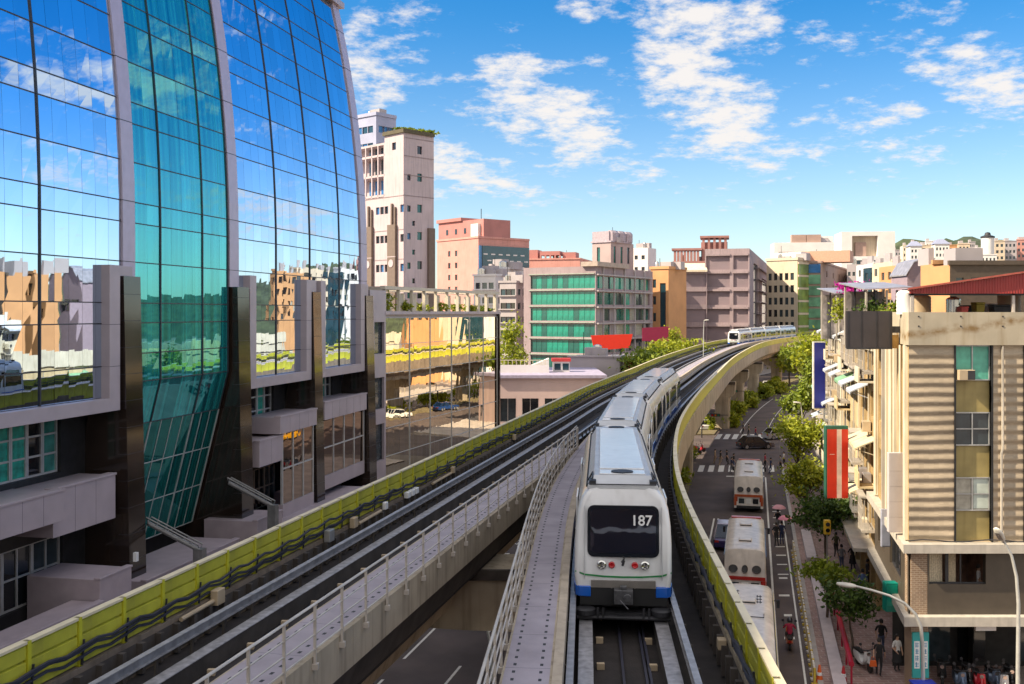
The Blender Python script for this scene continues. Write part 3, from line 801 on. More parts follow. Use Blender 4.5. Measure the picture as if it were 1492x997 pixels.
def train(path, s_front, ncar, label):
    t = thing('metro_train', label, 'train', path.at(s_front))
    base = t.location.copy()
    for i in range(ncar):
        a = s_front + i*13.78; p = path.at(a); q = path.at(a+CARL); v = q-p
        c = car(t, i == 0, i == 0, i == ncar-1)
        c.location = p-base; c.rotation_euler = (math.asin(v.z/v.length), 0, math.atan2(-v.x, v.y))
        if i < ncar-1:
            mb = MB(); e = path.at(a+CARL-.05); f = path.at(a+13.83)
            pr = [(-.95,.75),(.95,.75),(.95,2.9),(.7,3.1),(-.7,3.1),(-.95,2.9)]
            na = Vector((-(-v.x), 0)) ; nn = path.n_at(a+13.6)
            mb.loft([[(pt.x+nn.x*o-base.x, pt.y+nn.y*o-base.y, pt.z+z-base.z) for o, z in pr] for pt in (e, f)]); mb.build('gangway', BLACKR, t)
    return t
train(RP, RP.sY(26.2), 4, 'white blue skirted metro train numbered 187 coming towards the viewer')
train(LP, LP.sY(214), 4, 'small white and blue metro train far off on the distant bend')
# ------------------------------------------------------------------ facades
class Face:
    """a wall plane in a building's own frame: u along, z up, d outward"""
    def __init__(s, o, d):
        s.o = Vector((o[0], o[1])); s.d = Vector((d[0], d[1])).normalized(); s.n = Vector((s.d.y, -s.d.x))
        s.rz = math.atan2(s.d.y, s.d.x)
    def pt(s, u, z, d=0):
        p = s.o + s.d*u + s.n*d; return (p.x, p.y, z)
    def box(s, mb, u0, u1, z0, z1, d0, d1, m=0):
        mb.hexa([s.pt(u0,z0,d1), s.pt(u1,z0,d1), s.pt(u1,z0,d0), s.pt(u0,z0,d0), s.pt(u0,z1,d1), s.pt(u1,z1,d1), s.pt(u1,z1,d0), s.pt(u0,z1,d0)], m)
    def wall(s, mb, u0, u1, z0, z1, ops=(), dep=.2, m=0):
        us = sorted({u0, u1, *[o[0] for o in ops], *[o[1] for o in ops]}); zs = sorted({z0, z1, *[o[2] for o in ops], *[o[3] for o in ops]})
        us = [u for u in us if u0 <= u <= u1]; zs = [z for z in zs if z0 <= z <= z1]
        def hole(u, z): return any(o[0] < u < o[1] and o[2] < z < o[3] for o in ops)
        for a, b in zip(us, us[1:]):
            for c, e in zip(zs, zs[1:]):
                if not hole((a+b)/2, (c+e)/2): mb.quad(s.pt(a,c), s.pt(b,c), s.pt(b,e), s.pt(a,e), m)
        for a, b, c, e in ops:
            mb.quad(s.pt(a,c), s.pt(b,c), s.pt(b,c,-dep), s.pt(a,c,-dep), m); mb.quad(s.pt(a,e), s.pt(a,e,-dep), s.pt(b,e,-dep), s.pt(b,e), m)
            mb.quad(s.pt(a,c), s.pt(a,c,-dep), s.pt(a,e,-dep), s.pt(a,e), m); mb.quad(s.pt(b,c), s.pt(b,e), s.pt(b,e,-dep), s.pt(b,c,-dep), m)
    def put(s, name, me, parent, u, z, d=0, bevel=0):
        return put(name, me, parent, s.pt(u, z, d), s.rz, bevel)
WC = {}
def win_mesh(w, h, gm, dep=.04):
    k = (round(w,2), round(h,2), gm.name, dep)
    if k not in WC:
        mb = MB(); mb.box(0, w, 0, dep, 0, h); WC[k] = mb.mesh('window', gm)
    return WC[k]
def frame_mesh(w, h, m, t=.06, cols=2, rows=1, dep=.08):
    k = ('f', round(w,2), round(h,2), m.name, cols, rows, t)
    if k not in WC:
        mb = MB(); mb.box(0,w,-dep,0,0,t); mb.box(0,w,-dep,0,h-t,h); mb.box(0,t,-dep,0,t,h-t); mb.box(w-t,w,-dep,0,t,h-t)
        for i in range(1, cols): mb.box(w*i/cols-t/2, w*i/cols+t/2, -dep*.8, 0, t, h-t)
        for i in range(1, rows): mb.box(t, w-t, -dep*.7, 0, h*i/rows-t/2, h*i/rows+t/2)
        WC[k] = mb.mesh('frame', m)
    return WC[k]
def window(F, parent, u0, u1, z0, z1, gm, dep=.2, frame=None, cols=2, rows=1, name='window'):
    o = F.put(name, win_mesh(u1-u0, z1-z0, gm), parent, u0, z0, -dep+.001)
    if frame:
        f = put('frame', frame_mesh(u1-u0, z1-z0, frame, cols=cols, rows=rows), o)
    return o
def ridx(*a): return random.choice(a)

# ------------------------------------------------------------------ the sail-shaped glass building
GS = .22; GT = Vector((GS, 1)).normalized(); GLEN = GT.y
def gu(Y): return Y/GLEN                     # metres along the facade, from the point level with the camera
GRZ = math.atan2(GT.y, GT.x)
PINKG = mat('granite_mauve', (.36,.30,.33), .5, var=.1, scale=1.2, spec=.5)
PANEL = mat('panel_mauve', (.45,.385,.42), .4, .15, var=.08, scale=.8)
PILA = mat('pilaster_mauve', (.50,.44,.55), .38, .2, var=.06)
DSTONE = mat('polished_dark_stone', (.026,.017,.013), .10, var=.4, scale=.9, spec=.9)
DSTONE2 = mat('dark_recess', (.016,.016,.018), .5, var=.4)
BLUEG = mirror_glass('mirror_glass_blue', (.58,.74,.95), ripple=.005, rscale=.4)
GREENG = mirror_glass('mirror_glass_teal', (.17,.62,.68), ripple=.005, rscale=.4, stripes=((.0,.10,.13),(.03,.52,.50),.36))
GREEND = mirror_glass('mirror_glass_teal_low', (.10,.42,.40), ripple=.006, rscale=.5, stripes=((.005,.08,.08),(.01,.17,.16),.55))
MULL = mat('mullion_grey', (.045,.048,.06), .4, .3, var=.1)
MULLW = mat('mullion_pale', (.55,.55,.55), .4, .4, var=.1)
CURTG = mat('green_curtain', (.02,.32,.24), .5, var=.5, scale=2.5)
gb = thing('glass_building', 'tall office block with a curved sail of blue and teal mirror glass', 'office building', (-36.0, 0, 0), GRZ)
GF = Face((0,0), (1,0))
def back(z, low=False):
    d = .0047*(z-22)**2 if z > 22 else 0.0
    if low and z < 13: d = .26*(13-z)
    return d
LV = [12.3,14.1,16.55,17.75,20.2,22.55,23.8,26.2,28.55,29.85,32.3,34.7,36.0,38.4,40.8,42.1,44.5,46.9]
LVB = [2.2,4.9,7.6,10.3]
rg = random.Random(21)
def bay(u0, u1, majors, levels, gm, low, name_lab=None, gm_low=None, zlow=None):
    us = [u0]
    edges = [u0] + majors + [u1]
    for a, b in zip(edges, edges[1:]):
        n = max(1, round((b-a)/1.28)); us += [a+(b-a)*k/n for k in range(1, n+1)]
    mb = MB()
    for za, zb in zip(levels, levels[1:]):
        for a, b in zip(us, us[1:]):
            j = [rg.uniform(-.005,.005) for _ in range(4)]
            mm = 1 if (gm_low and zb <= zlow+.01) else 0
            mb.quad((a+.007, back(za,low)+j[0], za+.007), (b-.007, back(za,low)+j[1], za+.007), (b-.007, back(zb,low)+j[2], zb-.007), (a+.007, back(zb,low)+j[3], zb-.007), mm)
    cw = mb.build('curtain_wall', [gm] + ([gm_low] if gm_low else []), gb)
    mb = MB()
    for z in levels:
        y = back(z, low); mb.box(u0, u1, y-.03, y+.06, z-.032, z+.032, 1 if (gm_low and z < zlow-.1) else 0)
    for u in edges[1:-1] if not low else edges:
        rings = [[(u-.05, back(z,low)-.07, z), (u+.05, back(z,low)-.07, z), (u+.05, back(z,low)+.05, z), (u-.05, back(z,low)+.05, z)] for z in levels]
        for k in range(len(levels)-1): mb.loft(rings[k:k+2], 1 if (gm_low and levels[k] < zlow-.1) else 0)
    for u in us:
        if min(abs(u-e) for e in edges) < .1: continue
        for za, zb in zip(levels, levels[1:]):
            lowp = gm_low and zb <= zlow+.01
            if not lowp: continue
            rr = .03
            mb.loft([[(u-rr, back(z,low)-.035, z), (u+rr, back(z,low)-.035, z), (u+rr, back(z,low)+.02, z), (u-rr, back(z,low)+.02, z)] for z in (za, zb)], 1 if lowp else 0)
    mb.build('mullions', [MULL, MULLW], cw)
    return cw
bay(gu(-8), gu(59.2), [gu(y) for y in (-2.7,2.3,7.3,12.3,17.3,22.3,27.3,32.3,37.3,42.3,47.3,52.3)], LV, BLUEG, False)  # near end of bay and core carried on unseen, added to shade the foreground
bay(gu(60.5), gu(71.7), [gu(63.3), gu(68.3)], LVB+[13.0,14.7,16.55,17.75,20.2]+LV[5:], GREENG, True, gm_low=GREEND, zlow=10.3)
bay(gu(73.15), gu(97.0), [gu(79.3), gu(85.6), gu(92.0)], LV, BLUEG, False)
# pilasters between the bays, following the curve
zs = [12.0,14,16,18,20,22,25,28,31,34,37,40,43,46,47.6]
def pilaster(u0, u1, z0, proud=.14):
    mb = MB(); zz_ = [z0]+[z for z in zs if z > z0+.5]
    mb.loft([[(u0, back(z)-proud, z), (u1, back(z)-proud, z), (u1, back(z)+.4, z), (u0, back(z)+.4, z)] for z in zz_])
    for z in LV[4::2]: mb.box(u0-.004, u1+.004, back(z)-proud-.008, back(z), z-.02, z+.02, 1)
    mb.build('pilaster', [PILA, MULL], gb)
pilaster(gu(59.25), gu(60.45), 19.0); pilaster(gu(71.8), gu(73.1), 19.0); pilaster(gu(97.1), gu(98.6), 12.0)
pilaster(gu(-9.6), gu(-8), 4.0)
# mauve frames hanging round the lower end of the blue bays
def bayframe(u0, u1, zb, zt=19.9, lw=1.0, left=True, right=True):
    mb = MB()
    mb.box(u0-.02, u1+.02, -.55, .3, zb-.75, zb)
    if right: mb.box(u1, u1+lw, -.55, .3, zb-.75, zt); mb.box(u1+lw, u1+lw+1.6, -.30, .3, zt-1.2, zt)
    if left: mb.box(u0-lw, u0, -.55, .3, zb-.75, zt)
    for z in (14.1, 16.5): 
        if right: mb.box(u1-.003, u1+lw+.003, -.556, .2, z-.02, z+.02, 1)
    mb.build('bay_frame', [PANEL, MULL], gb, bevel=.03)
bayframe(gu(-8), gu(57.4), 12.3, left=False)
bayframe(gu(75.0), gu(83.8), 12.3); bayframe(gu(87.7), gu(96.0), 12.3)
# tall dark stone fins
for y0, y1, zt in ((45.3,46.9,19.3),(31.8,33.4,19.3),(58.6,60.25,19.3),(72.0,73.7,19.0),(84.9,86.5,18.9),(97.1,99.0,18.8)):
    mb = MB(); u0, u1 = gu(y0), gu(y1)
    mb.hexa([(u0,-1.05,0),(u1,-1.05,0),(u1,3.8,0),(u0,3.8,0),(u0,-.62,zt),(u1,-.62,zt),(u1,.2,zt),(u0,.2,zt)])
    z = 1.2
    while z < zt: mb.box(u0-.004, u1+.004, -1.05+.43*z/zt-.006, -.3, z-.012, z+.012, 1); z += 1.55
    mb.build('fin', [DSTONE, MULL], gb)
# building body behind the glass
BODY = mat('core_grey', (.10,.10,.11), .7)
mb = MB()
rings = []
for z in (0, 12, 22, 27, 32, 37, 42, 47.2):
    y = back(z)+ (3.9 if z < 12.5 else .45); rings.append([(gu(-9.5), y, z), (gu(99), y, z), (gu(99), 34, z), (gu(-9.5), 34, z)])
mb.loft(rings); mb.build('core', BODY, gb)
mb = MB(); mb.box(gu(-10), gu(99.3), back(47.2)-.5, 34.2, 47.2, 47.75); mb.build('roof_edge', PANEL, gb)
# lower floors: recessed wall, ribbon windows with pale mullions, balconies
def low_bay(u0, u1, kind):
    mb = MB(); GF2 = Face((0, 1.9), (1, 0))
    ops = [(u0+.4, u1-2.2, 8.2, 11.55), (u0+.4, u1-2.0, 1.4, 4.7)]
    GF2.wall(mb, u0, u1, 0, 12.2, ops, .4); mb.build('recess_wall', DSTONE2, gb)
    n = max(2, round((u1-2.2-u0-.4)/1.25))
    for k in range(n):
        a = u0+.4+(u1-2.6-u0)*k/n; b = u0+.4+(u1-2.6-u0)*(k+1)/n
        wv = GF2.put('window', win_mesh(b-a-.02, 3.3, rg.choice([DGLASS, DGLASS, GLASSG, CURTG])), gb, a+.01, 8.22, -.3)
        put('frame', frame_mesh(b-a-.02, 3.3, MULLW, t=.11, cols=1, rows=3, dep=.1), wv)
    n = max(2, round((u1-u0)/2.4))
    for k in range(n):
        a = u0+.4+(u1-2.4-u0)*k/n; b = u0+.4+(u1-2.4-u0)*(k+1)/n
        wv = GF2.put('window', win_mesh(b-a-.02, 3.26, rg.choice([DGLASS, GLASS2, GLASS2])), gb, a+.01, 1.42, -.3)
        put('frame', frame_mesh(b-a-.02, 3.26, MULLW, t=.10, cols=2, rows=2, dep=.1), wv)
def balcony(u0, u1, z0, z1, d0=-1.2, d1=1.88, m=PANEL):
    mb = MB(); mb.box(u0, u1, d0, d1, z0, z1-.12); mb.box(u0-.05, u1+.05, d0-.06, d0+.5, z1-.119, z1)
    n = max(1, round((u1-u0)/1.6))
    for k in range(1, n): 
        u = u0+(u1-u0)*k/n; mb.box(u-.012, u+.012, d0-.006, d0+.1, z0, z1-.13, 1)
    mb.build('balcony', [m, MULL], gb, bevel=.02)
low_bay(gu(18), gu(58.6), 'a'); low_bay(gu(73.7), gu(84.9), 'b'); low_bay(gu(86.5), gu(97.1), 'c')
mb = MB(); Face((0,3.6),(1,0)).wall(mb, gu(60.2), gu(72), 0, 12.6); mb.build('recess_wall', DSTONE2, gb)
balcony(gu(45), gu(52.6), 6.4, 8.05); balcony(gu(52.7), gu(58.0), 5.4, 8.0, -.5); balcony(gu(33), gu(43.6), 6.4, 8.05)
balcony(gu(74.8), gu(78.6), 5.7, 7.7, -.9); balcony(gu(77.8), gu(84.6), 7.8, 9.2, -1.1); balcony(gu(86.9), gu(96.8), 7.9, 9.5, -.8)
# mirror glass boxes under the right hand balconies
BRONZ = mirror_glass('mirror_glass_bronze', (.44,.34,.28), ripple=.01, rscale=.6)
def glassbox(u0, u1, z0, z1, d0, nv):
    mb = MB(); 
    for k in range(nv):
        a = u0+(u1-u0)*k/nv; b = u0+(u1-u0)*(k+1)/nv
        for za, zb in ((z0,(z0+z1)/2),((z0+z1)/2,z1)): mb.quad((a+.02,d0,za+.02),(b-.02,d0,za+.02),(b-.02,d0+rg.uniform(-.01,.01),zb-.02),(a+.02,d0,zb-.02))
    mb.quad((u0,d0,z0),(u0,1.88,z0),(u0,1.88,z1),(u0,d0,z1))
    g = mb.build('glass_bay', BRONZ, gb); mb = MB()
    for k in range(nv+1):
        a = u0+(u1-u0)*k/nv; mb.box(a-.06,a+.06,d0-.08,d0+.1,z0,z1)
    mb.box(u0,u1,d0-.07,d0+.1,(z0+z1)/2-.05,(z0+z1)/2+.05); mb.box(u0-.05,u1+.05,d0-.1,d0+.3,z0-1.2,z0-.001,1)
    mb.build('frame', [MULLW, PANEL], g)
glassbox(gu(78.7), gu(84.4), 2.2, 7.75, -.8, 3); glassbox(gu(87.0), gu(96.7), 3.0, 7.85, -.5, 4)
# podium steps and planter walls in front
mb = MB()
for y0, y1, d0, d1, z in ((30,53.5,-2.9,-1.0,2.0),(53.6,56.4,-2.6,1.8,3.1),(58.4,69.3,-2.2,1.6,1.7),(59.2,68.4,-3.6,-2.21,1.1),(71.3,75.2,-2.5,1.6,2.5),(30,60,-4.9,-2.91,1.0),(75.3,93,-2.3,1.5,1.2)):
    mb.box(gu(y0), gu(y1), d0, d1, 0, z); mb.box(gu(y0)-.05, gu(y1)+.05, d0-.05, d0+.35, z+.001, z+.12)
mb.build('podium_wall', PINKG, gb, bevel=.03)
# raking steel struts from the fins
STRUT = mat('strut_steel', (.20,.20,.20), .45, .5, var=.2)
for y0, z0 in ((60.9,4.5),(70.6,5.3)):
    u = gu(y0); A = Vector((u,-.7,z0)); B = Vector((u+.9,-3.6,z0-1.7)); o1, o2 = Vector((.35,0,.3)), Vector((-.2,0,.38))
    mb = MB(); mb.tube([A, B], .15, 10); mb.tube([A+o1, B+o1], .055, 6); mb.tube([A+o2, B+o2], .055, 6)
    for k in range(7):
        p = A.lerp(B, k/6); mb.tube([p+o1, p, p+o2], .022, 4)
    mb.box(B.x-.25,B.x+.3,B.y-.3,B.y+.3,0,B.z+.1)
    mb.build('strut', STRUT, gb, smooth=40)
mb = MB(); mb.box(gu(58.1)-.3, gu(58.1)-.05, -1.95,-1.75, 3.0, 3.5); mb.build('sensor_box', WHITEP, gb)

# ------------------------------------------------------------------ mirrored annex with a pergola on the roof
GS2 = .34; GL2 = 1/math.sqrt(1+GS2*GS2); AX0 = -13.2-GS2*103.4
def hu(Y): return Y/GL2
ax = thing('annex_building', 'low mirror glass wing with a white roof pergola, next to the tall glass building', 'office building', (AX0, 0, 0), math.atan2(1, GS2))
ANG = mirror_glass('mirror_glass_gold', (.95,.86,.70), ripple=.006, rscale=.4)
u0, u1 = hu(103.4), hu(136.3); vs = [hu(y) for y in (103.4,109.5,114.8,120.9,126.5,131.2,136.3)]; hz = [.4,2.3,5.2,8.1,10.9,13.8,16.6]
mb = MB(); uu_ = []
for a, b in zip(vs, vs[1:]):
    uu_ += [a+(b-a)*k/5 for k in range(5)]
uu_.append(vs[-1])
for a, b in zip(uu_, uu_[1:]):
    for c, e in zip(hz, hz[1:]):
        j = [rg.uniform(-.005,.005) for _ in range(4)]
        mb.quad((a+.01,j[0],c+.01),(b-.01,j[1],c+.01),(b-.01,j[2],e-.01),(a+.01,j[3],e-.01))
cw = mb.build('curtain_wall', ANG, ax)
mb = MB()
for u in vs: mb.box(u-.05,u+.05,-.07,.05,.4,16.6)
for z in hz[1:]: mb.box(u0,u1,-.05,.04,z-.03,z+.03)
mb.build('mullions', MULLW, cw)
mb = MB(); mb.box(u0-.2,u1+.3,.1,24,0,16.95); mb.box(u0-.3,u1+.4,-.4,24.2,16.951,17.3); mb.build('wall', PANEL, ax)
mb = MB(); mb.box(u1+.02,u1+.35,-.35,.5,0,17.2); mb.build('end_frame', DSTONE, ax)
# stair pier at the near end with three slots
mb = MB(); e0, e1 = hu(99.9), hu(103.3); EF = Face((0,-.35),(1,0)); ops = [(e0+1.0,e1-.35,2.2,5.9),(e0+1.0,e1-.35,7.4,10.6),(e0+1.0,e1-.35,13.0,16.2)]
EF.wall(mb, e0, e1, 0, 19.4, ops, .4); mb.quad((e0,-.35,0),(e0,8,0),(e0,8,19.4),(e0,-.35,19.4)); mb.quad((e0,-.35,19.4),(e1,-.35,19.4),(e1,8,19.4),(e0,8,19.4)); mb.quad((e1,-.35,0),(e1,8,0),(e1,8,19.4),(e1,-.35,19.4))
mb.build('stair_pier', PANEL, ax)
for o in ops: window(EF, ax, *o, GLASS2, .35, MULL, 1, 2)
CREAM = mat('pergola_cream', (.62,.55,.44), .6, var=.08)
mb = MB(); mb.box(u0-.2,u1+.3,-.3,.25,19.55,19.9)
mb.box(u0-.2,u1+.3,4.6,4.9,19.55,19.9)
k = u0
while k < u1:
    mb.box(k,k+.16,-.26,.1,17.3,19.549); mb.box(k+1.5,k+2.7,.5,.68,17.3,19.2); mb.box(k,k+.16,.25,4.6,19.6,19.85)
    mb.box(k+.2,k+.9,4.2,4.4,17.3,19.3); k += 3.35
mb.build('pergola', CREAM, ax)
# ------------------------------------------------------------------ foliage
LEAFY = leaf_mat('leaf_bright', (.16,.21,.012), (.44,.46,.028))
LEAFM = leaf_mat('leaf_mid', (.10,.15,.012), (.27,.33,.022))
LEAFD = leaf_mat('leaf_dark', (.03,.07,.012), (.09,.15,.02))
BARK = mat('bark', (.10,.075,.055), .9, var=.3, scale=6, bump=.5)
def leaves(mb, c, rx, ry, rz, n, size, rnd, clumps=26, spread=.27, hollow=.35):
    cs = []
    for _ in range(clumps):
        while True:
            p = Vector((rnd.uniform(-1,1), rnd.uniform(-1,1), rnd.uniform(-1,1)))
            if hollow < p.length < 1: break
        p *= rnd.uniform(.72, 1.12)
        cs.append((p, rnd.uniform(.6, 1.25)))
    for i in range(n):
        p, q = cs[i % clumps]
        g = Vector((rnd.gauss(0,1), rnd.gauss(0,1), rnd.gauss(0,.75)))*spread*q
        v = p + g
        o = Vector((c[0]+v.x*rx, c[1]+v.y*ry, c[2]+v.z*rz))
        nrm = (Vector((rnd.gauss(0,1), rnd.gauss(0,1), rnd.gauss(.6,1)))).normalized()
        t = nrm.orthogonal().normalized(); t = (Matrix.Rotation(rnd.uniform(0,6.28), 3, nrm) @ t); b = nrm.cross(t)
        s = size*rnd.uniform(.6,1.35)
        mb.quad(o-t*s, o-b*s*.55, o+t*s, o+b*s*.55)
def tree(label, x, y, z0, trunk_h, cz, rx, rz, n, size, lm, seed, tr=.11, group=None, name='street_tree', lean=(0,0), clumps=26):
    rnd = random.Random(seed)
    t = thing(name, label, 'tree', (x, y, z0), 0, group)
    mb = MB(); top = Vector((lean[0], lean[1], trunk_h))
    mb.tube([(0,0,0),(lean[0]*.3+.03,lean[1]*.3,trunk_h*.4),(lean[0]*.7-.03,lean[1]*.7,trunk_h*.75),top], [tr*1.25,tr,tr*.85,tr*.7], 8)
    for k in range(7):
        a = k*2.399+rnd.uniform(-.3,.3); e = Vector((lean[0]+math.cos(a)*rx*.7, lean[1]+math.sin(a)*rx*.7, cz+rnd.uniform(-.5,.55)*rz)); m_ = top.lerp(e, .5)+Vector((0,0,.12*rz)); st_ = top-Vector((0,0,rnd.uniform(0,.25)*trunk_h*.6))
        mb.tube([st_, m_, e], [tr*.5, tr*.32, tr*.1], 5)
    mb.tube([top, (lean[0],lean[1],cz+rz*.6)], [tr*.6,tr*.12], 6)
    mb.build('trunk', BARK, t, smooth=60)
    mb = MB(); leaves(mb, (lean[0],lean[1],cz), rx, rx, rz, n, size, rnd, clumps); mb.build('crown', lm, t)
    return t
def bush(name, label, x, y, z, rx, ry, rz, n, size, lm, seed, group=None, stem=True):
    rnd = random.Random(seed); t = thing(name, label, 'shrub', (x, y, z), 0, group)
    mb = MB(); leaves(mb, (0,0,rz*.85), rx, ry, rz, n, size, rnd, 14, .3, .1); mb.build('foliage', lm, t)
    mb = MB()
    for k in range(4):
        a = k*1.7; mb.tube([(0.1*math.cos(a),.1*math.sin(a),0),(rx*.5*math.cos(a),ry*.5*math.sin(a),rz)], [.04,.015], 5)
    mb.build('stem', BARK, t)
    return t
def a_at(px, Y): return X_at(px, Y)
# right pavement, near to far
tree('small young tree with a thin trunk beside the white scooter on the near pavement', X_at(1243,50), 50, .13, 2.0, 2.85, 1.25, .95, 1500, .12, LEAFD, 1, .06, lean=(-.15,.1))
tree('low spreading dark tree half hiding the near end of the red rail', X_at(1205,55.5), 55.5, .13, 1.9, 2.75, 1.25, .62, 1500, .13, LEAFM, 2, .07)
tree('dark broad tree over the pavement between the yellow signal box and the shops', X_at(1203,67), 67, .13, 2.3, 3.75, 1.95, 1.2, 3000, .15, LEAFD, 3, .11)
tree('bright green round tree beside the third bus', X_at(1174,80), 80, .13, 2.2, 3.9, 1.5, 1.45, 2800, .15, LEAFY, 4, .12)
tree('large bright green tree at the corner of the crossing', X_at(1163,93), 93, .13, 3.0, 5.8, 2.05, 1.6, 3600, .17, LEAFY, 5, .15)
tree('mid green tree just beyond the crossing on the right', X_at(1166,122), 122, .13, 3.6, 6.6, 1.9, 1.9, 1700, .24, LEAFM, 6, .16)
tree('taller green tree under the blue sign on the far pavement', X_at(1187,128), 128, .13, 4.4, 8.6, 1.8, 2.6, 1500, .26, LEAFM, 7, .18)
tree('tall tree with its top near the viaduct end on the far pavement', X_at(1184,150), 150, .13, 5, 11.0, 2.3, 3.2, 1500, .30, LEAFY, 8, .2)
tree('far roadside tree at the bend where the street disappears', X_at(1166,205), 205, .13, 5, 8.2, 3.6, 3.0, 1300, .40, LEAFM, 9, .22)
tree('green tree beside the far bend behind the last pier', X_at(1150,222), 222, .13, 4, 6.4, 3.2, 2.6, 1100, .42, LEAFY, 31, .22)
# far left trees
tree('yellow green tree left of the green glass office', X_at(750,200), 200, 0, 3, 8.4, 3.0, 5.6, 2600, .36, LEAFY, 12, .2)
tree('slim yellow green tree right of the dark red board', X_at(979,215), 215, 0, 6, 10.5, 2.0, 4.0, 1500, .36, LEAFY, 13, .16)
tree('bushy tree peeping over the left barrier below the dark red board', X_at(937,172), 172, 0, 5, 8.8, 4.6, 2.2, 2000, .36, LEAFM, 14, .2)
tree('yellowish tree peeping over the left barrier near the grey block', X_at(985,192), 192, 0, 6, 10.2, 4.4, 1.8, 1800, .36, LEAFY, 15, .2)
# median hedges
rnd = random.Random(77)
for i, (px, py, w_, l_, h_, lab) in enumerate(((985,705,1.1,3.2,1.0,'bright shrub at the foot of the first pier'),(1001,672,.9,2.6,.9,'shrub on the kerb tip before the near crossing'),
        (1058,622,1.3,5,1.2,'yellow green hedge just past the crossing beside the street'),(1073,606,1.2,4.5,1.2,'clipped hedge between the second and third piers'),
        (1091,594,1.4,6,1.4,'hedge under the fourth pier by the sunlit street'),(1112,581,1.5,7,1.5,'long hedge at the kerb below the fifth pier'),(1130,572,1.6,7,1.5,'last hedge before the street bends away'),(1034,627,.9,1.5,.9,'small orange green shrub at the crossing end of the median'))):
    x, y = G_at(px, py); bush('median_shrub', lab, x, y, .18, w_, l_/2*1.2, h_, int(500+180*l_), .13+.0012*y, LEAFY, 40+i, 'shrubs on the planted strip under the viaduct')
# planters on the pergola roof
for i, (px, hh, lm, lab) in enumerate(((569,2.2,LEAFY,'tall yellow plant at the near end of the roof pergola'),(595,1.1,LEAFY,'second plant from the near end of the roof pergola'),(621,.8,LEAFY,'low round plant below the pergola, third from the near end'),
        (648,.9,LEAFY,'straggly plant in the middle of the roof pergola'),(672,.8,LEAFY,'low plant fifth along the roof pergola'),(692,.7,LEAFY,'small plant sixth along the roof pergola'),(712,.6,LEAFM,'smallest plant at the far end of the roof pergola'))):
    Y = -AX0/(GS2-(px-746)/F0); bush('roof_plant', lab, X_at(px,Y)-.6, Y+.2, 17.3, .9, .9, hh*.62, 420, .16, lm, 60+i, 'plants on the roof pergola')
# ------------------------------------------------------------------ the corner building on the right
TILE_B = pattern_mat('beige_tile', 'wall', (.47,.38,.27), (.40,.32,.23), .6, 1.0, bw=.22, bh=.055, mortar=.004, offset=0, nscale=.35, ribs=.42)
BAND = mat('stained_render', (.46,.40,.30), .8, var=.14, scale=.9, streak=.35, streak_col=(.22,.14,.05))
def stain(m):    # one long rust run along the parapet
    nt = m.node_tree; b = nt.nodes['Principled BSDF']; src = b.inputs['Base Color'].links[0].from_socket
    tc = nd(nt, 'ShaderNodeTexCoord'); sp = nd(nt, 'ShaderNodeSeparateXYZ'); nt.links.new(tc.outputs['Object'], sp.inputs[0])
    def M(op, *q):
        n = nd(nt, 'ShaderNodeMath', operation=op)
        for i, v in enumerate(q):
            if isinstance(v, (int, float)): n.inputs[i].default_value = v
            else: nt.links.new(v, n.inputs[i])
        return n.outputs[0]
    def N(scale, det, sz=1.0):
        mp = nd(nt, 'ShaderNodeMapping'); mp.inputs['Scale'].default_value = (1,1,sz); nt.links.new(tc.outputs['Object'], mp.inputs['Vector'])
        n = nd(nt, 'ShaderNodeTexNoise'); n.inputs['Scale'].default_value = scale; n.inputs['Detail'].default_value = det; nt.links.new(mp.outputs[0], n.inputs['Vector']); return n.outputs['Fac']
    cen = M('ADD', M('ADD', 16.15, M('MULTIPLY', M('MINIMUM', sp.outputs[0], 5.5), .135)), M('MULTIPLY', M('SUBTRACT', N(.8,2,.0), .5), .5))
    dist = M('ABSOLUTE', M('SUBTRACT', sp.outputs[2], cen))
    core = M('SUBTRACT', 1.0, M('MULTIPLY', dist, 4.2)); core = M('MAXIMUM', core, 0.0)
    fac = M('MULTIPLY', core, M('MAXIMUM', M('MULTIPLY', M('SUBTRACT', N(2.4,6), .36), 4.0), 0.0)); fac = M('MINIMUM', fac, .85)
    mix = nd(nt, 'ShaderNodeMix', data_type='RGBA'); nt.links.new(fac, mix.inputs['Factor']); nt.links.new(src, mix.inputs[6]); mix.inputs[7].default_value = (.20,.11,.025,1)
    nt.links.new(mix.outputs[2], b.inputs['Base Color'])
stain(BAND)
RUST = mat('rust_stain', (.36,.22,.05), .85, var=.35, scale=2.5)
OLIVE = mat('olive_spandrel', (.33,.26,.10), .5, var=.25, scale=1.0, streak=.4, streak_col=(.20,.15,.05))
DBROWN = mat('dark_brown_cladding', (.075,.06,.045), .5, var=.12)
BRICKN = pattern_mat('narrow_brick', 'wall', (.30,.20,.13), (.42,.34,.26), .8, 1.0, bw=.24, bh=.09, mortar=.012)
LEDGE = mat('ledge_pale', (.50,.46,.40), .7, var=.1, streak=.3)
BRICKY = pattern_mat('ochre_brick', 'wall', (.48,.33,.14), (.36,.25,.13), .8, 1.0, bw=.24, bh=.08, mortar=.012)
STUC = mat('cream_stucco', (.58,.46,.27), .8, var=.16, scale=.7, streak=.5, streak_col=(.25,.17,.08))
STUC2 = mat('pale_stucco', (.64,.58,.46), .8, var=.14, scale=.7, streak=.4, streak_col=(.30,.24,.15))
STUC3 = mat('grey_stucco', (.42,.38,.33), .8, var=.16, scale=.7, streak=.5)
REDROOF = corrugated('red_metal_roof', (.33,.035,.03), 5.2, 0)
ZINC = mat('zinc_sheet', (.42,.40,.42), .4, .5, var=.2)
STAIN = mat('stainless_tank', (.62,.58,.52), .25, .9, var=.1)
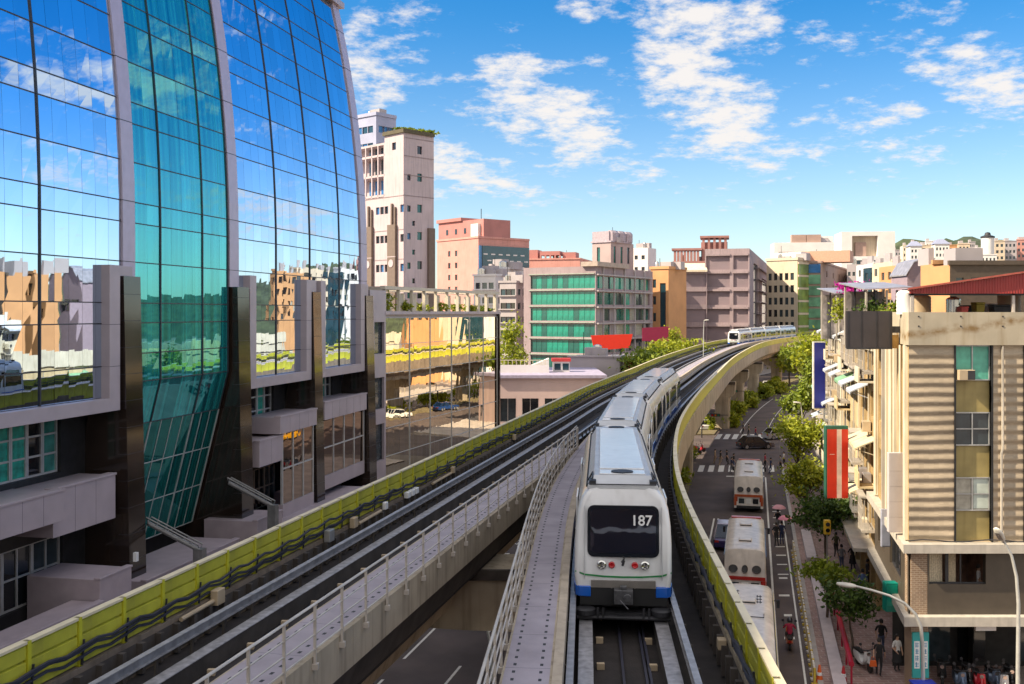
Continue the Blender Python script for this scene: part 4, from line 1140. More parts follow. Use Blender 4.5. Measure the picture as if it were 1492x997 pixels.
SHUT = mat('shop_dark', (.018,.016,.015), .7, var=.5)
GREENC = mat('mint_curtain_pane', (.10,.42,.31), .3, var=.2, scale=3, spec=.7)
CY = 44.5; CX0 = 17.5
cb_ = thing('corner_building', 'beige tiled corner block with olive window strips and a dark ground floor arcade', 'building', (CX0, CY, 0))
CF = Face((0,0),(1,0)); CL = 13.0
SD = Face((ST.x*CL, ST.y*CL), (-ST.x, -ST.y))     # side along the street, far -> near
WD = 18.0
strips = [2.07+3.05*k for k in range(6)]
mb = MB()
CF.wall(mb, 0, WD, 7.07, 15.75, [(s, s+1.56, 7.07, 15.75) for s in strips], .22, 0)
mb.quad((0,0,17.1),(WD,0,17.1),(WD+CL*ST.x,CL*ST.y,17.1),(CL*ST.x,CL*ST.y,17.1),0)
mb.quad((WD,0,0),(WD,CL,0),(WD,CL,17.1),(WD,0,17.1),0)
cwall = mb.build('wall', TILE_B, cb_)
mb = MB()
for s in strips:
    for e in (s-.075, s+1.56): mb.box(e, e+.075, -.05, .2, 7.08, 15.74)
mb.build('strip_edge', DSTONE2, cwall)
rr = random.Random(5)
for s in strips:
    zs_ = [(7.06,8.42),(9.9,11.30),(12.78,14.18)]
    for z0, z1 in zs_:
        mb = MB(); mb.box(0, 1.56, 0, .05, 0, z1-z0); CF.put('spandrel', mb.mesh('spandrel', OLIVE), cb_, s, z0, -.17)
    first = s == strips[0]
    for i, (z0, z1) in enumerate(((8.42,9.9),(11.30,12.78),(14.18,15.74))):
        g = [CURT, GLASS2, GREENC][i] if first else rr.choice([CURT, GLASS2, DGLASS])
        o = CF.put('window', win_mesh(1.56, z1-z0, g), cb_, s, z0, -.16)
        put('frame', frame_mesh(1.56, z1-z0, ALU, t=.05, cols=2, rows=2 if i < 2 else 1, dep=.07), o)
        if i == 2 or (i == 1 and not first):
            mb = MB(); mb.box(.05,.75,-.42,.05,.03,.48); ac = put('air_conditioner', mb.mesh('air_conditioner', BOXB), o, (0,0,0), 0, .02)
            mb = MB(); mb.box(.42,.74,-.435,-.421,.06,.45); mb.build('grille', DARKM, ac)
        if i == 0 and first:
            mb = MB(); mb.box(.85,1.5,-.012,-.002,.1,1.4); mb.build('blind', mat('pale_blind', (.50,.56,.50), .7), o)
mb = MB(); mb.box(-.06, WD, -.14, .3, 15.75, 17.2); SD.box(mb, 0, CL-.15, 15.75, 17.2, -.3, .1); par = mb.build('parapet', BAND, cb_)
mb = MB()
for u in (.35, 2.2, 4.05, 6.0, 8): 
    for z in (16.55, 16.98): mb.box(u, u+.06, -.16, -.13, z, z+.06)
mb.build('bolt', DARKM, par)
# side wall with pipes
ops = [(2.0+3.2*i, 3.2+3.2*i, z, z+1.4) for i in range(3) for z in (8.4, 11.3, 14.1)]
mb = MB(); SD.wall(mb, 0, CL, 7.07, 15.75, ops, .2); mb.build('side_wall', BRICKY, cb_)
for o in ops: window(SD, cb_, *o, rr.choice([GLASS2, CURT, DGLASS]), .18, ALU, 2, 1)
for i, (u, wd, m) in enumerate(((12.2,.55,STUC2),(10.6,.28,STUC),(9.5,.5,STUC2),(8.7,.2,STUC),(6.2,.45,STUC2),(5.2,.2,STUC3),(4.4,.2,STUC),(1.2,.4,STUC2))):
    mb = MB(); SD.box(mb, u, u+wd, 7.1, 15.74, .001, .14+.05*(i%3)); mb.build('pilaster', m, cb_)
for u in (11.5, 8.2, 7.8, 5.0, 1.8):
    mb = MB(); mb.tube([SD.pt(u,7.2,.16), SD.pt(u,11,.16), SD.pt(u,11.2,.16), SD.pt(u,15.7,.16)], .06, 6); mb.build('drain_pipe', STUC2, cb_, smooth=60)
# ledges and the two storeys below
mb = MB()
def plate(z0, z1, out):
    p = [SD.pt(0,0,out), SD.pt(CL,0,out), (-.0,-out,0), (WD,-out,0), (WD,2,0), (WD, CL, 0)]
    q = [(SD.pt(0,0,out)), (SD.o.x+3,SD.o.y,0), (WD,CL*.97,0),(WD,-out,0),(-out*.9,-out,0)]
    mb.loft([[(x,y,z0) for x,y,_ in q],[(x,y,z1) for x,y,_ in q]])
plate(6.66, 7.05, .45); plate(3.45, 3.86, .40); mb.build('ledge', LEDGE, cb_)
mb = MB(); mb.box(.1, .82, .0, .7, 3.87, 6.65); mb.build('brick_column', BRICKN, cb_)
mb = MB(); CF.wall(mb, .83, WD, 3.87, 6.65, [(.9,3.4,5.2,6.6),(5.5,9.5,5.2,6.6)], .3); SD.wall(mb, 0, CL-.05, 3.87, 6.65, [(1.5,4.5,4.6,6.2),(6.5,10.5,4.6,6.2)], .25)
mb.build('dark_cladding', DBROWN, cb_)
for o in ((1.5,4.5,4.6,6.2),(6.5,10.5,4.6,6.2)): window(SD, cb_, *o, DGLASS, .2, DARKM, 3, 1)
# the lit-through cafe window: a room with curtains and a back wall
mb = MB(); mb.box(.9,3.6,2.3,2.4,3.9,6.6,0); mb.box(.7,.89,.31,2.3,3.9,6.6,0); mb.box(3.61,3.7,.31,2.3,3.9,6.6,0); mb.box(.7,3.7,.35,2.4,3.87,4.3,1)
mb.build('room', [mat('room_brown', (.22,.12,.08), .8, var=.4, scale=3), DBROWN], cb_)
LACE = mat('lace_curtain', (.60,.52,.38), .9, var=.25, scale=14)
for a, b_ in ((.92,1.62),(1.86,2.22)):
    mb = MB(); n = 16
    for k in range(n):
        x0 = a+(b_-a)*k/n; x1 = a+(b_-a)*(k+1)/n; y0 = .34+.03*(k % 2); y1 = .34+.03*((k+1) % 2)
        mb.quad((x0,y0,5.2),(x1,y1,5.2),(x1,y1,6.6),(x0,y0,6.6))
    mb.build('curtain', LACE, cb_)
mb = MB(); mb.box(.9,3.4,.10,.16,5.2,5.27); mb.box(.9,3.4,.10,.16,6.53,6.6); mb.box(1.66,1.80,.10,.16,5.27,6.53); mb.box(2.3,2.36,.10,.16,5.27,6.53); mb.build('window_frame', DARKM, cb_)
window(CF, cb_, 5.5, 9.5, 5.2, 6.6, GLASS2, .2, DARKM, 4, 1)
# arcade
mb = MB(); mb.box(.1,.85,.0,.75,.13,3.449); mb.box(5.6,6.3,.0,.75,.13,3.449); mb.box(11.2,11.9,.0,.75,.13,3.449)
for u in (6.4,): 
    p = SD.pt(u,0,-.6); mb.box(p[0]-.3,p[0]+.3,p[1]-.3,p[1]+.3,.13,3.449)
mb.build('arcade_pillar', BRICKN, cb_)
mb = MB(); mb.quad((.86,4.2,.13),(WD,4.2,.13),(WD,4.2,3.44),(.86,4.2,3.44)); mb.quad(SD.pt(0,.13,-3.4),SD.pt(CL-4,.13,-3.4),SD.pt(CL-4,3.44,-3.4),SD.pt(0,3.44,-3.4)); mb.build('shop_front', SHUT, cb_)
for u, ww, m in ((2.2,1.4,GLASS2),(4.0,1.3,DGLASS),(7.0,2.0,GLASS2)):
    mb = MB(); mb.box(u,u+ww,4.1,4.19,.4,2.7); mb.build('shop_window', m, cb_)
for u in (3.1, 8.0):
    mb = MB(); mb.box(u,u+.9,.3,.45,3.05,3.3); mb.build('arcade_sign', WHITEP, cb_)
mb = MB(); CF.box(mb, .86, WD, .0, .128, -5, 1.0); mb.build('arcade_floor', PAVE2, cb_)
pts = [(-.1+k*.6, -.2, 7.16+.05*math.sin(k*1.3)) for k in range(26)]
mb = MB(); mb.tube(pts, .03, 5); mb.build('cable', DARKM, cb_, smooth=60)
for u in (4.05, 10.2):
    mb = MB(); mb.tube([(u,-.09,7.1),(u,-.09,11),(u+.05,-.1,11.2),(u+.05,-.09,15.7)], .055, 6); mb.build('drain_pipe', STUC3, cb_, smooth=60)
# roof: red corrugated storage shed, posts, lean-to, junk
rf = thing('roof_shed', 'red corrugated metal shed roof standing on posts on the corner building', 'shed', (CX0, CY, 17.2))
mb = MB(); p = [(.05,-.05,.82),(WD,-.05,.82),(WD,-.05,3.6),(.05,-.05,.98)]
mb.loft([p, [(x,.05,z) for x,_,z in p]]); mb.build('fascia', REDROOF, rf)
mb = MB(); mb.loft([[(-.1,-.2,.985),(WD+.1,-.2,3.62),(WD+.1,-.2,3.70),(-.1,-.2,1.06)], [(3.4,9,1.0),(WD+.1,9,3.4),(WD+.1,9,3.48),(3.4,9,1.08)]]); mb.build('roof_sheet', mat('red_roof_top', (.46,.10,.07), .5, var=.2, streak=.2), rf)
for u in (.12, 4.6, 5.9, 9, 12, 15):
    mb = MB(); mb.box(u,u+.12,.06,.18,-.1,.98+.14*u); mb.build('post', RAILC if u != 5.9 else DARKM, rf)
mb = MB(); mb.box(.05,WD,.06,.16,.74,.819); mb.build('beam', DARKM, rf)
for i, (px, dy_, r_, h_, m, lab) in enumerate(((1319,1.6,.38,1.0,WHITEP,'white plastic tank at the open end of the red shed'),(1340,3.2,.5,.85,BOXB,'brown drum behind the parapet under the red shed'),
        (1389,1.4,.31,.72,STAIN,'ribbed stainless tank under the red shed roof'),(1470,3.0,.5,.9,BOXB,'beige tank at the right under the red shed'))):
    t = thing('water_tank', lab, 'tank', (X_at(px, CY+dy_), CY+dy_, 17.1), 0, 'tanks under the red shed')
    mb = MB(); pr = [(.02,0),(r_,0)]
    for k in range(6): pr += [(r_*1.03,h_*(k+.3)/6),(r_*.98,h_*(k+.8)/6)]
    pr += [(r_,h_*.98),(r_*.6,h_*1.08),(.02,h_*1.1)]
    mb.lathe(pr, (0,0,0), 18); mb.build('tank', m, t, smooth=40); mb = MB(); mb.lathe([(.14,h_*1.09),(.14,h_*1.14),(.02,h_*1.15)], (0,0,0), 12); mb.build('lid', DARKM, t)
for i, (px, dy_, ww, hh, m, lab) in enumerate(((1410,2.2,.55,.42,DARKM,'dark crate among the stored things under the red shed'),(1425,1.2,.35,.55,mat('olive_bag', (.25,.20,.03), .8),'olive sack under the red shed'),
        (1440,2.6,.5,.5,WHITEP,'white box under the red shed'),(1458,1.5,.8,.45,DARKM,'black heap of covered goods under the red shed'),(1402,.9,.3,.35,mat('red_tub', (.4,.05,.04), .5),'small red tub beside the stainless tank'))):
    t = thing('stored_box', lab, 'storage', (X_at(px, CY+dy_), CY+dy_, 17.1), 0, 'things stored under the red shed')
    mb = MB(); mb.loft([[(-ww/2,-.25,0),(ww/2,-.25,0),(ww/2,.25,0),(-ww/2,.25,0)],[(-ww*.56,-.28,hh*.8),(ww*.56,-.28,hh*.8),(ww*.56,.28,hh*.8),(-ww*.56,.28,hh*.8)]]); mb.build('container', m, t, bevel=.03)
    mb = MB(); mb.box(-ww*.6,ww*.6,-.3,.3,hh*.8,hh); mb.build('lid', m, t, bevel=.03)
bd = thing('billboard', 'blank dark grey billboard facing the viewer on the edge of the corner roof', 'billboard', (15.35, 46.4, 15.55))
mb = MB(); mb.box(0,2.12,-.06,.06,0,1.7); mb.build('panel', mat('billboard_grey', (.05,.042,.045), .55, var=.1), bd); mb = MB()
for x in (.1,.7,1.4,2.02): mb.box(x-.02,x+.02,-.075,-.061,0,1.7)
mb.box(.0,2.12,-.08,-.062,-.05,.03); mb.build('frame', DARKM, bd)
mb = MB(); mb.box(2.12,2.5,-.03,.03,.7,1.0); mb.build('bracket', DARKM, bd)
mb = MB(); mb.box(2.125,2.48,.1,.4,-.02,.6); mb.build('base', mat('ochre_block', (.55,.33,.10), .7, var=.3), bd)

# ------------------------------------------------------------------ the row of old houses beyond it
def row_house(y0, y1, H, label, wm, parm, seed, a=6.95, depth=14, parapet=True, detail=True, group=None):
    """front along the street; local x runs from the far end to the near end"""
    rr = random.Random(seed); L = (y1-y0)/ST.y
    rz = math.atan2(-ST.y, -ST.x); x, y = st(a, y1)
    t = thing('row_house', label, 'building', (x, y, 0), rz, group); F = Face((0,0),(1,0))
    fl = [(4.0+3.05*i) for i in range(int((H-5.2)/3.05)+1)]
    nb = max(2, round(L/3.3)); bw = L/nb; ops = []
    for i in range(nb):
        for z in fl:
            ops.append((bw*i+.5, bw*(i+1)-.45, z+.9, z+2.4))
    shop = [(bw*i+.25, bw*(i+1)-.25, .15, 3.2) for i in range(nb)]
    mb = MB(); F.wall(mb, 0, L, 0, H, ops+shop, .3)
    mb.quad((0,.0,0),(0,depth,0),(0,depth,H),(0,.0,H)); mb.quad((L,0,0),(L,depth,0),(L,depth,H),(L,0,H)); mb.quad((0,0,H-.3),(L,0,H-.3),(L,depth,H-.3),(0,depth,H-.3)); mb.quad((0,depth,0),(L,depth,0),(L,depth,H),(0,depth,H))
    mb.build('wall', wm, t)
    for o in ops:
        if detail: window(F, t, *o, rr.choice([GLASS2, DGLASS, CURT, CURT]), .22, ALU, 2, rr.choice([1,2]))
        else: window(F, t, *o, rr.choice([GLASS2, DGLASS, CURT]), .22)
    for o in shop:
        mb = MB(); mb.box(0, o[1]-o[0], 0, .05, 0, 3.05); F.put('shop_front', mb.mesh('shop_front', rr.choice([SHUT, SHUT, DGLASS])), t, o[0], .15, -.28)
    if parapet:
        mb = MB(); mb.box(-.02, L+.02, -.25, .05, H-.35, H+1.55)
        for k in range(1, nb*2): mb.box(L*k/(nb*2)-.02, L*k/(nb*2)+.02, -.262, -.2, H-.3, H+1.5)
        mb.build('parapet', parm, t)
    if not detail: return t
    # balconies caged in, air conditioners, awnings, pipes
    AWN = [mat('awning_green', (.22,.42,.25), .5, var=.2), mat('awning_blue_white', (.50,.54,.62), .4, var=.2), mat('awning_sage', (.34,.42,.30), .5, var=.2), mat('awning_cream', (.60,.52,.36), .6, var=.2)]
    for i in range(nb):
        for z in fl:
            r = rr.random(); u0 = bw*i
            if r < .38:     # projecting window cage
                mb = MB(); mb.box(u0+.35, u0+bw-.35, -.75, -.001, z+.45, z+.60); mb.box(u0+.3, u0+bw-.3, -.85, -.001, z+2.45, z+2.55)
                k = u0+.4
                while k < u0+bw-.36: mb.box(k-.015,k+.015,-.75,-.72,z+.6,z+2.45); k += .16
                for q in (1.2,1.8): mb.box(u0+.35,u0+bw-.35,-.757,-.72,z+q,z+q+.03)
                for s_ in (u0+.36, u0+bw-.39): 
                    for q in (-.2,-.4,-.6): mb.box(s_,s_+.03,q-.015,q+.015,z+.6,z+2.45)
                mb.build('window_cage', rr.choice([ALU, RAILC, STUC3]), t)
            elif r < .62:
                m = rr.choice(AWN); mb = MB(); mb.loft([[(u0+.1,-.02,z+2.75),(u0+bw-.1,-.02,z+2.75),(u0+bw-.1,-.02,z+2.82),(u0+.1,-.02,z+2.82)],[(u0+.05,-1.15,z+2.25),(u0+bw-.05,-1.15,z+2.25),(u0+bw-.05,-1.15,z+2.32),(u0+.05,-1.15,z+2.32)]])
                mb.box(u0+.05,u0+bw-.05,-1.165,-1.151,z+2.12,z+2.3)
                for s_ in (u0+.2,u0+bw-.2): mb.tube([(s_,-.05,z+1.9),(s_,-1.1,z+2.24)], .025, 5)
                mb.build('awning', m, t)
            if rr.random() < .55:
                ux = u0+rr.uniform(.2,bw-1.1); mb = MB(); mb.box(ux,ux+.8,-.55,-.08,z+.05,z+.62); mb.box(ux-.02,ux+.82,-.6,-.001,z+.0,z+.045)
                ac = mb.build('air_conditioner', rr.choice([BOXB, STUC2, ZINC]), t, bevel=.02)
                mb = MB(); mb.tube([(ux+.4,-.56,z+.33),(ux+.4,-.575,z+.33)], .2, 12); mb.build('fan', DARKM, ac)
            if rr.random() < .4:
                mb = MB(); mb.box(u0+.3,u0+bw-.3,-.95,-.001,z-.05,z+.06); mb.box(u0+.3,u0+bw-.3,-.95,-.88,z+.061,z+.85); mb.build('balcony', rr.choice([STUC, STUC2, STUC3, wm]), t)
        if rr.random() < .8:
            mb = MB(); ux = bw*i+.15; mb.tube([(ux,-.12,3.6),(ux,-.12,8),(ux+.08,-.14,8.2),(ux+.08,-.12,H-.4)], .055, 6); mb.build('drain_pipe', rr.choice([STUC2, STUC3, ZINC]), t, smooth=60)
    mb = MB(); mb.box(-.02, L+.02, -1.25, -.001, 3.42, 3.62); mb.build('canopy', LEDGE, t)
    return t
row_house(57.8, 66.5, 15.3, 'ochre house with caged windows right behind the dark billboard', BRICKY, STUC2, 2)
row_house(66.6, 79.5, 15.2, 'cream stained house with awnings and a white roof parapet, above the red sign', STUC, mat('white_parapet', (.74,.70,.62), .6, var=.06, streak=.2), 3)
row_house(79.6, 94.2, 15.3, 'pale old house at the crossing corner behind the tall blue sign', STUC2, MAT['white_parapet'], 4)
row_house(94.3, 111.5, 11.0, 'lower cream house on the crossing corner hidden behind the bright green tree', STUC, STUC2, 6, a=7.2)
for i, (a, b_, h, m, lab) in enumerate(((137,146,11,STUC,'four storey cream house across the crossing behind the trees'),(146.1,153,12,STUC3,'grey house second beyond the crossing behind the trees'),(153.1,164,10.5,BRICKY,'ochre house third beyond the crossing behind the trees'),(164.1,180,11.5,STUC2,'pale house farthest along the street behind the trees'))):
    x = row_house(a, b_, h, lab, m, m, 20+i, a=9.5+i*1.2+(a-112)**2*.0006, detail=False)
for a, b_, h, m, lab in ((78,95,17,STUC,'cream house of a back street beyond the right edge, seen only mirrored, nearest'),(95.1,112,19,STUC2,'pale house of a back street beyond the right edge, seen only mirrored, middle'),(112.1,130,16,BRICKY,'ochre house of a back street beyond the right edge, seen only mirrored, far')):
    row_house(a, b_, h, lab, m, m, int(a), a=41, detail=False)
# roof clutter over the row
def lean_to(label, px0, px1, Y, z0, z1, m, npost):
    t = thing('roof_canopy', label, 'canopy', (X_at(px0, Y), Y, z0)); W = X_at(px1, Y)-X_at(px0, Y)
    mb = MB(); mb.loft([[(-.2,-.3,z1-z0),(W+.2,-.3,z1-z0+.12),(W+.2,-.3,z1-z0+.18),(-.2,-.3,z1-z0+.06)],[(-.2,4,z1-z0+.45),(W+.2,4,z1-z0+.5),(W+.2,4,z1-z0+.56),(-.2,4,z1-z0+.51)]]); mb.build('roof_sheet', m, t)
    for k in range(npost):
        x = W*k/(npost-1); mb = MB(); mb.box(x-.05,x+.05,-.05,.05,0,z1-z0); mb.box(x-.04,x+.04,3.4,3.5,0,z1-z0+.4); mb.build('post', DARKM if k % 2 else STUC3, t)
    mb = MB(); mb.box(0,W,3.6,3.7,0,z1-z0); mb.build('back_screen', mat('screen_grey', (.30,.27,.27), .8, var=.5, scale=2.5), t)
    return t
lean_to('grey roofed terrace canopy with pink flowers on the white parapet house', 1219, 1258, 72, 15.2, 18.5, ZINC, 4)
lean_to('dull metal canopy between the pink flowers and the red shed', 1262, 1322, 55, 15.3, 18.4, ZINC, 5)
MAG = leaf_mat('bougainvillea_pink', (.45,.01,.28), (.62,.03,.40))
bush('flower_bush', 'bright magenta flowers on the terrace canopy roof', X_at(1237,72), 71.6, 18.55, 1.0, .6, .45, 500, .12, MAG, 90)
bush('roof_plant', 'yellow green plant hanging at the parapet below the magenta flowers', X_at(1221,71), 70.4, 16.7, .7, .7, .7, 420, .13, LEAFY, 91)
bush('roof_plant', 'dark leafy potted plants behind the billboard', X_at(1280,56), 55.2, 16.9, 1.1, .5, .5, 420, .12, LEAFD, 92)
bush('roof_plant', 'tangled brown green plants beside the white tank', X_at(1303,52), 51.5, 17.0, .8, .5, .45, 380, .11, LEAFM, 93)

# ------------------------------------------------------------------ signs
def hang_sign(label, px0, px1, py0, py1, Y, cols, th=.35, cat='sign'):
    x0, x1 = X_at(px0,Y), X_at(px1,Y); z0, z1 = Z_at(py1,Y), Z_at(py0,Y); W = x1-x0; H = z1-z0
    t = thing('hanging_sign', label, cat, (x0, Y, z0))
    mb = MB(); mb.box(.0,W,.0,th,0,H); mb.build('box', cols[0], t, bevel=.02)
    return t, W, H
t, W, H = hang_sign('tall blank dark blue sign board standing out from the far pale house', 1185, 1203, 498, 596, 88, [mat('sign_edge_white', (.62,.60,.58), .5)])
mb = MB(); mb.box(.09,W-.05,-.02,-.001,.09,H-.09); mb.build('face', mat('sign_blue', (.012,.02,.22), .4, var=.1), t)
mb = MB(); 
for z in (.8, H/2, H-.8): mb.box(W,W+1.2,.1,.18,z,z+.08)
mb.build('bracket', DARKM, t)
t, W, H = hang_sign('tall red sign board with a pale stripe and dark green edge', 1203, 1236, 621, 726, 62, [mat('sign_green_edge', (.02,.10,.07), .5)], .4)
mb = MB(); mb.box(.10,.68,-.02,-.001,.0,H-.2); mb.build('face', mat('sign_red', (.55,.03,.012), .4, var=.1), t)
mb = MB(); mb.box(.681,.98,-.02,-.001,.0,H-.2); mb.build('stripe', mat('sign_pale_pink', (.68,.50,.44), .5), t)
mb = MB(); mb.box(.981,W-.02,-.02,-.001,.0,H-.2); mb.build('face', MAT['sign_red'], t)
mb = MB(); mb.box(.25,.55,-.024,-.0201,H-1.75,H-1.72); mb.build('mark', MAT['sign_pale_pink'], t)
mb = MB()
for z in (.9, H-.9): mb.box(W,W+1.0,.1,.18,z,z+.08)
mb.build('bracket', DARKM, t)
t, W, H = hang_sign('blank pale grey sign box at the edge of the corner building', 1295, 1323, 660, 776, 45.9, [mat('sign_grey', (.50,.47,.49), .5, var=.06)], .25)
mb = MB()
for z in (.7,1.4,2.1,2.8): mb.box(.02,W-.02,-.004,.0,z-.006,z+.006)
mb.build('panel_joint', mat('joint_grey', (.33,.31,.33), .6), t)
mb = MB(); mb.box(W,W+.22,.02,.12,H-1.4,H-.05); 
for z in (H-.15,H-.6,H-1.05,H-1.35): mb.box(W,W+.25,.0,.14,z,z+.05)
mb.build('bracket', mat('rusty_frame', (.30,.17,.06), .8, var=.4, scale=6), t)
t, W, H = hang_sign('pale blue grey sign panel under the eaves left of the corner sign box', 1284, 1298, 742, 797, 50, [mat('sign_bluegrey', (.36,.38,.48), .5)], .12)
mb = MB(); mb.box(.05,W-.05,-.01,-.001,.05,H-.05); mb.build('face', MAT['sign_bluegrey'], t)
t, W, H = hang_sign('green shop light box under the side ledge of the corner building', 1291, 1309, 850, 892, 47.8, [mat('sign_teal', (.0,.22,.17), .5)], .5)
mb = MB(); mb.box(.05,W-.05,-.012,-.001,.3,H-.1); mb.build('face', mat('sign_teal_face', (.0,.30,.22), .4), t)
# pillar sign with two white columns of strokes
t = thing('pillar_sign', 'teal sign with two white columns of characters on the arcade pillar', 'sign', (CX0+.13, CY-.1, 1.1))
mb = MB(); mb.box(0,.72,.0,.095,0,2.0); mb.build('panel', mat('teal_sign', (.03,.33,.33), .5, var=.1), t)
for x in (.07,.42):
    mb = MB(); mb.box(x,x+.24,-.012,-.001,.42,1.62); cp = mb.build('column', WHITEP, t); mb = MB(); q = random.Random(int(x*100))
    for z in (.5,.79,1.08,1.37):
        for k in range(3): mb.box(x+.04,x+.2,-.016,-.0121,z+.07*k,z+.07*k+.022)
        for k in range(2): xx = x+.05+q.random()*.12; mb.box(xx,xx+.022,-.0165,-.0121,z-.02,z+.2)
    mb.build('characters', mat('sign_ink', (.05,.25,.42), .5), cp)
t = thing('blue_container', 'bright blue box at the foot of the near street lamp', 'box', (X_at(1328,42), 41.6, .13))
mb = MB(); mb.box(0,.92,0,.6,0,1.62); mb.build('body', mat('box_blue', (.012,.03,.42), .4), t, bevel=.04); mb = MB(); mb.box(-.03,.95,-.03,.63,1.621,1.70); mb.build('lid', MAT['box_blue'], t, bevel=.03)
# street lamps
def lamp(label, x, y, z0, pts, head, hd, base):
    t = thing('street_lamp', label, 'street lamp', (x, y, z0))
    mb = MB(); mb.tube(pts, [.085-.04*k/(len(pts)-1) for k in range(len(pts))], 10); mb.build('pole', mat('lamp_pole_grey', (.50,.50,.48), .45, .3), t, smooth=60)
    mb = MB(); h = Vector(head); d = Vector(hd).normalized(); s_ = d.cross(Vector((0,0,1))).normalized(); up = s_.cross(d)
    rings = []
    for q, ww, hh in ((0,.05,.05),(.12,.12,.08),(.45,.17,.10),(.75,.13,.07),(.82,.05,.03)):
        rings.append([h+d*q+s_*ww*math.cos(2*math.pi*j/12)+up*hh*math.sin(2*math.pi*j/12) for j in range(12)])
    mb.loft(rings); l = mb.build('lamp_head', mat('lamp_head_pale', (.62,.60,.54), .35), t, smooth=60)
    mb = MB(); mb.loft([[h+d*q+s_*ww*math.cos(2*math.pi*j/12)*1.0-up*(.075+.03*math.sin(q*4)) for j in range(12)][:7] for q, ww in ((.2,.10),(.6,.09))], caps=False, closed=False); mb.build('lens', CURT, l)
    if base: mb = MB(); mb.box(-.3,.3,-.3,.3,0,base); mb.build('base', mat('lamp_base', (.40,.36,.28), .8), t, bevel=.02)
    return t
Yl = 42.2
def lp(px, py, Y, x, z0): return (X_at(px,Y)-x, 0, Z_at(py,Y)-z0)
bx = X_at(1344.5, Yl)
lamp('curved pale street lamp reaching left over the near pavement in front of the teal sign', bx, Yl, .13, [(0,0,0)]+[lp(px,py,Yl,bx,.13) for px, py in ((1345,985),(1344,940),(1342,915),(1334,895),(1318,879),(1296,868),(1270,860),(1246,854))], lp(1247,854,Yl,bx,.13), (-1,0,.12), 0)
Y2 = 39.0; bx = X_at(1483, Y2)
lamp('tall white street lamp curving upwards at the right edge', bx, Y2, .13, [(0,0,0)]+[lp(px,py,Y2,bx,.13) for px, py in ((1483,980),(1484,880),(1481,840),(1474,810),(1462,788))], lp(1462,788,Y2,bx,.13), (-.45,-.35,.55), 1.0)
Y3 = 47; bx = X_at(716, Y3)
lamp('dull street lamp arching over the road below the viaduct', bx, Y3, 0, [(0,0,0)]+[lp(px,py,Y3,bx,0) for px, py in ((716,985),(715,940),(709,912),(694,895),(670,884),(645,874),(628,868))], lp(628,868,Y3,bx,0), (-1,0,.15), 0)
Y4 = 120; bx = X_at(1024, 185)
lamp('thin grey mast between the tracks near the far train', X_at(1025,172), 172, 9.6, [(0,0,0),(0,0,4.2),(.1,0,6.2)], (.1,0,6.2), (1,0,.1), 0)
lamp('slim street lamp between the trees beyond the crossing', X_at(1169,112), 112, .13, [(0,0,0),(0,0,5.5),(-.2,0,7.0)], (-.2,0,7.0), (-1,0,.1), 0)
# pedestrian signal
x, y = X_at(1205,63), 63
t = thing('pedestrian_signal', 'yellow signal box on a thin post on the pavement', 'traffic light', (x, y, .13))
mb = MB(); mb.tube([(0,0,0),(0,0,3.2)], .05, 8); mb.build('post', RAILG, t, smooth=60); mb = MB(); mb.box(-.2,.2,-.15,.15,3.2,4.1); b_ = mb.build('housing', mat('signal_yellow', (.62,.40,.03), .5), t, bevel=.04)
mb = MB(); mb.tube([(0,-.155,3.85),(0,-.20,3.85)], .13, 12); mb.tube([(0,-.155,3.48),(0,-.2,3.48)], .13, 12); mb.build('lens', DGLASS, b_)
# red rail, stone planter edge, yellow and white barrier
t = thing('red_rail', 'long crimson rail sloping away along the planted strip', 'railing', (*st(4.42,46.2), .13))
o = Vector((*st(4.42,46.2), 0)); e = Vector((*st(4.5,64.8), 0))-o
mb = MB(); mb.tube([(0,0,.95), e+Vector((0,0,.95))], .13, 10); mb.build('rail', mat('rail_crimson', (.42,.012,.04), .4), t, smooth=60)
for k in range(8): mb = MB(); p = e*(k/7); mb.tube([p, p+Vector((0,0,.9))], .05, 8); mb.build('post', MAT['rail_crimson'], t, smooth=60)
mb = MB()
slab('planter_edge', 3.55, 4.15, 45, 66, mat('planter_lilac', (.50,.44,.46), .8, var=.1), .42); slab('planter_edge', 3.55, 4.25, 69, 78, MAT['planter_lilac'], .42)
def fence(label, a, y0, y1, seed):
    t = thing('kerb_barrier', label, 'barrier', (*st(a,y0), .0)); o = Vector((*st(a,y0),0)); n = int((y1-y0)/.62)
    YW = [mat('barrier_paint_yellow', (.60,.42,.05), .6, var=.2), mat('barrier_paint_white', (.66,.62,.56), .6, var=.2)]
    mb = MB(); d = Vector((*st(a,y1),0))-o
    mb.tube([Vector((0,0,.72)), d+Vector((0,0,.72))], .05, 6); mb.tube([Vector((0,0,.38)), d+Vector((0,0,.38))], .04, 6); mb.build('rail', YW[1], t)
    for k in range(n+1):
        p = d*(k/n); mb = MB(); mb.box(p.x-.05,p.x+.05,p.y-.05,p.y+.05,0,.8); mb.box(p.x-.14,p.x+.14,p.y-.1,p.y+.1,0,.1); mb.build('post', YW[k % 2], t)
    return t
fence('yellow and white painted fence along the kerb beside the scooter rider', 2.75, 46.5, 72.5, 1)
def cone(label, px, py, m, group):
    x, y = G_at(px, py); t = thing('traffic_cone', label, 'traffic cone', (x, y, .01), 0, group)
    mb = MB(); mb.lathe([(.17,.06),(.14,.2),(.09,.5),(.05,.78),(.02,.80)], (0,0,0), 16); mb.build('cone', m, t, smooth=40)
    mb = MB(); mb.box(-.22,.22,-.22,.22,0,.06); mb.build('base', m, t, bevel=.01); mb = MB(); mb.lathe([(.125,.32),(.108,.46),(.10,.46)], (0,0,0), 16); mb.build('band', WHITEP, t)
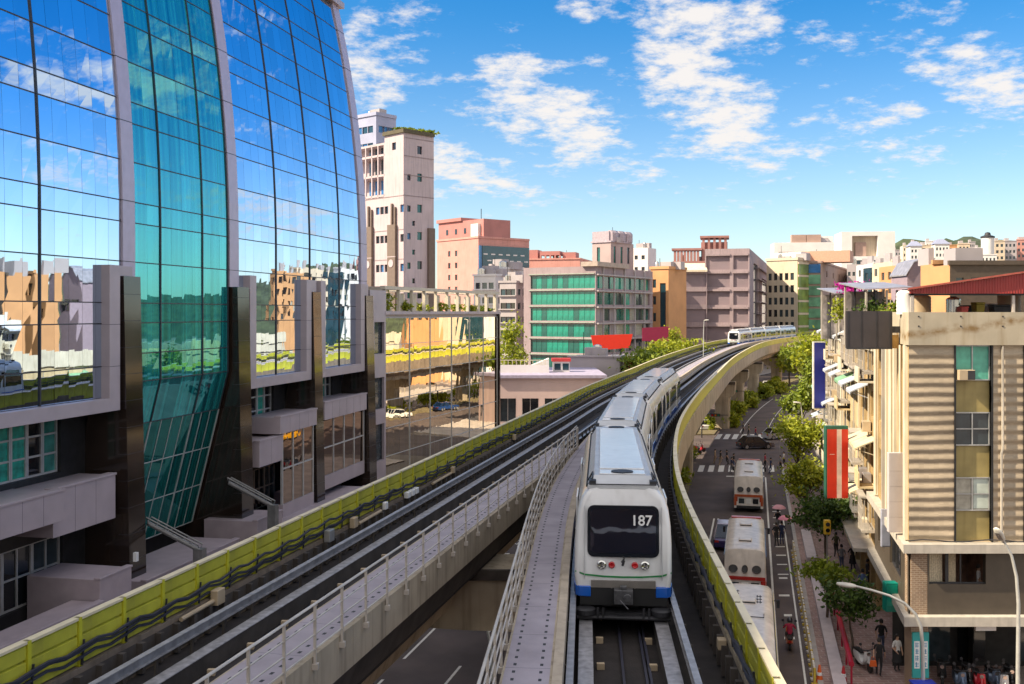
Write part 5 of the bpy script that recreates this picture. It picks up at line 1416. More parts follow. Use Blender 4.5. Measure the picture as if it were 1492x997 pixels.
cone('orange traffic cone at the near end of the kerb fence', 1194, 994, ORANGE, 'cones'); cone('red traffic cone at the near end of the crimson rail', 1229, 996, mat('cone_red', (.5,.02,.03), .5), 'cones')
# ------------------------------------------------------------------ the town behind
PWHITE = mat('tower_pinkish_white', (.50,.415,.435), .8, var=.09, scale=.3, streak=.3)
PINKW = mat('salmon_tile', (.58,.28,.235), .7, var=.1, scale=.3, streak=.3); PINKD = mat('salmon_dark', (.42,.18,.16), .7, var=.1, scale=.3)
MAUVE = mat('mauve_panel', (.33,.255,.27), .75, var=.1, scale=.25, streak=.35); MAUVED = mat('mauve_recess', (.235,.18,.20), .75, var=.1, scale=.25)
CREAMT = mat('cream_tile', (.62,.51,.38), .75, var=.09, scale=.3, streak=.3); BROWNT = mat('brown_tile', (.40,.27,.22), .75, var=.1, scale=.3)
ORANGET = mat('orange_tile', (.56,.29,.13), .75, var=.1, scale=.3); GREYT = mat('grey_tile', (.40,.36,.37), .75, var=.1, scale=.3)
WHITET = mat('white_tile', (.70,.67,.65), .7, var=.06, scale=.3); TAUPE = mat('taupe_panel', (.17,.125,.10), .7, var=.1)
GREENF = mat('green_office_glass', (.008,.23,.165), .12, var=.5, scale=.45, spec=.9); GREEND2 = mat('green_office_dark', (.01,.10,.085), .12, var=.4, scale=.5, spec=.9)
BLUEF = mat('blue_office_glass', (.03,.14,.34), .12, var=.4, scale=.3, spec=.9); SLATE = mat('slate_glass', (.015,.05,.07), .12, var=.3, scale=.4, spec=.9)
YGLASS = mat('yellow_green_glass', (.20,.26,.06), .15, var=.4, scale=.3, spec=.8); LGLASS = mat('light_green_glass', (.14,.34,.20), .15, var=.4, scale=.3, spec=.8)
def corner(name, label, cat, l, c, r, Y, ztop, th, m, depth=None, group=None):
    """two visible walls meeting at pixel column c: returns the thing, its two faces and their lengths"""
    t_ = R(th); xc = X_at(c, Y); lr = (l-746)/F0; rr_ = (r-746)/F0
    W = (xc-lr*Y)/(math.cos(t_)+lr*math.sin(t_))
    D = (rr_*Y-xc)/(math.sin(t_)-rr_*math.cos(t_)) if depth is None else depth
    t = thing(name, label, cat, (xc-W*math.cos(t_), Y+W*math.sin(t_), 0), -t_, group)
    return t, Face((0,0),(1,0)), Face((W,0),(0,1)), W, abs(D)
def shell(mb, W, D, H, m=0, z0=0):
    mb.quad((0,D,z0),(W,D,z0),(W,D,H),(0,D,H),m); mb.quad((0,0,z0),(0,D,z0),(0,D,H),(0,0,H),m); mb.quad((0,0,H),(W,0,H),(W,D,H),(0,D,H),m)
def grid(u0, u1, n, z0, z1, k, w, h):
    out = []
    for i in range(n):
        for j in range(k):
            u = u0+(u1-u0)*(i+.5)/n; z = z0+(z1-z0)*(j+.5)/k; out.append((u-w/2, u+w/2, z-h/2, z+h/2))
    return out
def std(name, label, l, c, r, Y, ztop, th, m, fo=None, so=None, gm=DGLASS, depth=None, cap=None, frame=None, cat='building', dep=.3):
    t, F, S, W, D = corner(name, label, cat, l, c, r, Y, ztop, th, m, depth)
    a = fo(W) if fo else []; b = so(D) if so else []
    LF = Face((0,D),(0,-1)); lo = grid(1,D-1,max(2,int(D/5)),3,ztop-1,max(2,int(ztop/4.5)),1.6,1.7) if D > 6 and Y < 340 else []
    mb = MB(); F.wall(mb, 0, W, 0, ztop, a, dep); S.wall(mb, 0, D, 0, ztop, b, dep); LF.wall(mb, 0, D, 0, ztop, lo, dep); zt_ = ztop-.02
    mb.quad((0,D,0),(W,D,0),(W,D,zt_),(0,D,zt_)); mb.quad((0,0,zt_),(W,0,zt_),(W,D,zt_),(0,D,zt_)); mb.build('wall', m, t)
    for o in lo[:60]: window(LF, t, *o, random.choice([DGLASS, GLASS2, CURT]), dep-.05)
    rq = random.Random(int(l*7+Y))
    for k in range(4):
        ux, uy, s1 = rq.uniform(.1,.8)*W, rq.uniform(.08,.5)*min(D,18), rq.uniform(.6,1.6)
        mb = MB()
        if k % 3 == 2: mb.tube([(ux,uy,ztop),(ux,uy,ztop+rq.uniform(2.5,5))], .07, 5); mb.build('aerial', DARKM, t)
        elif k % 3: mb.lathe([(s1*.7,0),(s1*.7,1.7),(s1*.4,2.0),(.05,2.1)], (ux,uy,ztop), 12); mb.build('roof_tank', STAIN, t, smooth=40)
        else: mb.box(ux,ux+s1*2.2,uy,uy+s1*1.6,ztop-.01,ztop+s1*1.3); mb.build('roof_equipment', GREYT, t)
    g = gm if isinstance(gm, list) else [gm]
    for o in a: window(F, t, *o, random.choice(g), dep-.05, frame, 2, 1)
    for o in b: window(S, t, *o, random.choice(g), dep-.05, frame, 2, 1)
    if cap:
        mb = MB(); mb.box(-.25,W+.25,-.25,.5,ztop,ztop+cap); mb.box(W-.5,W+.25,.501,D,ztop,ztop+cap); mb.build('parapet', m, t)
    return t, F, S, W, D
# 1 white tower
Y = 160
t, F, S, W, D = corner('white_tower', 'tall pinkish white tower with brown vertical panels and small dark windows', 'building', 500, 588, 632, Y, 36, 45, PWHITE)
zt = Z_at(285, Y); ops = []
for z in (19,23.7,28.4,33.1):
    for u in (W*.12,W*.30,W*.56,W*.63,W*.70,W*.95): ops.append((u,u+.95,z,z+1.2))
sops = [(D*.45,D*.45+1.0,z,z+1.3) for z in (19.4,24.1,28.8,33.2,38.2,42.6)]+[(D*.12,D*.12+.7,z,z+1.0) for z in (19.4,24.1,28.8,33.2,38.2)]+[(D*.28,D*.28+.6,z,z+.8) for z in (21.8,26.4,31)]
mb = MB(); F.wall(mb, 0, W, 0, zt, ops, .3); S.wall(mb, 0, D, 0, 45.8, sops, .3); shell(mb, W, D, zt-.01)
u1 = W*.70; FZ = Face((0,0),(1,0)); FZ.wall(mb, u1, W, zt, 45.8, [(W*.82,W*.82+1.0,z,z+1.2) for z in (43.2,)], .3)
mb.quad((u1,0,zt),(u1,D,zt),(u1,D,45.8),(u1,0,45.8)); mb.quad((u1,0,45.8),(W,0,45.8),(W,D,45.8),(u1,D,45.8)); mb.quad((u1,D,zt),(W,D,zt),(W,D,45.8),(u1,D,45.8))
mb.build('wall', PWHITE, t)
for o in ops: window(F, t, *o, random.choice([DGLASS, DGLASS, BLUEF]), .25)
window(F, t, W*.82, W*.82+1.0, 43.2, 44.4, DGLASS, .25)
for o in sops: window(S, t, *o, random.choice([DGLASS, BLUEF, GREEND2]), .25)
mb = MB()
for z in (20.9,25.6,30.3,zt): mb.box(-.03,W+.03,-.05,.0,z,z+.12)
for z in (zt,39.0,42.0,44.9): S.box(mb,-.0,D,z,z+.12,.001,.05)
mb.build('string_course', mat('tower_joint', (.30,.24,.25), .8), t)
for u in (W*.40, W*.78):
    mb = MB(); mb.box(u,u+2.0,-.5,-.051,0,31.2); mb.box(u+.7,u+1.0,-.35,-.051,31.2,34.6); mb.box(u+1.5,u+1.8,-.35,-.051,31.2,34.0); p = mb.build('brown_panel', TAUPE, t)
    mb = MB()
    for z in (12,16.5,21.2,26): mb.box(u-.02,u+2.02,-.52,-.3,z,z+.12)
    mb.tube([(u+1.0,-.50,25.0),(u+1.0,-.58,25.0)], .62, 16, 0); mb.build('emblem', PWHITE, p)
mb = MB(); S.box(mb, D*.78, D*.98, 0, 30.8, .001, .5); mb.build('brown_panel', TAUPE, t)
mb = MB(); mb.box(0,u1-.1,2.2,D-1,zt,44.4); mb.build('upper_wall', PWHITE, t)
for z, h, m in ((36.6,2.4,BLUEF),(39.8,2.6,GLASS2),(43.0,1.6,SLATE)):
    for k in range(4):
        a = W*.28+k*(u1-W*.3)/4; mb = MB(); mb.box(a,a+(u1-W*.3)/4-.5,2.1,2.19,z,z+h); mb.build('window', m, t)
mb = MB()
for z in (36.0,39.3,42.6,44.4): mb.box(.0,u1-.1,.3,2.6,z,z+.35)
for k in range(5): a = W*.26+k*(u1-W*.27)/4.2; mb.box(a-.12,a+.12,.3,.55,zt,44.4)
mb.build('balcony_frame', PWHITE, t)
mb = MB(); mb.loft([[(u1-.2,-.3,45.7),(W+.3,-.3,45.7),(W+.3,D,45.7),(u1-.2,D,45.7)],[(u1-.2,-.3,46.3),(W+.3,-.3,46.3),(W+.3,D,46.3),(u1-.2,D,46.3)]]); mb.build('roof_rim', mat('roof_rim_olive', (.10,.085,.05), .8), t)
for i in range(3): bush('roof_plant', ['scrubby plants at the left on top of the white tower','scrubby plants in the middle on top of the white tower','scrubby plants at the right on top of the white tower'][i], X_at(590+i*13,Y), Y+2+i*1.5, 46.2, 1.5, 1.0, .35, 260, .25, LEAFM, 100+i)
std('blue_tower', 'pale blue balconied tower rising behind the white tower', 500, 548, 577, 235, Z_at(168,235), 40, mat('blue_tower_wall', (.34,.36,.50), .7, var=.1, scale=.3), lambda W: grid(1,W-1,5,30,62,8,1.8,1.6), lambda D: grid(1,D-1,3,30,62,8,1.8,1.6), [BLUEF, SLATE], cap=.8)
# 2 pink hotel
Y = 300
t, F, S, W, D = std('pink_building', 'salmon pink block with a dark glass side crossed by white dashes', 637, 697, 771, Y, Z_at(347,Y), 50, PINKW,
    lambda W: [o for o in grid(W*.22,W*.56,2,4,Z_at(358,Y),9,1.2,1.7)], None, [DGLASS, GLASS2], cap=.6)
H = Z_at(347,Y); mb = MB(); S.box(mb, D*.06, D-.3, 6, H-2.2, .001, .4); S.box(mb, .1, D*.06-.2, 6, H-2.2, .001, .35, 1); g = mb.build('glass_wall', [SLATE, BLUEF], t); mb = MB(); q = random.Random(4)
for k in range(15):
    z = 8+k*(H-11)/15; 
    for j in range(6):
        u = D*.08+(D*.9)*((j+.5*(k % 2))/6.2); S.box(mb, u, min(D-.5,u+D*.075), z, z+.38, .401, .55)
mb.build('spandrel_dash', WHITET, g)
mb = MB(); mb.box(-2.0,W*1.0,2,D*.62,H,Z_at(318,Y)); mb.box(-2.4,W*.5,1.4,D*.5,Z_at(318,Y),Z_at(316,Y)+.6); mb.build('penthouse', PINKD, t)
for k in range(4): mb = MB(); mb.box(W*.1+k*W*.22,W*.1+k*W*.22+1.0,1.9,1.999,H+2,H+3.6); mb.build('window', DGLASS, t)
mb = MB(); S.box(mb, D*.05, D*.5, H+.6, H+4.5, -5, -1.5); mb.build('plant_room', WHITET, t)
mb = MB(); mb.tube([(W*.7,6,Z_at(316,Y)),(W*.7,6,Z_at(300,Y))], .12, 5); mb.build('mast', DARKM, t)
# 3 crowded pale flats left of the green office
for i, (l, c, r, Y, py, m, lab) in enumerate(((690,722,745,245,402,WHITET,'pale cluttered flats with dark window rows under the pink block'),(728,752,768,236,412,GREYT,'grey flats with balconies squeezed against the green office'),(706,736,766,252,392,WHITET,'narrow whitish flats with rooftop rooms behind the grey flats'))):
    z = Z_at(py, Y); t, F, S, W, D = std('apartment_block', lab, l, c, r, Y, z, 30, m, lambda W: grid(.3,W-.3,3,4,z-.6,6,1.4,1.5), lambda D: grid(.3,D-.3,2,4,z-.6,6,1.4,1.5), [DGLASS, GLASS2, SLATE], cap=.5)
    mb = MB(); mb.box(W*.2,W*.7,2,5,z,z+2.6); mb.box(W*.1,W*.25,1,2,z,z+1.4); mb.build('roof_room', GREYT, t)
    mb = MB()
    for k in range(6): zz_ = 5+k*(z-5)/6; mb.box(-.1,W+.1,-.5,-.001,zz_,zz_+.25)
    mb.build('balcony', m, t)
# 4 green glass office
Y = 220; z = Z_at(388, Y)
t, F, S, W, D = corner('green_office', 'seven storey office with bright green glass floors and a grey frame', 'office building', 763, 868, 951, Y, z, 30, MAUVE)
mb = MB(); nfl = 7; fh = (z-2.2)/nfl
fo = [(W*.10, W*.99, 1.0+fh*k, 1.0+fh*k+fh*.80) for k in range(nfl)]
so = [(.8, D*.94, 1.0+fh*k, 1.0+fh*k+fh*.74) for k in range(nfl)]
F.wall(mb, 0, W, 0, z, fo, .4); S.wall(mb, 0, D, 0, z, so, .5); shell(mb, W, D, z-.05); mb.build('wall', MAUVE, t)
q = random.Random(8)
for o in fo:
    n = 12
    for k in range(n):
        a = o[0]+(o[1]-o[0])*k/n; F.put('window', win_mesh((o[1]-o[0])/n-.06, o[3]-o[2], q.choice([GREENF, GREENF, GREENF, GREEND2])), t, a, o[2], -.36)
mb = MB()
for k in range(nfl): zz_ = 1.0+fh*k+fh*.80; mb.box(W*.08,W*.985,-.3,-.001,zz_+.25,zz_+.42)
mb.build('floor_band', mat('band_pale_green', (.33,.38,.32), .6), t)
for i, o in enumerate(so):
    for k in range(8):
        a = o[0]+(o[1]-o[0])*k/8; S.put('window', win_mesh((o[1]-o[0])/8-.08, o[3]-o[2], q.choice([GLASS2, GREYT, GREEND2, GREENF, CURT] if 1 < i < 6 else [GREENF, GREEND2, GLASS2])), t, a, o[2], -.45)
mb = MB()
for k in range(nfl): zz_ = 1.0+fh*k+fh*.74; S.box(mb, .2, D*.96, zz_+.2, zz_+.5, .001, .6)
for k in range(5): S.box(mb, D*(.1+.18*k), D*(.1+.18*k)+.4, 0, z, .002, .35)
mb.build('ledge', GREYT, t)
mb = MB(); mb.box(W*.82, W+.8, -.8, D*.5, z+.001, z+1.0); mb.build('roof_slab', mat('roof_slab_beige', (.42,.34,.29), .8), t)
# 5 tower with fluted tops
Y = 262; z = Z_at(353, Y); zt = Z_at(336, Y)
t, F, S, W, D = std('fluted_tower', 'square lift tower with rounded fluted tops above the green office', 863, 890, 923, Y, z, 40, mat('tower_mauve', (.40,.31,.30), .75, var=.08, scale=.3), lambda W: [(W*.25,W*.42,Z_at(383,Y),z-1.2)], lambda D: [(D*(.12+.3*k),D*(.12+.3*k)+D*.1,Z_at(383,Y),z-1) for k in range(3)], [GREEND2, SLATE])
mb = MB(); mb.box(-.3,W+.3,-.3,D*.9,z,z+.4)
for k in range(3):
    n = 10; u = D*(.03+.31*k); ww = D*.29; prof = [(math.cos(math.pi*j/n), math.sin(math.pi*j/n)) for j in range(n+1)]
    mb.loft([[(W+.25, u+ww*j/n, z+.4), (W+.25+.0, u+ww*j/n, zt-.6)] for j in range(n+1)], caps=False, closed=False) if False else None
    pts = [(W-.6, u, 0), (W+.25, u+.15, 0), (W+.55, u+ww*.5, 0), (W+.25, u+ww-.15, 0), (W-.6, u+ww, 0)]
    mb.loft([[(x, y, z+.4) for x, y, _ in pts], [(x, y, zt-.5) for x, y, _ in pts], [(x-.5, y, zt+.1) for x, y, _ in pts]])
mb.box(0,W-.61,0,D*.88,z+.4,zt-.1); mb.build('fluted_top', mat('tower_top_mauve', (.38,.32,.36), .6), t)
# 6-8 ranges behind
t, F, S, W, D = std('pink_range', 'low pink roofline between the pink block and the fluted tower', 766, 845, 872, 345, Z_at(378,345), 15, PINKW, lambda W: grid(1,W-1,7,20,34,2,2.0,2.0), None, [GLASS2, DGLASS], cap=.5)
z = Z_at(378,345); mb = MB(); mb.box(W*.0,W*.2,2,8,z,z+3.6); mb.box(W*.25,W*.62,1,8,z+1.6,z+3.0); 
for k in range(5): mb.box(W*(.25+.09*k),W*(.25+.09*k)+.5,1,1.6,z,z+1.6)
mb.box(W*.66,W*.9,2,8,z,z+2.6); mb.build('roof_room', PINKD, t)
std('white_block', 'small plain white block right of the fluted tower', 920, 944, 956, 345, Z_at(361,345), 30, WHITET, lambda W: grid(.5,W-.5,2,26,38,3,1.2,1.4), None, [GLASS2])
Y = 250; z = Z_at(392, Y)
std('orange_building', 'orange tiled building with a grey glass stair strip', 948, 974, 1000, Y, z, 35, ORANGET, lambda W: [(W*.52,W*.85,6,z-3.5)]+[(W*.12,W*.12+.9,6.5+k*4.2,8.6+k*4.2) for k in range(5)], None, [SLATE, GLASS2], cap=.7)
# 9 mauve blank block
Y = 268; zc = Z_at(362,Y); t, F, S, W, D = corner('mauve_block', 'large windowless mauve block gridded with ledges and recesses', 'building', 1027, 1092, 1121, Y, zc, 17, MAUVE)
cols = [(W*.03,W*.56),(W*.64,W*.97)]; ops = []; nl = 7; fh = (zc-1)/nl
for a, b in cols:
    for k in range(nl): ops.append((a, b, fh*k+.2, fh*k+fh*.80))
mb = MB(); F.wall(mb, 0, W, 0, zc, ops, .55); S.wall(mb, 0, D, 0, zc, [(D*.16,D*.34,3,zc-3),(D*.55,D*.9,3,zc-6)], .6); shell(mb, W, D, zc-.02); mb.build('wall', MAUVE, t)
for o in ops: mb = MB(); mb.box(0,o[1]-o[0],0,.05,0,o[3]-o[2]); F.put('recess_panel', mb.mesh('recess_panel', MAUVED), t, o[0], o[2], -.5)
mb = MB()
for a, b in cols:
    for k in range(nl): mb.box(a-.1,b+.1,-.35,-.001,fh*k+fh*.82,fh*k+fh*.93)
mb.build('ledge', MAUVE, t)
mb = MB(); S.box(mb, D*.16, D*.34, 3, zc-3, -.55,-.5); S.box(mb, D*.55, D*.9, 3, zc-6, -.55,-.5); mb.build('stair_glass', SLATE, t)
mb = MB()
for k in range(9): S.box(mb, D*.3, D*.99, 3+k*3.4, 3.3+k*3.4, .001, .9)
mb.build('balcony', MAUVE, t)
z2 = Z_at(396,Y); l_ = thing('mauve_annex', 'lower mauve wing with a beige awning left of the mauve block', 'building', (X_at(985,Y+3), Y+3, 0), R(-6)); W = X_at(1030,Y)-X_at(985,Y)
ops = [(W*.12,W*.98,fh*k+.3,fh*k+fh*.8) for k in range(6)]; mb = MB(); F.wall(mb, 0, W, 0, z2, ops, .5); shell(mb, W, 18, z2); mb.build('wall', MAUVE, l_)
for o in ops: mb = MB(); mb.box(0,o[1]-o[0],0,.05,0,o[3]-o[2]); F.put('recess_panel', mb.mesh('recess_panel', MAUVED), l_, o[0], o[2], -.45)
mb = MB(); mb.loft([[(0,-1,z2),(W,-1,z2),(W,-1,z2+.5),(0,-1,z2+.5)],[(0,5,z2+2.2),(W,5,z2+2.2),(W,5,z2+2.6),(0,5,z2+2.6)]]); mb.build('awning', mat('awning_beige', (.64,.56,.42), .7), l_)
# 10 rooftop colonnade
Y = 318; t, F, S, W, D = std('colonnade_building', 'brownish red building with a pillared roof pavilion behind the mauve block', 980, 1060, 1072, Y, Z_at(380,Y), 12, mat('red_brown_tile', (.33,.16,.14), .75, var=.15, scale=.3), None, None, depth=20)
z = Z_at(380,Y); RB = MAT['red_brown_tile']; mb = MB()
for k in range(8): u = W*(.02+.06*k); mb.box(u,u+.8,.3,1.1,z,Z_at(364,Y))
mb.box(-.3,W*.54,.0,6,Z_at(364,Y),Z_at(361,Y)); 
mb.box(W*.52,W*1.0,2,10,z,Z_at(352,Y)); 
for k in range(5): u = W*(.54+.1*k); mb.box(u,u+.8,1.2,2,z,Z_at(346,Y))
mb.box(W*.50,W*1.03,.8,11,Z_at(346,Y),Z_at(343,Y)); mb.build('pavilion', RB, t)
# 11 cream office and its glass corner
Y = 300; z = Z_at(379,Y)
t, F, S, W, D = std('cream_office', 'cream office with five columns of small dark windows', 1117, 1162, 1178, Y, z, 44, CREAMT, lambda W: grid(W*.02,W*.92,5,4,z-3,7,1.15,2.1), None, [DGLASS, GLASS2], cap=.8)
mb = MB(); n = 8; hh = z-2.5
for k in range(n): S.box(mb, .2, D-.1, 2+hh*k/n, 2+hh*(k+1)/n-.7, .01, .3)
mb.build('glass_corner', YGLASS, t); mb = MB()
for k in range(n): S.box(mb, .1, D, 2+hh*(k+1)/n-.68, 2+hh*(k+1)/n-.1, .01, .4)
mb.build('spandrel', CREAMT, t)
mb = MB(); mb.box(-1,W*.9,4,12,z,Z_at(366,Y)); mb.build('roof_room', WHITET, t)
Y = 303; z = Z_at(383,Y)
t, F, S, W, D = std('brown_office', 'brown tiled office with a pale green glass bay beside the cream office', 1178, 1196, 1236, Y, z, 25, BROWNT, None, lambda D: grid(D*.08,D*.95,4,3,z-1,7,2.2,1.8), [SLATE, GLASS2], cap=.6)
mb = MB()
for k in range(8): mb.box(.1,W-.1,-.3,-.01,2+(z-5)*k/8,2+(z-5)*(k+1)/8-.6,0)
mb.box(.1,W-.1,-.35,-.01,z-3,z-.4,1); mb.build('glass_bay', [LGLASS, BLUEF], t)
mb = MB(); mb.box(-5,W+8,3,12,z+.3,Z_at(365,Y)); mb.build('roof_room', mat('peach_tile', (.58,.33,.23), .75, var=.1), t)
# 12 white frame building
Y = 390; z = Z_at(338,Y); t = thing('white_frame_building', 'white building with a big open square frame at the top', 'building', (X_at(1226,Y), Y, 0), R(-8)); W = X_at(1301,Y)-X_at(1226,Y); wx = W
mb = MB(); a, b = W*.20, W*.68; Face((0,0),(1,0)).wall(mb, 0, W, 0, z, [(a,b,z-9.5,z-1.6),(a,b,z-15,z-11)], 3.0); shell(mb, W, 16, z-.02); mb.quad((W,0,0),(W,16,0),(W,16,z),(W,0,z)); mb.build('wall', WHITET, t)
mb = MB(); mb.box(a,b,3.0,3.1,z-9.5,z-1.6,0); mb.box(a+1.5,b-4,1.6,2.9,z-9.5,z-4,1); mb.build('recess_wall', [CREAMT, BROWNT], t)
mb = MB(); mb.box(a,b,.8,.9,z-15,z-11); mb.build('window_band', SLATE, t)
mb = MB(); mb.box(W*.70,W*.99,-.3,-.01,4,z-12); mb.build('glass_wall', SLATE, t)
std('grey_low_block', 'plain grey block with one row of four dark windows', 1234, 1262, 1273, 335, Z_at(385,335), 20, GREYT, lambda W: [(W*(.05+.24*k),W*(.05+.24*k)+W*.14,Z_at(402,335),Z_at(396,335)) for k in range(4)], None, [DGLASS])
t, F, S, W, D = std('rear_office', 'long pale building with two brown rooftop boxes behind the cream office', 1128, 1215, 1228, 430, Z_at(353,430), 8, WHITET, lambda W: grid(2,W-2,10,34,45,2,2.4,1.6), None, [GLASS2], depth=14)
z = Z_at(353,430); mb = MB()
for u in (W*.30,W*.55): mb.box(u,u+6,1,5,z-1,z+3.4)
mb.build('roof_box', BROWNT, t); mb = MB(); mb.box(W*.62,W*1.02,5,12,z,Z_at(343,430)); mb.build('roof_room', WHITET, t)
# 13 roofs behind the corner building
def gable(name, label, l, r, Y, pe, pr, m, rm, D=5, th=0):
    x0, x1 = X_at(l,Y), X_at(r,Y); W = x1-x0; ze, zr = Z_at(pe,Y), Z_at(pr,Y); t = thing(name, label, 'building', (x0,Y,0), R(th))
    mb = MB(); p = [(0,0),(W,0),(W,ze),(W*.78,zr-(zr-ze)*.25),(W*.5,zr),(W*.22,zr-(zr-ze)*.2),(0,ze)]; mb.loft([[(x,0,z) for x,z in p],[(x,D,z) for x,z in p]]); mb.build('wall', m, t)
    mb = MB(); q = [(-.2,ze),(W*.22,zr-(zr-ze)*.2+.03),(W*.5,zr+.03),(W*.78,zr-(zr-ze)*.25+.03),(W+.2,ze)]
    for (a,b),(c,d) in zip(q,q[1:]): mb.loft([[(a,-.2,b),(c,-.2,d),(c,-.2,d+.15),(a,-.2,b+.15)],[(a,D,b),(c,D,d),(c,D,d+.15),(a,D,b+.15)]])
    mb.build('roof', rm, t); 
    for k in range(2): mb = MB(); mb.box(W*(.2+.4*k),W*(.2+.4*k)+1.0,-.05,-.001,ze-4,ze-2.6); mb.build('window', DGLASS, t)
    return t
gable('gable_house', 'mauve hipped wall rising behind the red shed', 1322, 1362, 118, 402, 379, mat('gable_mauve', (.30,.23,.27), .8, var=.08), ZINC)
def slabb(name, label, l, r, Y, pt_, m, n, k, D=12, cat='building', th=0, gl=[DGLASS, GLASS2], zlo=None, side=None):
    x0 = X_at(l,Y); W = X_at(r,Y)-x0; z = Z_at(pt_,Y); t = thing(name, label, cat, (x0,Y,0), R(th)); F = Face((0,0),(1,0))
    lo = zlo if zlo else max(2, z-3.2*k-.5); ops = grid(.3,W-.3,n,lo,z-.5,k,min(1.6,W/n*.5),1.5) if n else []
    LF = Face((0,D),(0,-1)); lops = [] if Y > 300 or D < 6 else grid(.4,D-.4,3,max(2,z-12),z-.6,4,1.7,1.6) if n else []
    mb = MB(); F.wall(mb,0,W,0,z,ops,.25,0); LF.wall(mb,0,D,0,z,lops,.25,1 if side else 0); mb.quad((0,D,0),(W,D,0),(W,D,z),(0,D,z)); mb.quad((0,0,z-.01),(W,0,z-.01),(W,D,z-.01),(0,D,z-.01)); mb.quad((W,0,0),(W,D,0),(W,D,z),(W,0,z)); mb.build('wall', [m, side or m], t)
    for o in ops: window(F,t,*o,random.choice(gl),.2)
    if Y < 300:
        for o in lops: window(LF,t,*o,random.choice(gl+[CURT]),.2)
    mb = MB(); mb.box(-.15,W+.15,-.2,.25,z,z+.45); mb.build('parapet', m, t)
    mb = MB(); mb.box(W*.15,W*.45,2,5,z,z+1.9); mb.build('roof_room', GREYT, t)
    return t, W, z
slabb('ochre_house', 'ochre house between the mauve hipped wall and the long dark shed', 1360, 1386, 112, 385, ORANGET, 2, 2, D=3.5)
slabb('dark_shed', 'long dark brown flat building above the red shed roof', 1384, 1520, 106, 386, mat('shed_brown', (.085,.065,.05), .8, var=.15), 6, 1, D=4.2, side=ORANGET)
for i, (l, r, Y, p, m, lab) in enumerate(((1273,1284,240,384,WHITET,'thin white house right of the grey block'),(1285,1301,225,388,SLATE,'dark glass slice under the white frame building'),(1300,1312,215,381,CREAMT,'slim cream house left of the mauve hipped wall'),(1312,1324,205,386,ORANGET,'slim orange house touching the mauve hipped wall'))):
    slabb('narrow_house', lab, l, r, Y, p, m, 2, 4)
for i, (l, r, p, Y, m, lab) in enumerate(((1326,1342,360,520,WHITET,'white hillside flats, leftmost of the pair with blue roofs'),(1343,1356,358,525,CREAMT,'yellowish hillside flats joined to the white pair'),(1362,1382,357,520,WHITET,'white hillside flats with dark balconies in the middle'),
        (1382,1394,358,530,ORANGET,'orange sided hillside flats beside the balconied ones'),(1396,1412,356,540,CREAMT,'round topped cream hillside flats'),(1424,1436,366,500,CREAMT,'low cream hillside house left of the white cylinder'),(1449,1463,352,520,CREAMT,'cream hillside tower right of the white cylinder'),
        (1463,1480,352,530,GREYT,'grey balconied hillside tower'),(1481,1510,350,540,PINKW,'pale pink hillside block at the right edge'),(1418,1450,372,470,WHITET,'low white hillside terrace below the cylinder'),(1395,1425,373,470,STUC,'yellow low hillside terrace'))):
    t, W, z = slabb('hillside_flats', lab, l, r, Y, p, m, max(2,int((r-l)/5)), 5, 12, 'building', -12)
    if i in (0, 2): mb = MB(); mb.loft([[(-.5,-.5,z+.46),(W+.5,-.5,z+.46),(W+.5,12,z+.46),(-.5,12,z+.46)],[(W*.3,4,z+3.2),(W*.7,4,z+3.2),(W*.7,8,z+3.2),(W*.3,8,z+3.2)]]); mb.build('roof', mat('roof_blue_grey', (.25,.27,.38), .6), t)
rq = random.Random(14)
POS = ['beside the grey block','above the slim cream house','left of the blue roofed white flats','behind the blue roofed white flats','behind the yellowish hillside flats','left of the balconied flats','behind the balconied flats','above the orange sided flats','behind the round topped flats','right of the round topped flats','left of the white cylinder tower','just behind the white cylinder tower','right of the white cylinder tower','behind the grey balconied hillside tower','above the pale pink hillside block','at the right edge of the picture']
for i in range(16):
    l = 1302+i*12.2+rq.uniform(-3,3); r = l+rq.uniform(8,15); Y = 560+rq.uniform(0,90); p = rq.uniform(352,366)
    wd, m = rq.choice([('white',WHITET),('cream',CREAMT),('grey',GREYT),('pale',STUC2)])
    slabb('hillside_flats', 'small %s building higher on the hillside, %s' % (wd, POS[i]), l, r, Y, p, m, 3, 5, 10, 'building', -12)
t = thing('cylinder_tower', 'white cylindrical water tower with a dark cap on the hillside', 'water tower', (X_at(1439,500),500,0)); z1 = Z_at(347,500)
mb = MB(); mb.lathe([(3,0),(3,z1)], (0,0,0), 20); mb.build('tower', WHITET, t, smooth=40); mb = MB(); mb.lathe([(3.3,z1),(3.3,z1+.8),(1.5,z1+1.4),(1.2,z1+2.6),(.1,z1+3)], (0,0,0), 16); mb.build('cap', DARKM, t)
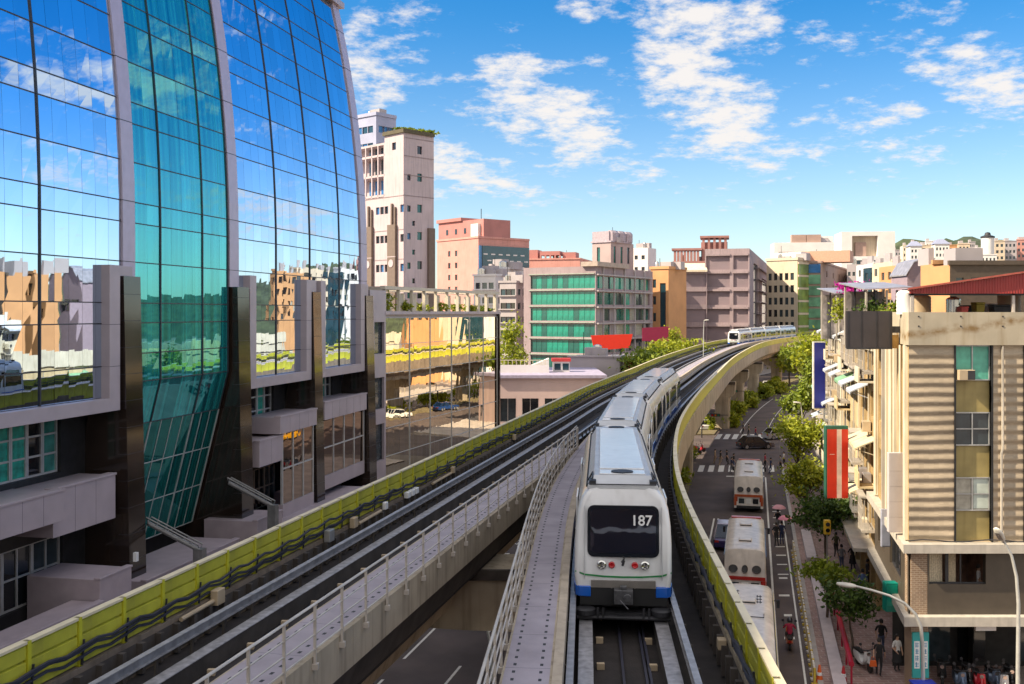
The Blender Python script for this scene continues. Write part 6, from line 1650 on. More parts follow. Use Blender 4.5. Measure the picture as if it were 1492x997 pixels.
# low pink building at the far end of the annex
Y = 152; z = Z_at(551,Y); t = thing('low_pink_building', 'low flat roofed pinkish building behind the left barrier', 'building', (X_at(722,Y),Y,0)); W = X_at(880,Y)-X_at(722,Y); F = Face((0,0),(1,0))
PKW = mat('pinkish_render', (.56,.42,.39), .75, var=.06, scale=.5); ops = [(.6+k*3.4,.6+k*3.4+2.5,.6,4.2) for k in range(int(W/3.4))]
mb = MB(); F.wall(mb,0,W,0,z,ops,1.2); shell(mb,W,22,z-.4); mb.build('wall', PKW, t); mb = MB(); mb.box(-.4,W+.4,-.5,22,z,z+.45); mb.build('roof', mat('roof_lilac', (.36,.32,.42), .7), t)
for k, o in enumerate(ops): window(F,t,*o,[GLASS2,DGLASS][k % 2],1.0,WHITET,2,1)
t, F, S, W, D = std('plain_box_building', 'windowless grey box wall below the red billboard', 829, 903, 936, 172, Z_at(521,172), 14, GREYT, None, lambda D: [(D*.15,D*.5,6,8.2)], [DGLASS], cap=.25, depth=9)
t = thing('roof_booth', 'little glazed booth with a red roof on the low building', 'booth', (X_at(806,160),160,z+.45)); W = X_at(830,160)-X_at(806,160); h = Z_at(527,160)-z-.45
mb = MB(); mb.box(0,W,0,2,0,h); mb.build('wall', WHITET, t); mb = MB(); mb.box(-.2,W+.2,-.2,2.2,h,h+.5); mb.build('roof', mat('booth_red', (.45,.04,.04), .6), t)
for k in range(2): mb = MB(); mb.box(.2+k*W*.5,W*.45+k*W*.5,-.03,-.001,.3,h-.3); mb.build('window', SLATE, t)
mb = MB()
t = thing('terrace_wall', 'pale railing wall and steps left of the red roofed booth', 'wall', (X_at(728,158),158,z+.45)); W = X_at(800,158)-X_at(728,158)
mb = MB(); mb.box(0,W,0,.3,0,1.2); mb.loft([[(W*.3,.5,0),(W,.5,0),(W,.5,2.2)],[(W*.3,3,0),(W,3,0),(W,3,2.2)]]); mb.build('wall', WHITET, t); mb = MB()
for k in range(12): mb.box(W*k/12,W*k/12+.08,.1,.2,1.2,1.9)
mb.box(0,W,.1,.2,1.9,2.0); mb.build('railing', STUC2, t)
t = thing('red_white_hut', 'small white hut with a red door panel at the left barrier', 'hut', (X_at(893,176),176,0)); W = X_at(930,176)-X_at(893,176); zb = Z_at(545,176)-2
mb = MB(); mb.box(0,W,0,3,0,zb+5.2); mb.build('wall', WHITET, t); mb = MB(); mb.box(W*.45,W*.85,-.05,-.001,zb+1.2,zb+5.0); mb.build('panel', mat('hut_red', (.5,.02,.04), .5), t); mb = MB(); mb.box(.1,W*.4,-.05,-.001,zb+1.6,zb+3.4); mb.build('window', DGLASS, t)
def board(label, pts, Y, m, legs):
    q = [(X_at(px,Y), Z_at(py,Y)) for px, py in pts]; x0 = q[0][0]; zb = min(z for _, z in q); t = thing('billboard', label, 'billboard', (x0,Y,0))
    mb = MB(); mb.loft([[(x-x0,0,z) for x,z in q],[(x-x0,.5,z) for x,z in q]]); mb.build('panel', m, t)
    for px in legs: x = X_at(px,Y)-x0; mb = MB(); mb.box(x-.15,x+.15,.51,.8,0,zb+1.0); mb.build('leg', DARKM, t)
board('big blank bright red billboard in front of the green office', [(861,489),(922,487),(917,507),(866,511)], 186, mat('board_red', (.72,.03,.008), .45, var=.05), (875,905))
mb = MB()
board('blank dark crimson board right of the red billboard', [(936,478),(974,476),(974,498),(936,497)], 208, mat('board_crimson', (.22,.008,.045), .5, var=.08), (942,968))

t = thing('station_hall', 'elevated station hall behind the viewpoint, seen only mirrored in the windscreen', 'station', (2, -13, 0))
mb = MB(); F = Face((-22,0),(1,0))
mb.box(-22,14,-40,0,7.2,8.2); mb.box(-22,14,-40,.5,20.6,21.3); mb.box(-22,14,-8,-7.8,8.2,20.6)
for k in range(7): mb.box(-21+k*5.6,-20.6+k*5.6,-.6,-.2,8.2,20.6)
mb.build('frame', MAUVED, t)
mb = MB(); mb.box(-22,14,-.3,-.2,13.2,13.6); mb.build('fascia', WHITEP, t); mb = MB(); mb.box(-22,14,-.35,-.25,8.2,9.6); mb.build('platform_screen', mat('screen_tan', (.34,.27,.18), .7), t)
mb = MB(); mb.box(-20,12,-38,-2,0,7.1); mb.build('base', MAUVED, t)
mb = MB(); mb.box(-22,14,-7.75,-7.7,11.0,11.5); mb.build('light_strip', WHITEP, t)
# ------------------------------------------------------------------ vehicles
BUSW = mat('bus_white', (.66,.61,.57), .4, var=.16, scale=1.6, coat=.25, streak=.35, streak_col=(.36,.31,.27)); BUSR = mat('bus_red', (.45,.025,.02), .35, coat=.4); BUSY = mat('bus_yellow', (.60,.42,.06), .35, coat=.4)
TYRE = mat('tyre', (.02,.02,.02), .7); HUB = mat('hub_grey', (.35,.35,.36), .4, .6)
LAMPR = mat('tail_red', (.42,.02,.015), .25, coat=.5); LAMPA = mat('indicator_amber', (.6,.2,.02), .25)
HEAD = math.atan2(ST.y, ST.x) - math.pi/2
def bus(label, a, yrear, L, stripe, style, group='buses queuing along the kerb lane'):
    """local +y is the way the bus drives; its rear end is at y = 0"""
    x, y = st(a, yrear); t = thing('city_bus', label, 'bus', (x,y,0), HEAD, group); w = 1.24; H = 3.05
    sec = [(w,.38),(w,.95),(w,1.6),(w*.985,2.55),(w*.95,2.86),(w*.82,3.0),(w*.5,3.05),(0,3.06)]; pr = sec+[(-x,z) for x,z in sec[-2::-1]]
    def ring(y, k, rake=0): return [(x*k, y+rake*max(0,z-1.35)*.38, .38+(z-.38)*(1-(1-k)*.25)) for x,z in pr]
    mb = MB(); mb.loft([ring(0,.95,1),ring(.08,.99,1),ring(.5,1,1),ring(2,1,0),ring(L-.9,1,0),ring(L-.15,.985,0),ring(L,.94,0)]); mb.build('body', BUSW, t, smooth=40)
    if stripe:
        for s_ in (-1,1): mb = MB(); mb.box(s_*1.235, s_*1.262, .25, L-.4, .75, 1.25); mb.build('stripe', stripe, t)
        mb = MB(); mb.box(-1.18,1.18,-.03,.03,1.35,1.55); mb.box(-1.2,-1.0,-.028,.1,.6,1.34); mb.box(1.0,1.2,-.028,.1,.6,1.34); mb.build('stripe', stripe, t)
        mb = MB(); mb.box(-1.0,1.0,L-.7,L-.25,3.03,3.11); mb.box(-1.17,1.17,.64,.70,2.70,2.86); mb.build('roof_stripe', stripe, t, bevel=.02)
    for s_ in (-1,1):
        for k in range(5):
            y0 = 1.2+(L-2.2)*k/5; mb = MB(); mb.box(s_*1.225, s_*1.25, y0, y0+(L-2.2)/5-.1, 1.5, 2.5); mb.build('window', DGLASS, t)
        for y0 in (2.3, L-2.4):
            mb = MB(); mb.wheel((s_*1.1,y0,.48), .48, .28, 'x', 16); wl = mb.build('wheel', TYRE, t, smooth=40); mb = MB(); mb.wheel((s_*1.235,y0,.48), .26, .05, 'x', 12); mb.build('rim', HUB, wl)
        mb = MB(); mb.tube([(s_*1.2,L-.3,2.3),(s_*1.5,L-.1,2.25)], .03, 5); mb.box(s_*1.5-.08,s_*1.5+.08,L-.14,L-.04,1.9,2.3); mb.build('mirror', DARKM, t)
        mb = MB(); mb.box(s_*.92, s_*1.12, -.02, .06, .95, 1.32); mb.build('tail_light', LAMPR, t)
    if style == 'rear':
        for k, xx in enumerate((-.68, .0, .68)):
            mb = MB(); yb = lambda z: (z-1.35)*.38
            ww = .27 if k != 1 else .18
            mb.loft([[(xx+q*math.cos(2*math.pi*j/14)*ww, yb(1.95+r2*math.sin(2*math.pi*j/14)*.22)-.02-dd, 1.95+r2*math.sin(2*math.pi*j/14)*.22) for j in range(14)] for q, r2, dd in ((1,1,0),(.9,.9,.03),(.6,.6,.02))]); mb.build('vent', DARKM, t)
        for a0, b0, m in ((-.82,-.35,GLASS2),(-.2,.2,WHITEP),(.35,.82,DGLASS)):
            mb = MB(); mb.box(a0,b0,-.03,.05,.78,1.2); mb.build('rear_panel', m, t)
    mb = MB(); mb.box(-1.0,1.0,-.05,.1,.38,.6); mb.build('bumper', DARKM, t)
    for y0 in (L*.28, L*.72):
        mb = MB(); mb.loft([[(-.42,y0-.35,3.04),(.42,y0-.35,3.04),(.42,y0+.35,3.04),(-.42,y0+.35,3.04)],[(-.36,y0-.3,3.16),(.36,y0-.3,3.16),(.36,y0+.3,3.16),(-.36,y0+.3,3.16)]]); h_ = mb.build('roof_hatch', BUSW, t, bevel=.02)
        mb = MB(); mb.box(-.36,.36,y0-.37,y0-.351,3.05,3.12); mb.build('hatch_slot', DARKM, h_)
    return t
bus('white bus with dark roof lettering, nearest and half hidden by the right barrier', -.35, 41.0, 12.0, None, 'plain')
b1 = [o for o in C.objects if o.name.startswith('city_bus')][-1]
mb = MB(); q = random.Random(9)
for (x0, y0) in ((-.55,9.2),(.55,8.4)):
    for k in range(3):
        for j in range(2): mb.box(x0-.12+.14*j, x0-.07+.14*j, y0+k*.5, y0+k*.5+.36, 3.045, 3.068)
        mb.box(x0-.14, x0+.12, y0+k*.5+.15, y0+k*.5+.2, 3.046, 3.069)
mb.build('roof_lettering', DARKM, b1)
mb = MB(); mb.tube([(-.8,6.4,3.07),(-.8,6.0,3.08),(.75,6.0,3.08),(.75,6.6,3.07)], .02, 5); mb.build('roof_rail', DARKM, b1)
mb = MB(); mb.box(1.235,1.265,.3,11.6,2.5,2.75); mb.box(1.235,1.262,.3,11.6,.7,1.2); mb.build('stripe', BUSY, b1)
bus('white bus with red trim and three oval rear vents, second in the queue', -.6, 59.7, 10.6, BUSR, 'rear')
bus('white bus with orange red trim, farthest in the queue at the stop line', -.55, 86.5, 11.0, mat('bus_orange', (.50,.10,.03), .35, coat=.4), 'rear')
def make_car(name, label, cat, m, x, y, rz, group=None, L=4.4, tall=1.48, roof=None, sign=False):
    t = thing(name, label, cat, (x,y,0), rz, group); w = .88
    def sec(y, zt, k, zb=.28): return [(-w*k,y,zb),(-w*k,y,zt*.62),(-w*k*.93,y,zt),(w*k*.93,y,zt),(w*k,y,zt*.62),(w*k,y,zb)]
    mb = MB(); mb.loft([sec(0,.74,.86),sec(.12,.86,.97),sec(.9,.94,1),sec(L*.5,.96,1),sec(L-.95,.90,1),sec(L-.14,.78,.96),sec(L,.62,.86)]); body = mb.build('body', m, t, smooth=35)
    def cab(y, z, k): return [(-w*k,y,z),(w*k,y,z)]
    c0, c1, c2, c3 = .35, .95, L*.56, L*.74
    lo = [(-.84,c0,.90),(.84,c0,.90),(.84,c3,.90),(-.84,c3,.90)]; hi = [(-.66,c1,tall),(.66,c1,tall),(.66,c2,tall),(-.66,c2,tall)]
    mb = MB(); mb.loft([lo, hi]); mb.build('windows', DGLASS, t)
    mb = MB(); mb.loft([[(x_,y_,tall+.005) for x_,y_,_ in hi],[(x_*.94,c1+.06 if y_ == c1 else c2-.06,tall+.06) for x_,y_,_ in hi]])
    for (p, q) in zip(lo, hi): mb.tube([p, q], .045, 5)
    for s_ in (-1,1): mb.tube([(s_*.845,(c0+c3)/2,.9),(s_*.665,(c1+c2)/2,tall)], .04, 5)
    mb.build('roof', roof or m, t, smooth=35)
    for s_ in (-1,1):
        for yy in (.85, L-.85):
            mb = MB(); mb.wheel((s_*.80,yy,.32), .32, .2, 'x', 16); wl = mb.build('wheel', TYRE, t, smooth=40); mb = MB(); mb.wheel((s_*.895,yy,.32), .2, .03, 'x', 12); mb.build('rim', HUB, wl)
        mb = MB(); mb.box(s_*.5,s_*.78,-.02,.06,.62,.78); mb.build('tail_light', LAMPR, t)
        mb = MB(); mb.box(s_*.5,s_*.76,L-.06,L+.015,.50,.64); mb.build('headlight', CHROME, t)
    if sign: mb = MB(); mb.box(-.22,.22,(c1+c2)/2-.08,(c1+c2)/2+.08,tall+.06,tall+.2); mb.build('roof_light', WHITEP, t, bevel=.03)
    return t
CARD = mat('car_dark', (.025,.025,.035), .25, .3, coat=.6); CARB = mat('car_blue', (.02,.06,.22), .25, .2, coat=.6); CARS = mat('car_silver', (.40,.40,.42), .3, .6, coat=.5); CARY = mat('taxi_yellow', (.75,.42,.01), .3, coat=.5); CARW = mat('car_white', (.68,.68,.68), .3, coat=.5)
x, y = st(-2.1, 72.5); make_car('parked_car', 'dark purple blue minivan squeezed beside the second bus', 'van', mat('van_indigo', (.04,.03,.14), .25, .2, coat=.6), x, y, HEAD, None, 4.4, 1.75, roof=mat('van_roof_light', (.35,.33,.45), .3, .3, coat=.5))
x, y = G_at(1100, 655); make_car('parked_car', 'dark grey car turning side-on in the middle of the crossing', 'car', CARD, x-2.0, y+.5, R(-82), None, 4.5, 1.55)
x, y = G_at(1122, 645); make_car('parked_car', 'silver car with red tail lights right behind the turning dark car', 'car', CARS, x, y+3, R(-68), None, 4.3, 1.5)
for px, Y, m, rz, lab in ((1027,160,CARB,10,'blue car in the shade beside the second pier'),(1030,146,CARW,4,'white car waiting in the shade under the viaduct near the second pier'),(1113,200,CARD,-16,'dark car far off between the fourth and fifth piers'),(1042,190,CARS,-6,'small silver car far under the viaduct between piers'),(1118,228,CARW,-10,'distant white car behind the fifth pier')):
    make_car('parked_car', lab, 'car', m, X_at(px,Y), Y, R(rz), 'cars under the viaduct')
x, y = st(-13.2, 100); make_car('taxi', 'yellow taxi on the far side of the viaduct seen mirrored in the annex glass', 'taxi', CARY, x, y, HEAD+math.pi, None, sign=True)
x, y = st(-12.5, 128); make_car('taxi', 'second yellow taxi behind the viaduct beyond the crossing', 'taxi', CARY, x, y, HEAD+math.pi, None, sign=True)
# scooters
def make_scooter(label, m, x, y, rz, group, seatm=BLACKR):
    """local +y is forward"""
    t = thing('motor_scooter', label, 'scooter', (x,y,.01), rz, group)
    for yy in (.25, 1.45):
        mb = MB(); mb.wheel((0,yy,.23), .23, .11, 'x', 16); wl = mb.build('wheel', TYRE, t, smooth=40); mb = MB(); mb.wheel((0,yy,.23), .12, .10, 'x', 10); mb.build('hub', HUB, wl)
    mb = MB()
    def rg_(y, hw, z0, z1): return [(-hw,y,z0),(hw,y,z0),(hw*.8,y,z1),(-hw*.8,y,z1)]
    mb.loft([rg_(-.12,.10,.52,.62),rg_(.05,.17,.40,.70),rg_(.45,.19,.30,.70),rg_(.62,.17,.24,.55),rg_(.70,.16,.22,.32),rg_(1.02,.17,.24,.33),rg_(1.12,.20,.30,.60),rg_(1.22,.20,.42,.92),rg_(1.30,.10,.55,.95)])
    mb.tube([(0,1.25,.80),(0,1.45,.25)], .05, 6); mb.loft([rg_(1.25,.08,.42,.5),rg_(1.45,.09,.47,.53),rg_(1.68,.07,.36,.42)])
    mb.build('body', m, t, smooth=40)
    mb = MB(); mb.loft([rg_(-.14,.11,.66,.74),rg_(.1,.15,.70,.80),rg_(.55,.13,.70,.77),rg_(.66,.08,.66,.72)]); mb.build('seat', seatm, t, smooth=40)
    mb = MB(); mb.tube([(-.32,1.10,1.0),(-.1,1.2,.98),(.1,1.2,.98),(.32,1.10,1.0)], .025, 6); mb.tube([(0,1.22,.92),(0,1.2,.99)], .04, 6); hb = mb.build('handlebar', DARKM, t)
    for s_ in (-1,1): mb = MB(); mb.tube([(s_*.24,1.14,1.0),(s_*.30,1.12,1.22)], .012, 5); mb.tube([(s_*.32,1.12,1.27),(s_*.32,1.14,1.27)], .07, 10); mb.build('mirror', DARKM, hb)
    mb = MB(); mb.tube([(0,1.29,.84),(0,1.34,.83)], .09, 12); mb.build('headlight', CHROME, t); mb = MB(); mb.box(-.07,.07,-.16,-.11,.52,.62); mb.build('tail_light', LAMPR, t)
    return t
SCW = mat('scooter_white', (.62,.62,.62), .3, coat=.5); SCR = mat('scooter_red', (.50,.015,.03), .3, coat=.5); SCB = mat('scooter_steel_blue', (.14,.20,.30), .3, .3, coat=.5); SCK = mat('scooter_black', (.02,.02,.022), .3, coat=.5)
x, y = G_at(1255, 982); make_scooter('white and red scooter parked facing the viewer on the near pavement', SCW, x+.15, y+1.2, R(187), 'scooters parked on the near pavement').location.z = .13
for px, yy, m, rz, lab in ((1381,46.6,SCK,160,'black scooter at the pillar end of the arcade row'),(1403,45.6,SCB,170,'steel blue scooter in the arcade beside the black one'),(1417,46.2,SCK,165,'black scooter in the middle of the arcade row'),(1432,45.4,SCR,168,'bright red scooter in the arcade row'),
        (1451,45.8,SCB,172,'blue grey scooter right of the red one in the arcade'),(1464,45.3,SCW,170,'white scooter behind the tall street lamp in the arcade'),(1478,46,SCK,165,'dark scooter last in the arcade row')):
    make_scooter(lab, m, X_at(px,yy), yy+.8, R(rz), 'scooters parked in the arcade').location.z = .14
x, y = st(8.3, 52.5); make_scooter('dark scooter half hidden under the side ledge of the corner building', SCK, x, y, R(150), 'scooters parked on the near pavement').location.z = .13
x, y = G_at(508, 958); make_scooter('black scooter half hidden below the left girder on the shaded road', SCK, x, y, HEAD, 'scooters on the shaded road')
q = random.Random(3)
for i in range(9):     # row of scooters by the annex, seen directly and mirrored
    x, y = st(-22.4+q.uniform(-.2,.2), 96+i*1.5); make_scooter('parked scooter in the row by the mirrored annex, %s' % ['black, nearest end','white, second','red, third','blue grey, fourth','black, fifth','white, sixth','red, seventh','blue grey, eighth','black, farthest end'][i], [SCK,SCW,SCR,SCB][i % 4], x, y, HEAD+R(80), 'scooters parked by the mirrored annex')

# ------------------------------------------------------------------ people
SKIN = mat('skin', (.50,.30,.20), .55, var=.08); HAIRM = mat('hair_black', (.018,.014,.012), .5, var=.3)
CL = {k: mat('cloth_'+k, c, .8, var=.15, scale=6) for k, c in dict(black=(.02,.02,.022), grey=(.22,.22,.24), white=(.66,.64,.62), navy=(.03,.04,.10), red=(.38,.02,.06), blue=(.10,.17,.36), denim=(.06,.08,.15), tan=(.34,.25,.16), pink=(.55,.20,.26), olive=(.10,.10,.05)).items()}
SHOE = mat('shoe', (.05,.045,.04), .6)
def bm_person(pose, skirt=False):
    """one continuous skinned body; returns mesh with slots skin, top, bottom, shoe"""
    if pose == 'walk': Lk, La, Rk, Ra = (.09,.14,.50), (.10,.06,.09), (-.09,-.02,.49), (-.10,.30,.12); LE, LW, RE, RW = (.25,-.10,1.16), (.24,.06,.95), (-.25,.05,1.15), (-.24,-.10,.92)
    elif pose == 'stand': Lk, La, Rk, Ra = (.10,-.02,.50), (.11,.03,.09), (-.10,-.02,.50), (-.11,.03,.09); LE, LW, RE, RW = (.25,.02,1.14), (.23,-.08,.92), (-.25,.02,1.14), (-.22,-.18,1.02)
    elif pose == 'ride': Lk, La, Rk, Ra = (.16,-.42,.90), (.14,-.36,.44), (-.16,-.42,.90), (-.14,-.36,.44); LE, LW, RE, RW = (.30,-.18,1.18), (.30,-.46,1.10), (-.30,-.18,1.18), (-.30,-.46,1.10)
    elif pose == 'umbrella': Lk, La, Rk, Ra = (.09,.10,.50), (.10,.06,.09), (-.09,-.06,.50), (-.10,.10,.10); LE, LW, RE, RW = (.24,.0,1.16), (.18,-.22,1.28), (-.25,.03,1.15), (-.24,-.06,.92)
    hipz = .92
    J = [('pelvis',(0,0,.95),.125),('waist',(0,0,1.10),.115),('chest',(0,.01,1.29),.135),('uchest',(0,.01,1.40),.10),('neck',(0,.0,1.49),.052),('head',(0,-.015,1.60),.082),('crown',(0,-.005,1.68),.07),('nose',(0,-.105,1.60),.012)]
    for s_, K, A, E, Wr in ((1,Lk,La,LE,LW),(-1,Rk,Ra,RE,RW)):
        n = 'L' if s_ > 0 else 'R'
        ft = (A[0],A[1]-.13,A[2]-.045)
        hd = Vector(Wr)+(Vector(Wr)-Vector(E)).normalized()*.085
        J += [(n+'hip',(s_*.085,0,.89),.092),(n+'knee',K,.060),(n+'ankle',A,.040),(n+'toe',ft,.038),(n+'sh',(s_*.17,.01,1.40),.062),(n+'elbow',E,.044),(n+'wrist',Wr,.030),(n+'palm',tuple(hd),.032)]
    names = [j[0] for j in J]; E_ = [('pelvis','waist'),('waist','chest'),('chest','uchest'),('uchest','neck'),('neck','head'),('head','crown'),('head','nose')]
    for n in 'LR': E_ += [('pelvis',n+'hip'),(n+'hip',n+'knee'),(n+'knee',n+'ankle'),(n+'ankle',n+'toe'),('uchest',n+'sh'),(n+'sh',n+'elbow'),(n+'elbow',n+'wrist'),(n+'wrist',n+'palm')]
    for n in 'LR':   # fingers and thumb
        s_ = 1 if n == 'L' else -1
        p = Vector(J[names.index(n+'palm')][1]); wv = (p-Vector(J[names.index(n+'wrist')][1])).normalized()
        side = wv.cross(Vector((1,0,0))); side = side.normalized() if side.length > .1 else Vector((0,1,0))
        for k, ln in enumerate((.062,.075,.078,.060)):
            a = p+side*(.027-.018*k)+wv*.02; b = a+wv*ln*.55; c = b+wv*ln*.35+Vector((-s_*.022,0,0))
            J += [(n+'f%da'%k,tuple(b),.009),(n+'f%db'%k,tuple(c),.008)]; E_ += [(n+'palm',n+'f%da'%k),(n+'f%da'%k,n+'f%db'%k)]
        b = Vector(J[names.index(n+'wrist')][1])+wv*.05+side*.055; J += [(n+'th',tuple(b),.011)]; E_ += [(n+'palm',n+'th')]
    names = [j[0] for j in J]
    bm = bmesh.new(); sk = bm.verts.layers.skin.verify(); vs = []
    for k, (n, p, r) in enumerate(J):
        v = bm.verts.new(p); v[sk].radius = (r, r*(.80 if n in ('chest','waist','pelvis','uchest') else 1)); v[sk].use_root = (k == 0); vs.append(v)
        if n in ('chest','uchest','waist','pelvis'): v[sk].radius = (r*1.25, r*.85)
    for a, b in E_: bm.edges.new((vs[names.index(a)], vs[names.index(b)]))
    me = bpy.data.meshes.new('tmp'); bm.to_mesh(me); bm.free()
    o = bpy.data.objects.new('tmp', me); C.objects.link(o); m1 = o.modifiers.new('skin','SKIN'); m1.use_smooth_shade = True; m2 = o.modifiers.new('sub','SUBSURF'); m2.levels = 1; m2.render_levels = 1
    dg = bpy.context.evaluated_depsgraph_get(); out = bpy.data.meshes.new_from_object(o.evaluated_get(dg)); bpy.data.objects.remove(o)
    out.materials.clear()
    for m in (SKIN, CL['black'], CL['black'], SHOE): out.materials.append(m)
    P = {j[0]: Vector(j[1]) for j in J}; bones = []
    for a, b in E_:
        if a[1:].startswith(('f','palm')) or b[1:] in ('palm','th') or a in ('neck','head') : c = 0
        elif b in ('waist','chest','uchest','neck','Lsh','Rsh','Lelbow','Relbow'): c = 1
        elif b[1:] == 'wrist': c = 0
        elif b[1:] == 'toe': c = 3
        else: c = 2
        bones.append((P[a], P[b], c))
    for p in out.polygons:
        cpt = p.center; best = None
        for a, b, c in bones:
            ab = b-a; tt = max(0, min(1, (cpt-a).dot(ab)/max(1e-9, ab.length_squared))); d = (cpt-(a+ab*tt)).length
            if best is None or d < best[0]: best = (d, c)
        c = best[1]
        if cpt.z < .09: c = 3
        p.material_index = c; p.use_smooth = True
    return out
PM = {k: bm_person(k) for k in ('walk','stand','ride','umbrella')}
mb = MB()
rings = []
for z, r, dy_ in ((1.59,.098,.035),(1.65,.104,.018),(1.70,.098,.008),(1.745,.075,.0),(1.775,.03,0)):
    rings.append([(r*.92*math.cos(2*math.pi*j/14), dy_-.012+r*1.05*math.sin(2*math.pi*j/14), z+(.05*max(0,-math.sin(2*math.pi*j/14)) if z < 1.68 else 0)) for j in range(14)])
mb.loft(rings); HAIRME = mb.mesh('hair', HAIRM, smooth=60)
mb = MB(); rings = []
for z, r, dy_ in ((1.40,.10,.06),(1.50,.105,.045),(1.59,.104,.035),(1.65,.106,.018),(1.70,.10,.008),(1.745,.077,.0),(1.778,.03,0)):
    rings.append([(r*.92*math.cos(2*math.pi*j/14), dy_-.012+(r*1.05 if math.sin(2*math.pi*j/14) > 0 or z > 1.6 else r*.1)*math.sin(2*math.pi*j/14), z+(.05*max(0,-math.sin(2*math.pi*j/14)) if 1.55 < z < 1.68 else 0)) for j in range(14)])
mb.loft(rings); HAIRLONG = mb.mesh('hair', HAIRM, smooth=60)
mb = MB(); 
for s_ in (-1,1): mb.lathe([(.002,-.011),(.010,-.005),(.011,.002),(.006,.009),(.001,.011)], (s_*.032,-.092,1.625), 8)
EYEME = mb.mesh('eyes', HAIRM, smooth=60)
SKIRT = {}
def person(label, x, y, z, rz, pose, top, bottom, group, h=1.0, long=False, skirt=None, bag=None):
    me = PM[pose].copy(); me.materials[1] = CL[top]; me.materials[2] = CL[bottom]
    o = put('person', me, None, (x,y,z), rz); o.scale = (h,h,h); tag(o, label, 'person', group)
    put('hair', HAIRLONG if long else HAIRME, o); put('eyes', EYEME, o)
    if skirt:
        mb = MB(); mb.loft([[(r*math.cos(2*math.pi*j/16), r*.85*math.sin(2*math.pi*j/16)+.02, zz_) for j in range(16)] for zz_, r in ((.45,.24),(.7,.20),(.95,.155),(1.02,.14))], caps=False); mb.build('skirt', CL[skirt], o, smooth=60)
    if bag:
        b_ = thing('handbag', bag[0], 'bag', (x+bag[2], y+bag[3], z+.45)); mb = MB(); mb.loft([[(-.17,-.06,0),(.17,-.06,0),(.17,.06,0),(-.17,.06,0)],[(-.13,-.04,.28),(.13,-.04,.28),(.13,.04,.28),(-.13,.04,.28)]]); mb.build('body', bag[1], b_, bevel=.02); mb = MB(); mb.tube([(-.1,0,.27),(-.07,0,.45),(.07,0,.45),(.1,0,.27)], .012, 6); mb.build('strap', bag[1], b_)
    return o
def umbrella(label, x, y, z, m):
    t = thing('umbrella', label, 'umbrella', (x,y,z)); mb = MB(); n = 16
    rings = []
    for r, zz_ in ((.02,.92),(.25,.88),(.42,.78),(.55,.64)): rings.append([(r*(1 if j % 2 == 0 else .94)*math.cos(2*math.pi*j/n), r*(1 if j % 2 == 0 else .94)*math.sin(2*math.pi*j/n), zz_) for j in range(n)])
    mb.loft(rings, caps=False); mb.build('canopy', m, t, smooth=50); mb = MB(); mb.tube([(0,0,0),(0,0,.97)], .012, 6); mb.build('shaft', DARKM, t); return t
PV = .13
def pp(px, py, *a, **k):
    x, y = G_at(px, py); z = k.pop('z', PV); f = (EYE-z)/EYE; return person(a[0], x*f, y*f, z, *a[1:], **k)
gA = 'people walking on the near pavement'
pp(1284, 955, 'person in a black shirt and jeans walking away past the small tree', R(170), 'walk', 'black', 'denim', gA, h=1.03)
pp(1281, 984, 'person in dark clothes carrying an orange bag near the white scooter', R(150), 'walk', 'black', 'black', gA, bag=('bright orange handbag carried by a person in dark clothes', ORANGE, -.32, -.1))
pp(1307, 978, 'person in a white shirt and long dark skirt beside the arcade pillar', R(20), 'stand', 'white', 'black', gA, long=True, skirt='black')
pp(1323, 972, 'person in pinkish clothes half hidden behind the teal pillar sign', R(90), 'stand', 'pink', 'grey', gA)
pp(1226, 832, 'person in a grey top seen from behind under the dark tree', R(180), 'walk', 'grey', 'denim', gA)
pp(1242, 831, 'person in a black dress walking with the grey topped person', R(180), 'walk', 'black', 'black', gA, long=True, skirt='black')
pp(1264, 856, 'dark dressed person standing by the shop wall', R(90), 'stand', 'black', 'black', gA)
pp(1257, 872, 'person in a blue shirt under the lamp head of the near street lamp', R(160), 'walk', 'blue', 'navy', gA)
pp(1218, 812, 'person in olive clothes beside the yellow signal box', R(180), 'walk', 'olive', 'black', gA)
gB = 'people waiting along the kerb'
pp(1131, 796, 'person in black by the kerb in front of the pink umbrella', R(180), 'walk', 'black', 'black', gB, z=.01)
pp(1139, 794, 'person in navy under a pink umbrella at the kerb', R(175), 'umbrella', 'navy', 'navy', gB, z=.01)
pp(1133, 775, 'person in black under the smaller pink umbrella', R(185), 'umbrella', 'black', 'grey', gB, z=.01)
x, y = G_at(1141, 794); umbrella('pink umbrella held at the kerb beside the second bus', x+.1, y-.2, 1.3, mat('umbrella_pink', (.60,.22,.30), .7)); x, y = G_at(1134, 776); umbrella('smaller rosy umbrella behind the pink one', x, y-.2, 1.3, mat('umbrella_rose', (.55,.28,.34), .7))
gC = 'people crossing the street ahead of the buses'
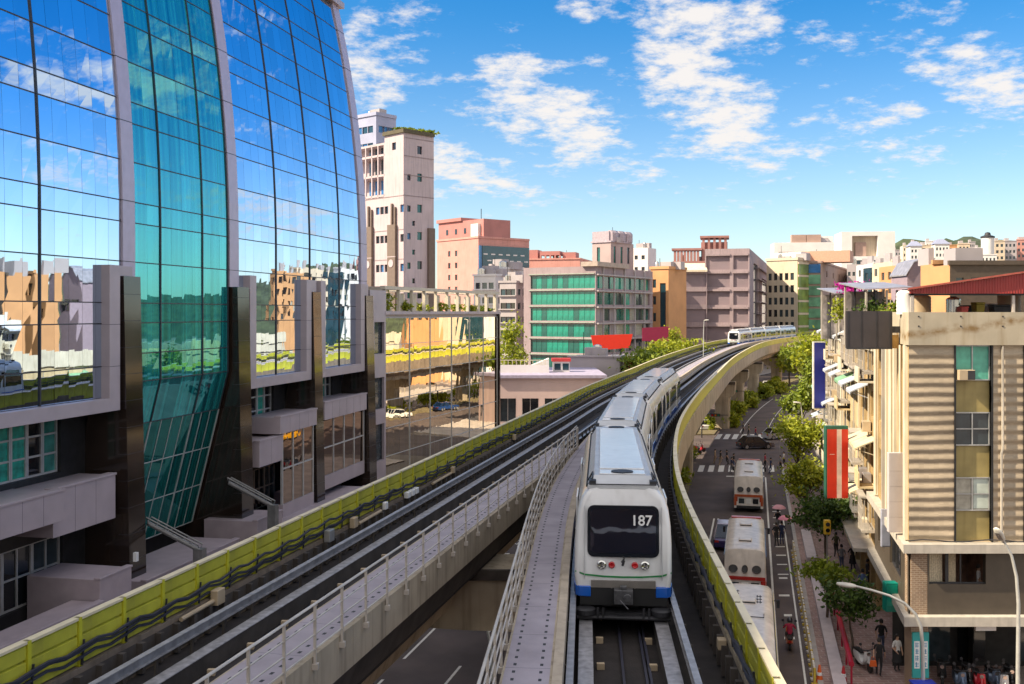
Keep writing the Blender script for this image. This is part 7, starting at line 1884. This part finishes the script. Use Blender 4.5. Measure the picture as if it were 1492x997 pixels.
for px, py, rz, top, bot, lab in ((1042,677,80,'tan','tan','leftmost walker on the crossing, in tan'),(1050,679,95,'black','tan','second walker from the left on the crossing, black top'),(1059,678,-90,'black','black','third walker from the left on the crossing, all in black'),(1066,690,90,'navy','grey','walker in navy close to the farthest bus'),(1069,684,85,'black','denim','walker in black and denim just left of the farthest bus'),
        (1115,684,90,'red','black','walker in a red top right of the farthest bus'),(1123,691,95,'navy','navy','walker in navy right of the farthest bus'),(1137,687,-85,'grey','black','walker in a grey top near the bright tree'),(1142,681,-90,'white','black','walker in a white top near the bright tree'),
        (1083,634,90,'black','black','far walker in black beyond the turning car'),(1091,636,80,'olive','black','far walker in olive beyond the turning car'),(1101,641,95,'red','denim','far walker in red behind the turning car')):
    pp(px, py, lab, R(rz), 'walk', top, bot, gC, z=.02)
# rider
x, y = G_at(1151, 951); make_scooter('scooter with an orange tail being ridden along the kerb lane', mat('scooter_orange', (.55,.12,.03), .3, coat=.5), x, y, HEAD, None)
o = person('scooter rider in a crimson shirt and dark helmet', x+.45*ST.x, y+.45*ST.y, -.13, HEAD+math.pi, 'ride', 'red', 'black', None)
mb = MB(); mb.lathe([(.135,1.55),(.142,1.62),(.135,1.70),(.10,1.77),(.03,1.80)], (0,0.0,0), 16); hm = mb.build('helmet', mat('helmet_black', (.02,.02,.03), .2, coat=.6), o, smooth=60)
# diner in the cafe window
person('person in a white shirt sitting inside the first floor window', X_at(1427,45.5), 45.55, 4.06, R(60), 'stand', 'white', 'tan', None)
person('dark haired person at the left edge of the first floor window', X_at(1366,45.6), 45.6, 3.86, R(-60), 'stand', 'tan', 'black', None)
# parked two-wheelers at the left of the crossing
for px, py, m, lab in ((1003,663,SCK,'black scooter waiting at the near end of the planted strip'),(1009,659,SCR,'red scooter waiting behind the black one at the planted strip')):
    x, y = G_at(px, py); make_scooter(lab, m, x, y, R(-80), 'scooters waiting at the crossing')
# traffic light arms on the piers
for px, py, Y, lab in ((1046,605,138,'red and green signal arm below the second pier'),(1072,570,165,'red signal arm on the third pier')):
    x, z = X_at(px,Y), Z_at(py,Y); t = thing('traffic_light', lab, 'traffic light', (x-2.2,Y,0)); mb = MB(); mb.tube([(0,0,0),(0,0,z)], .09, 8); mb.tube([(0,0,z),(3.6,0,z)], .05, 6); mb.build('pole', DARKM, t)
    mb = MB(); mb.box(1.2,2.5,-.14,.14,z-.2,z+.2); h_ = mb.build('housing', DARKM, t, bevel=.03)
    for k, m in enumerate((RED, LAMPA, mat('lens_green', (.02,.20,.12), .2))): mb = MB(); mb.tube([(1.4+.42*k,-.15,z),(1.4+.42*k,-.19,z)], .14, 12); mb.build('lens', m, h_)
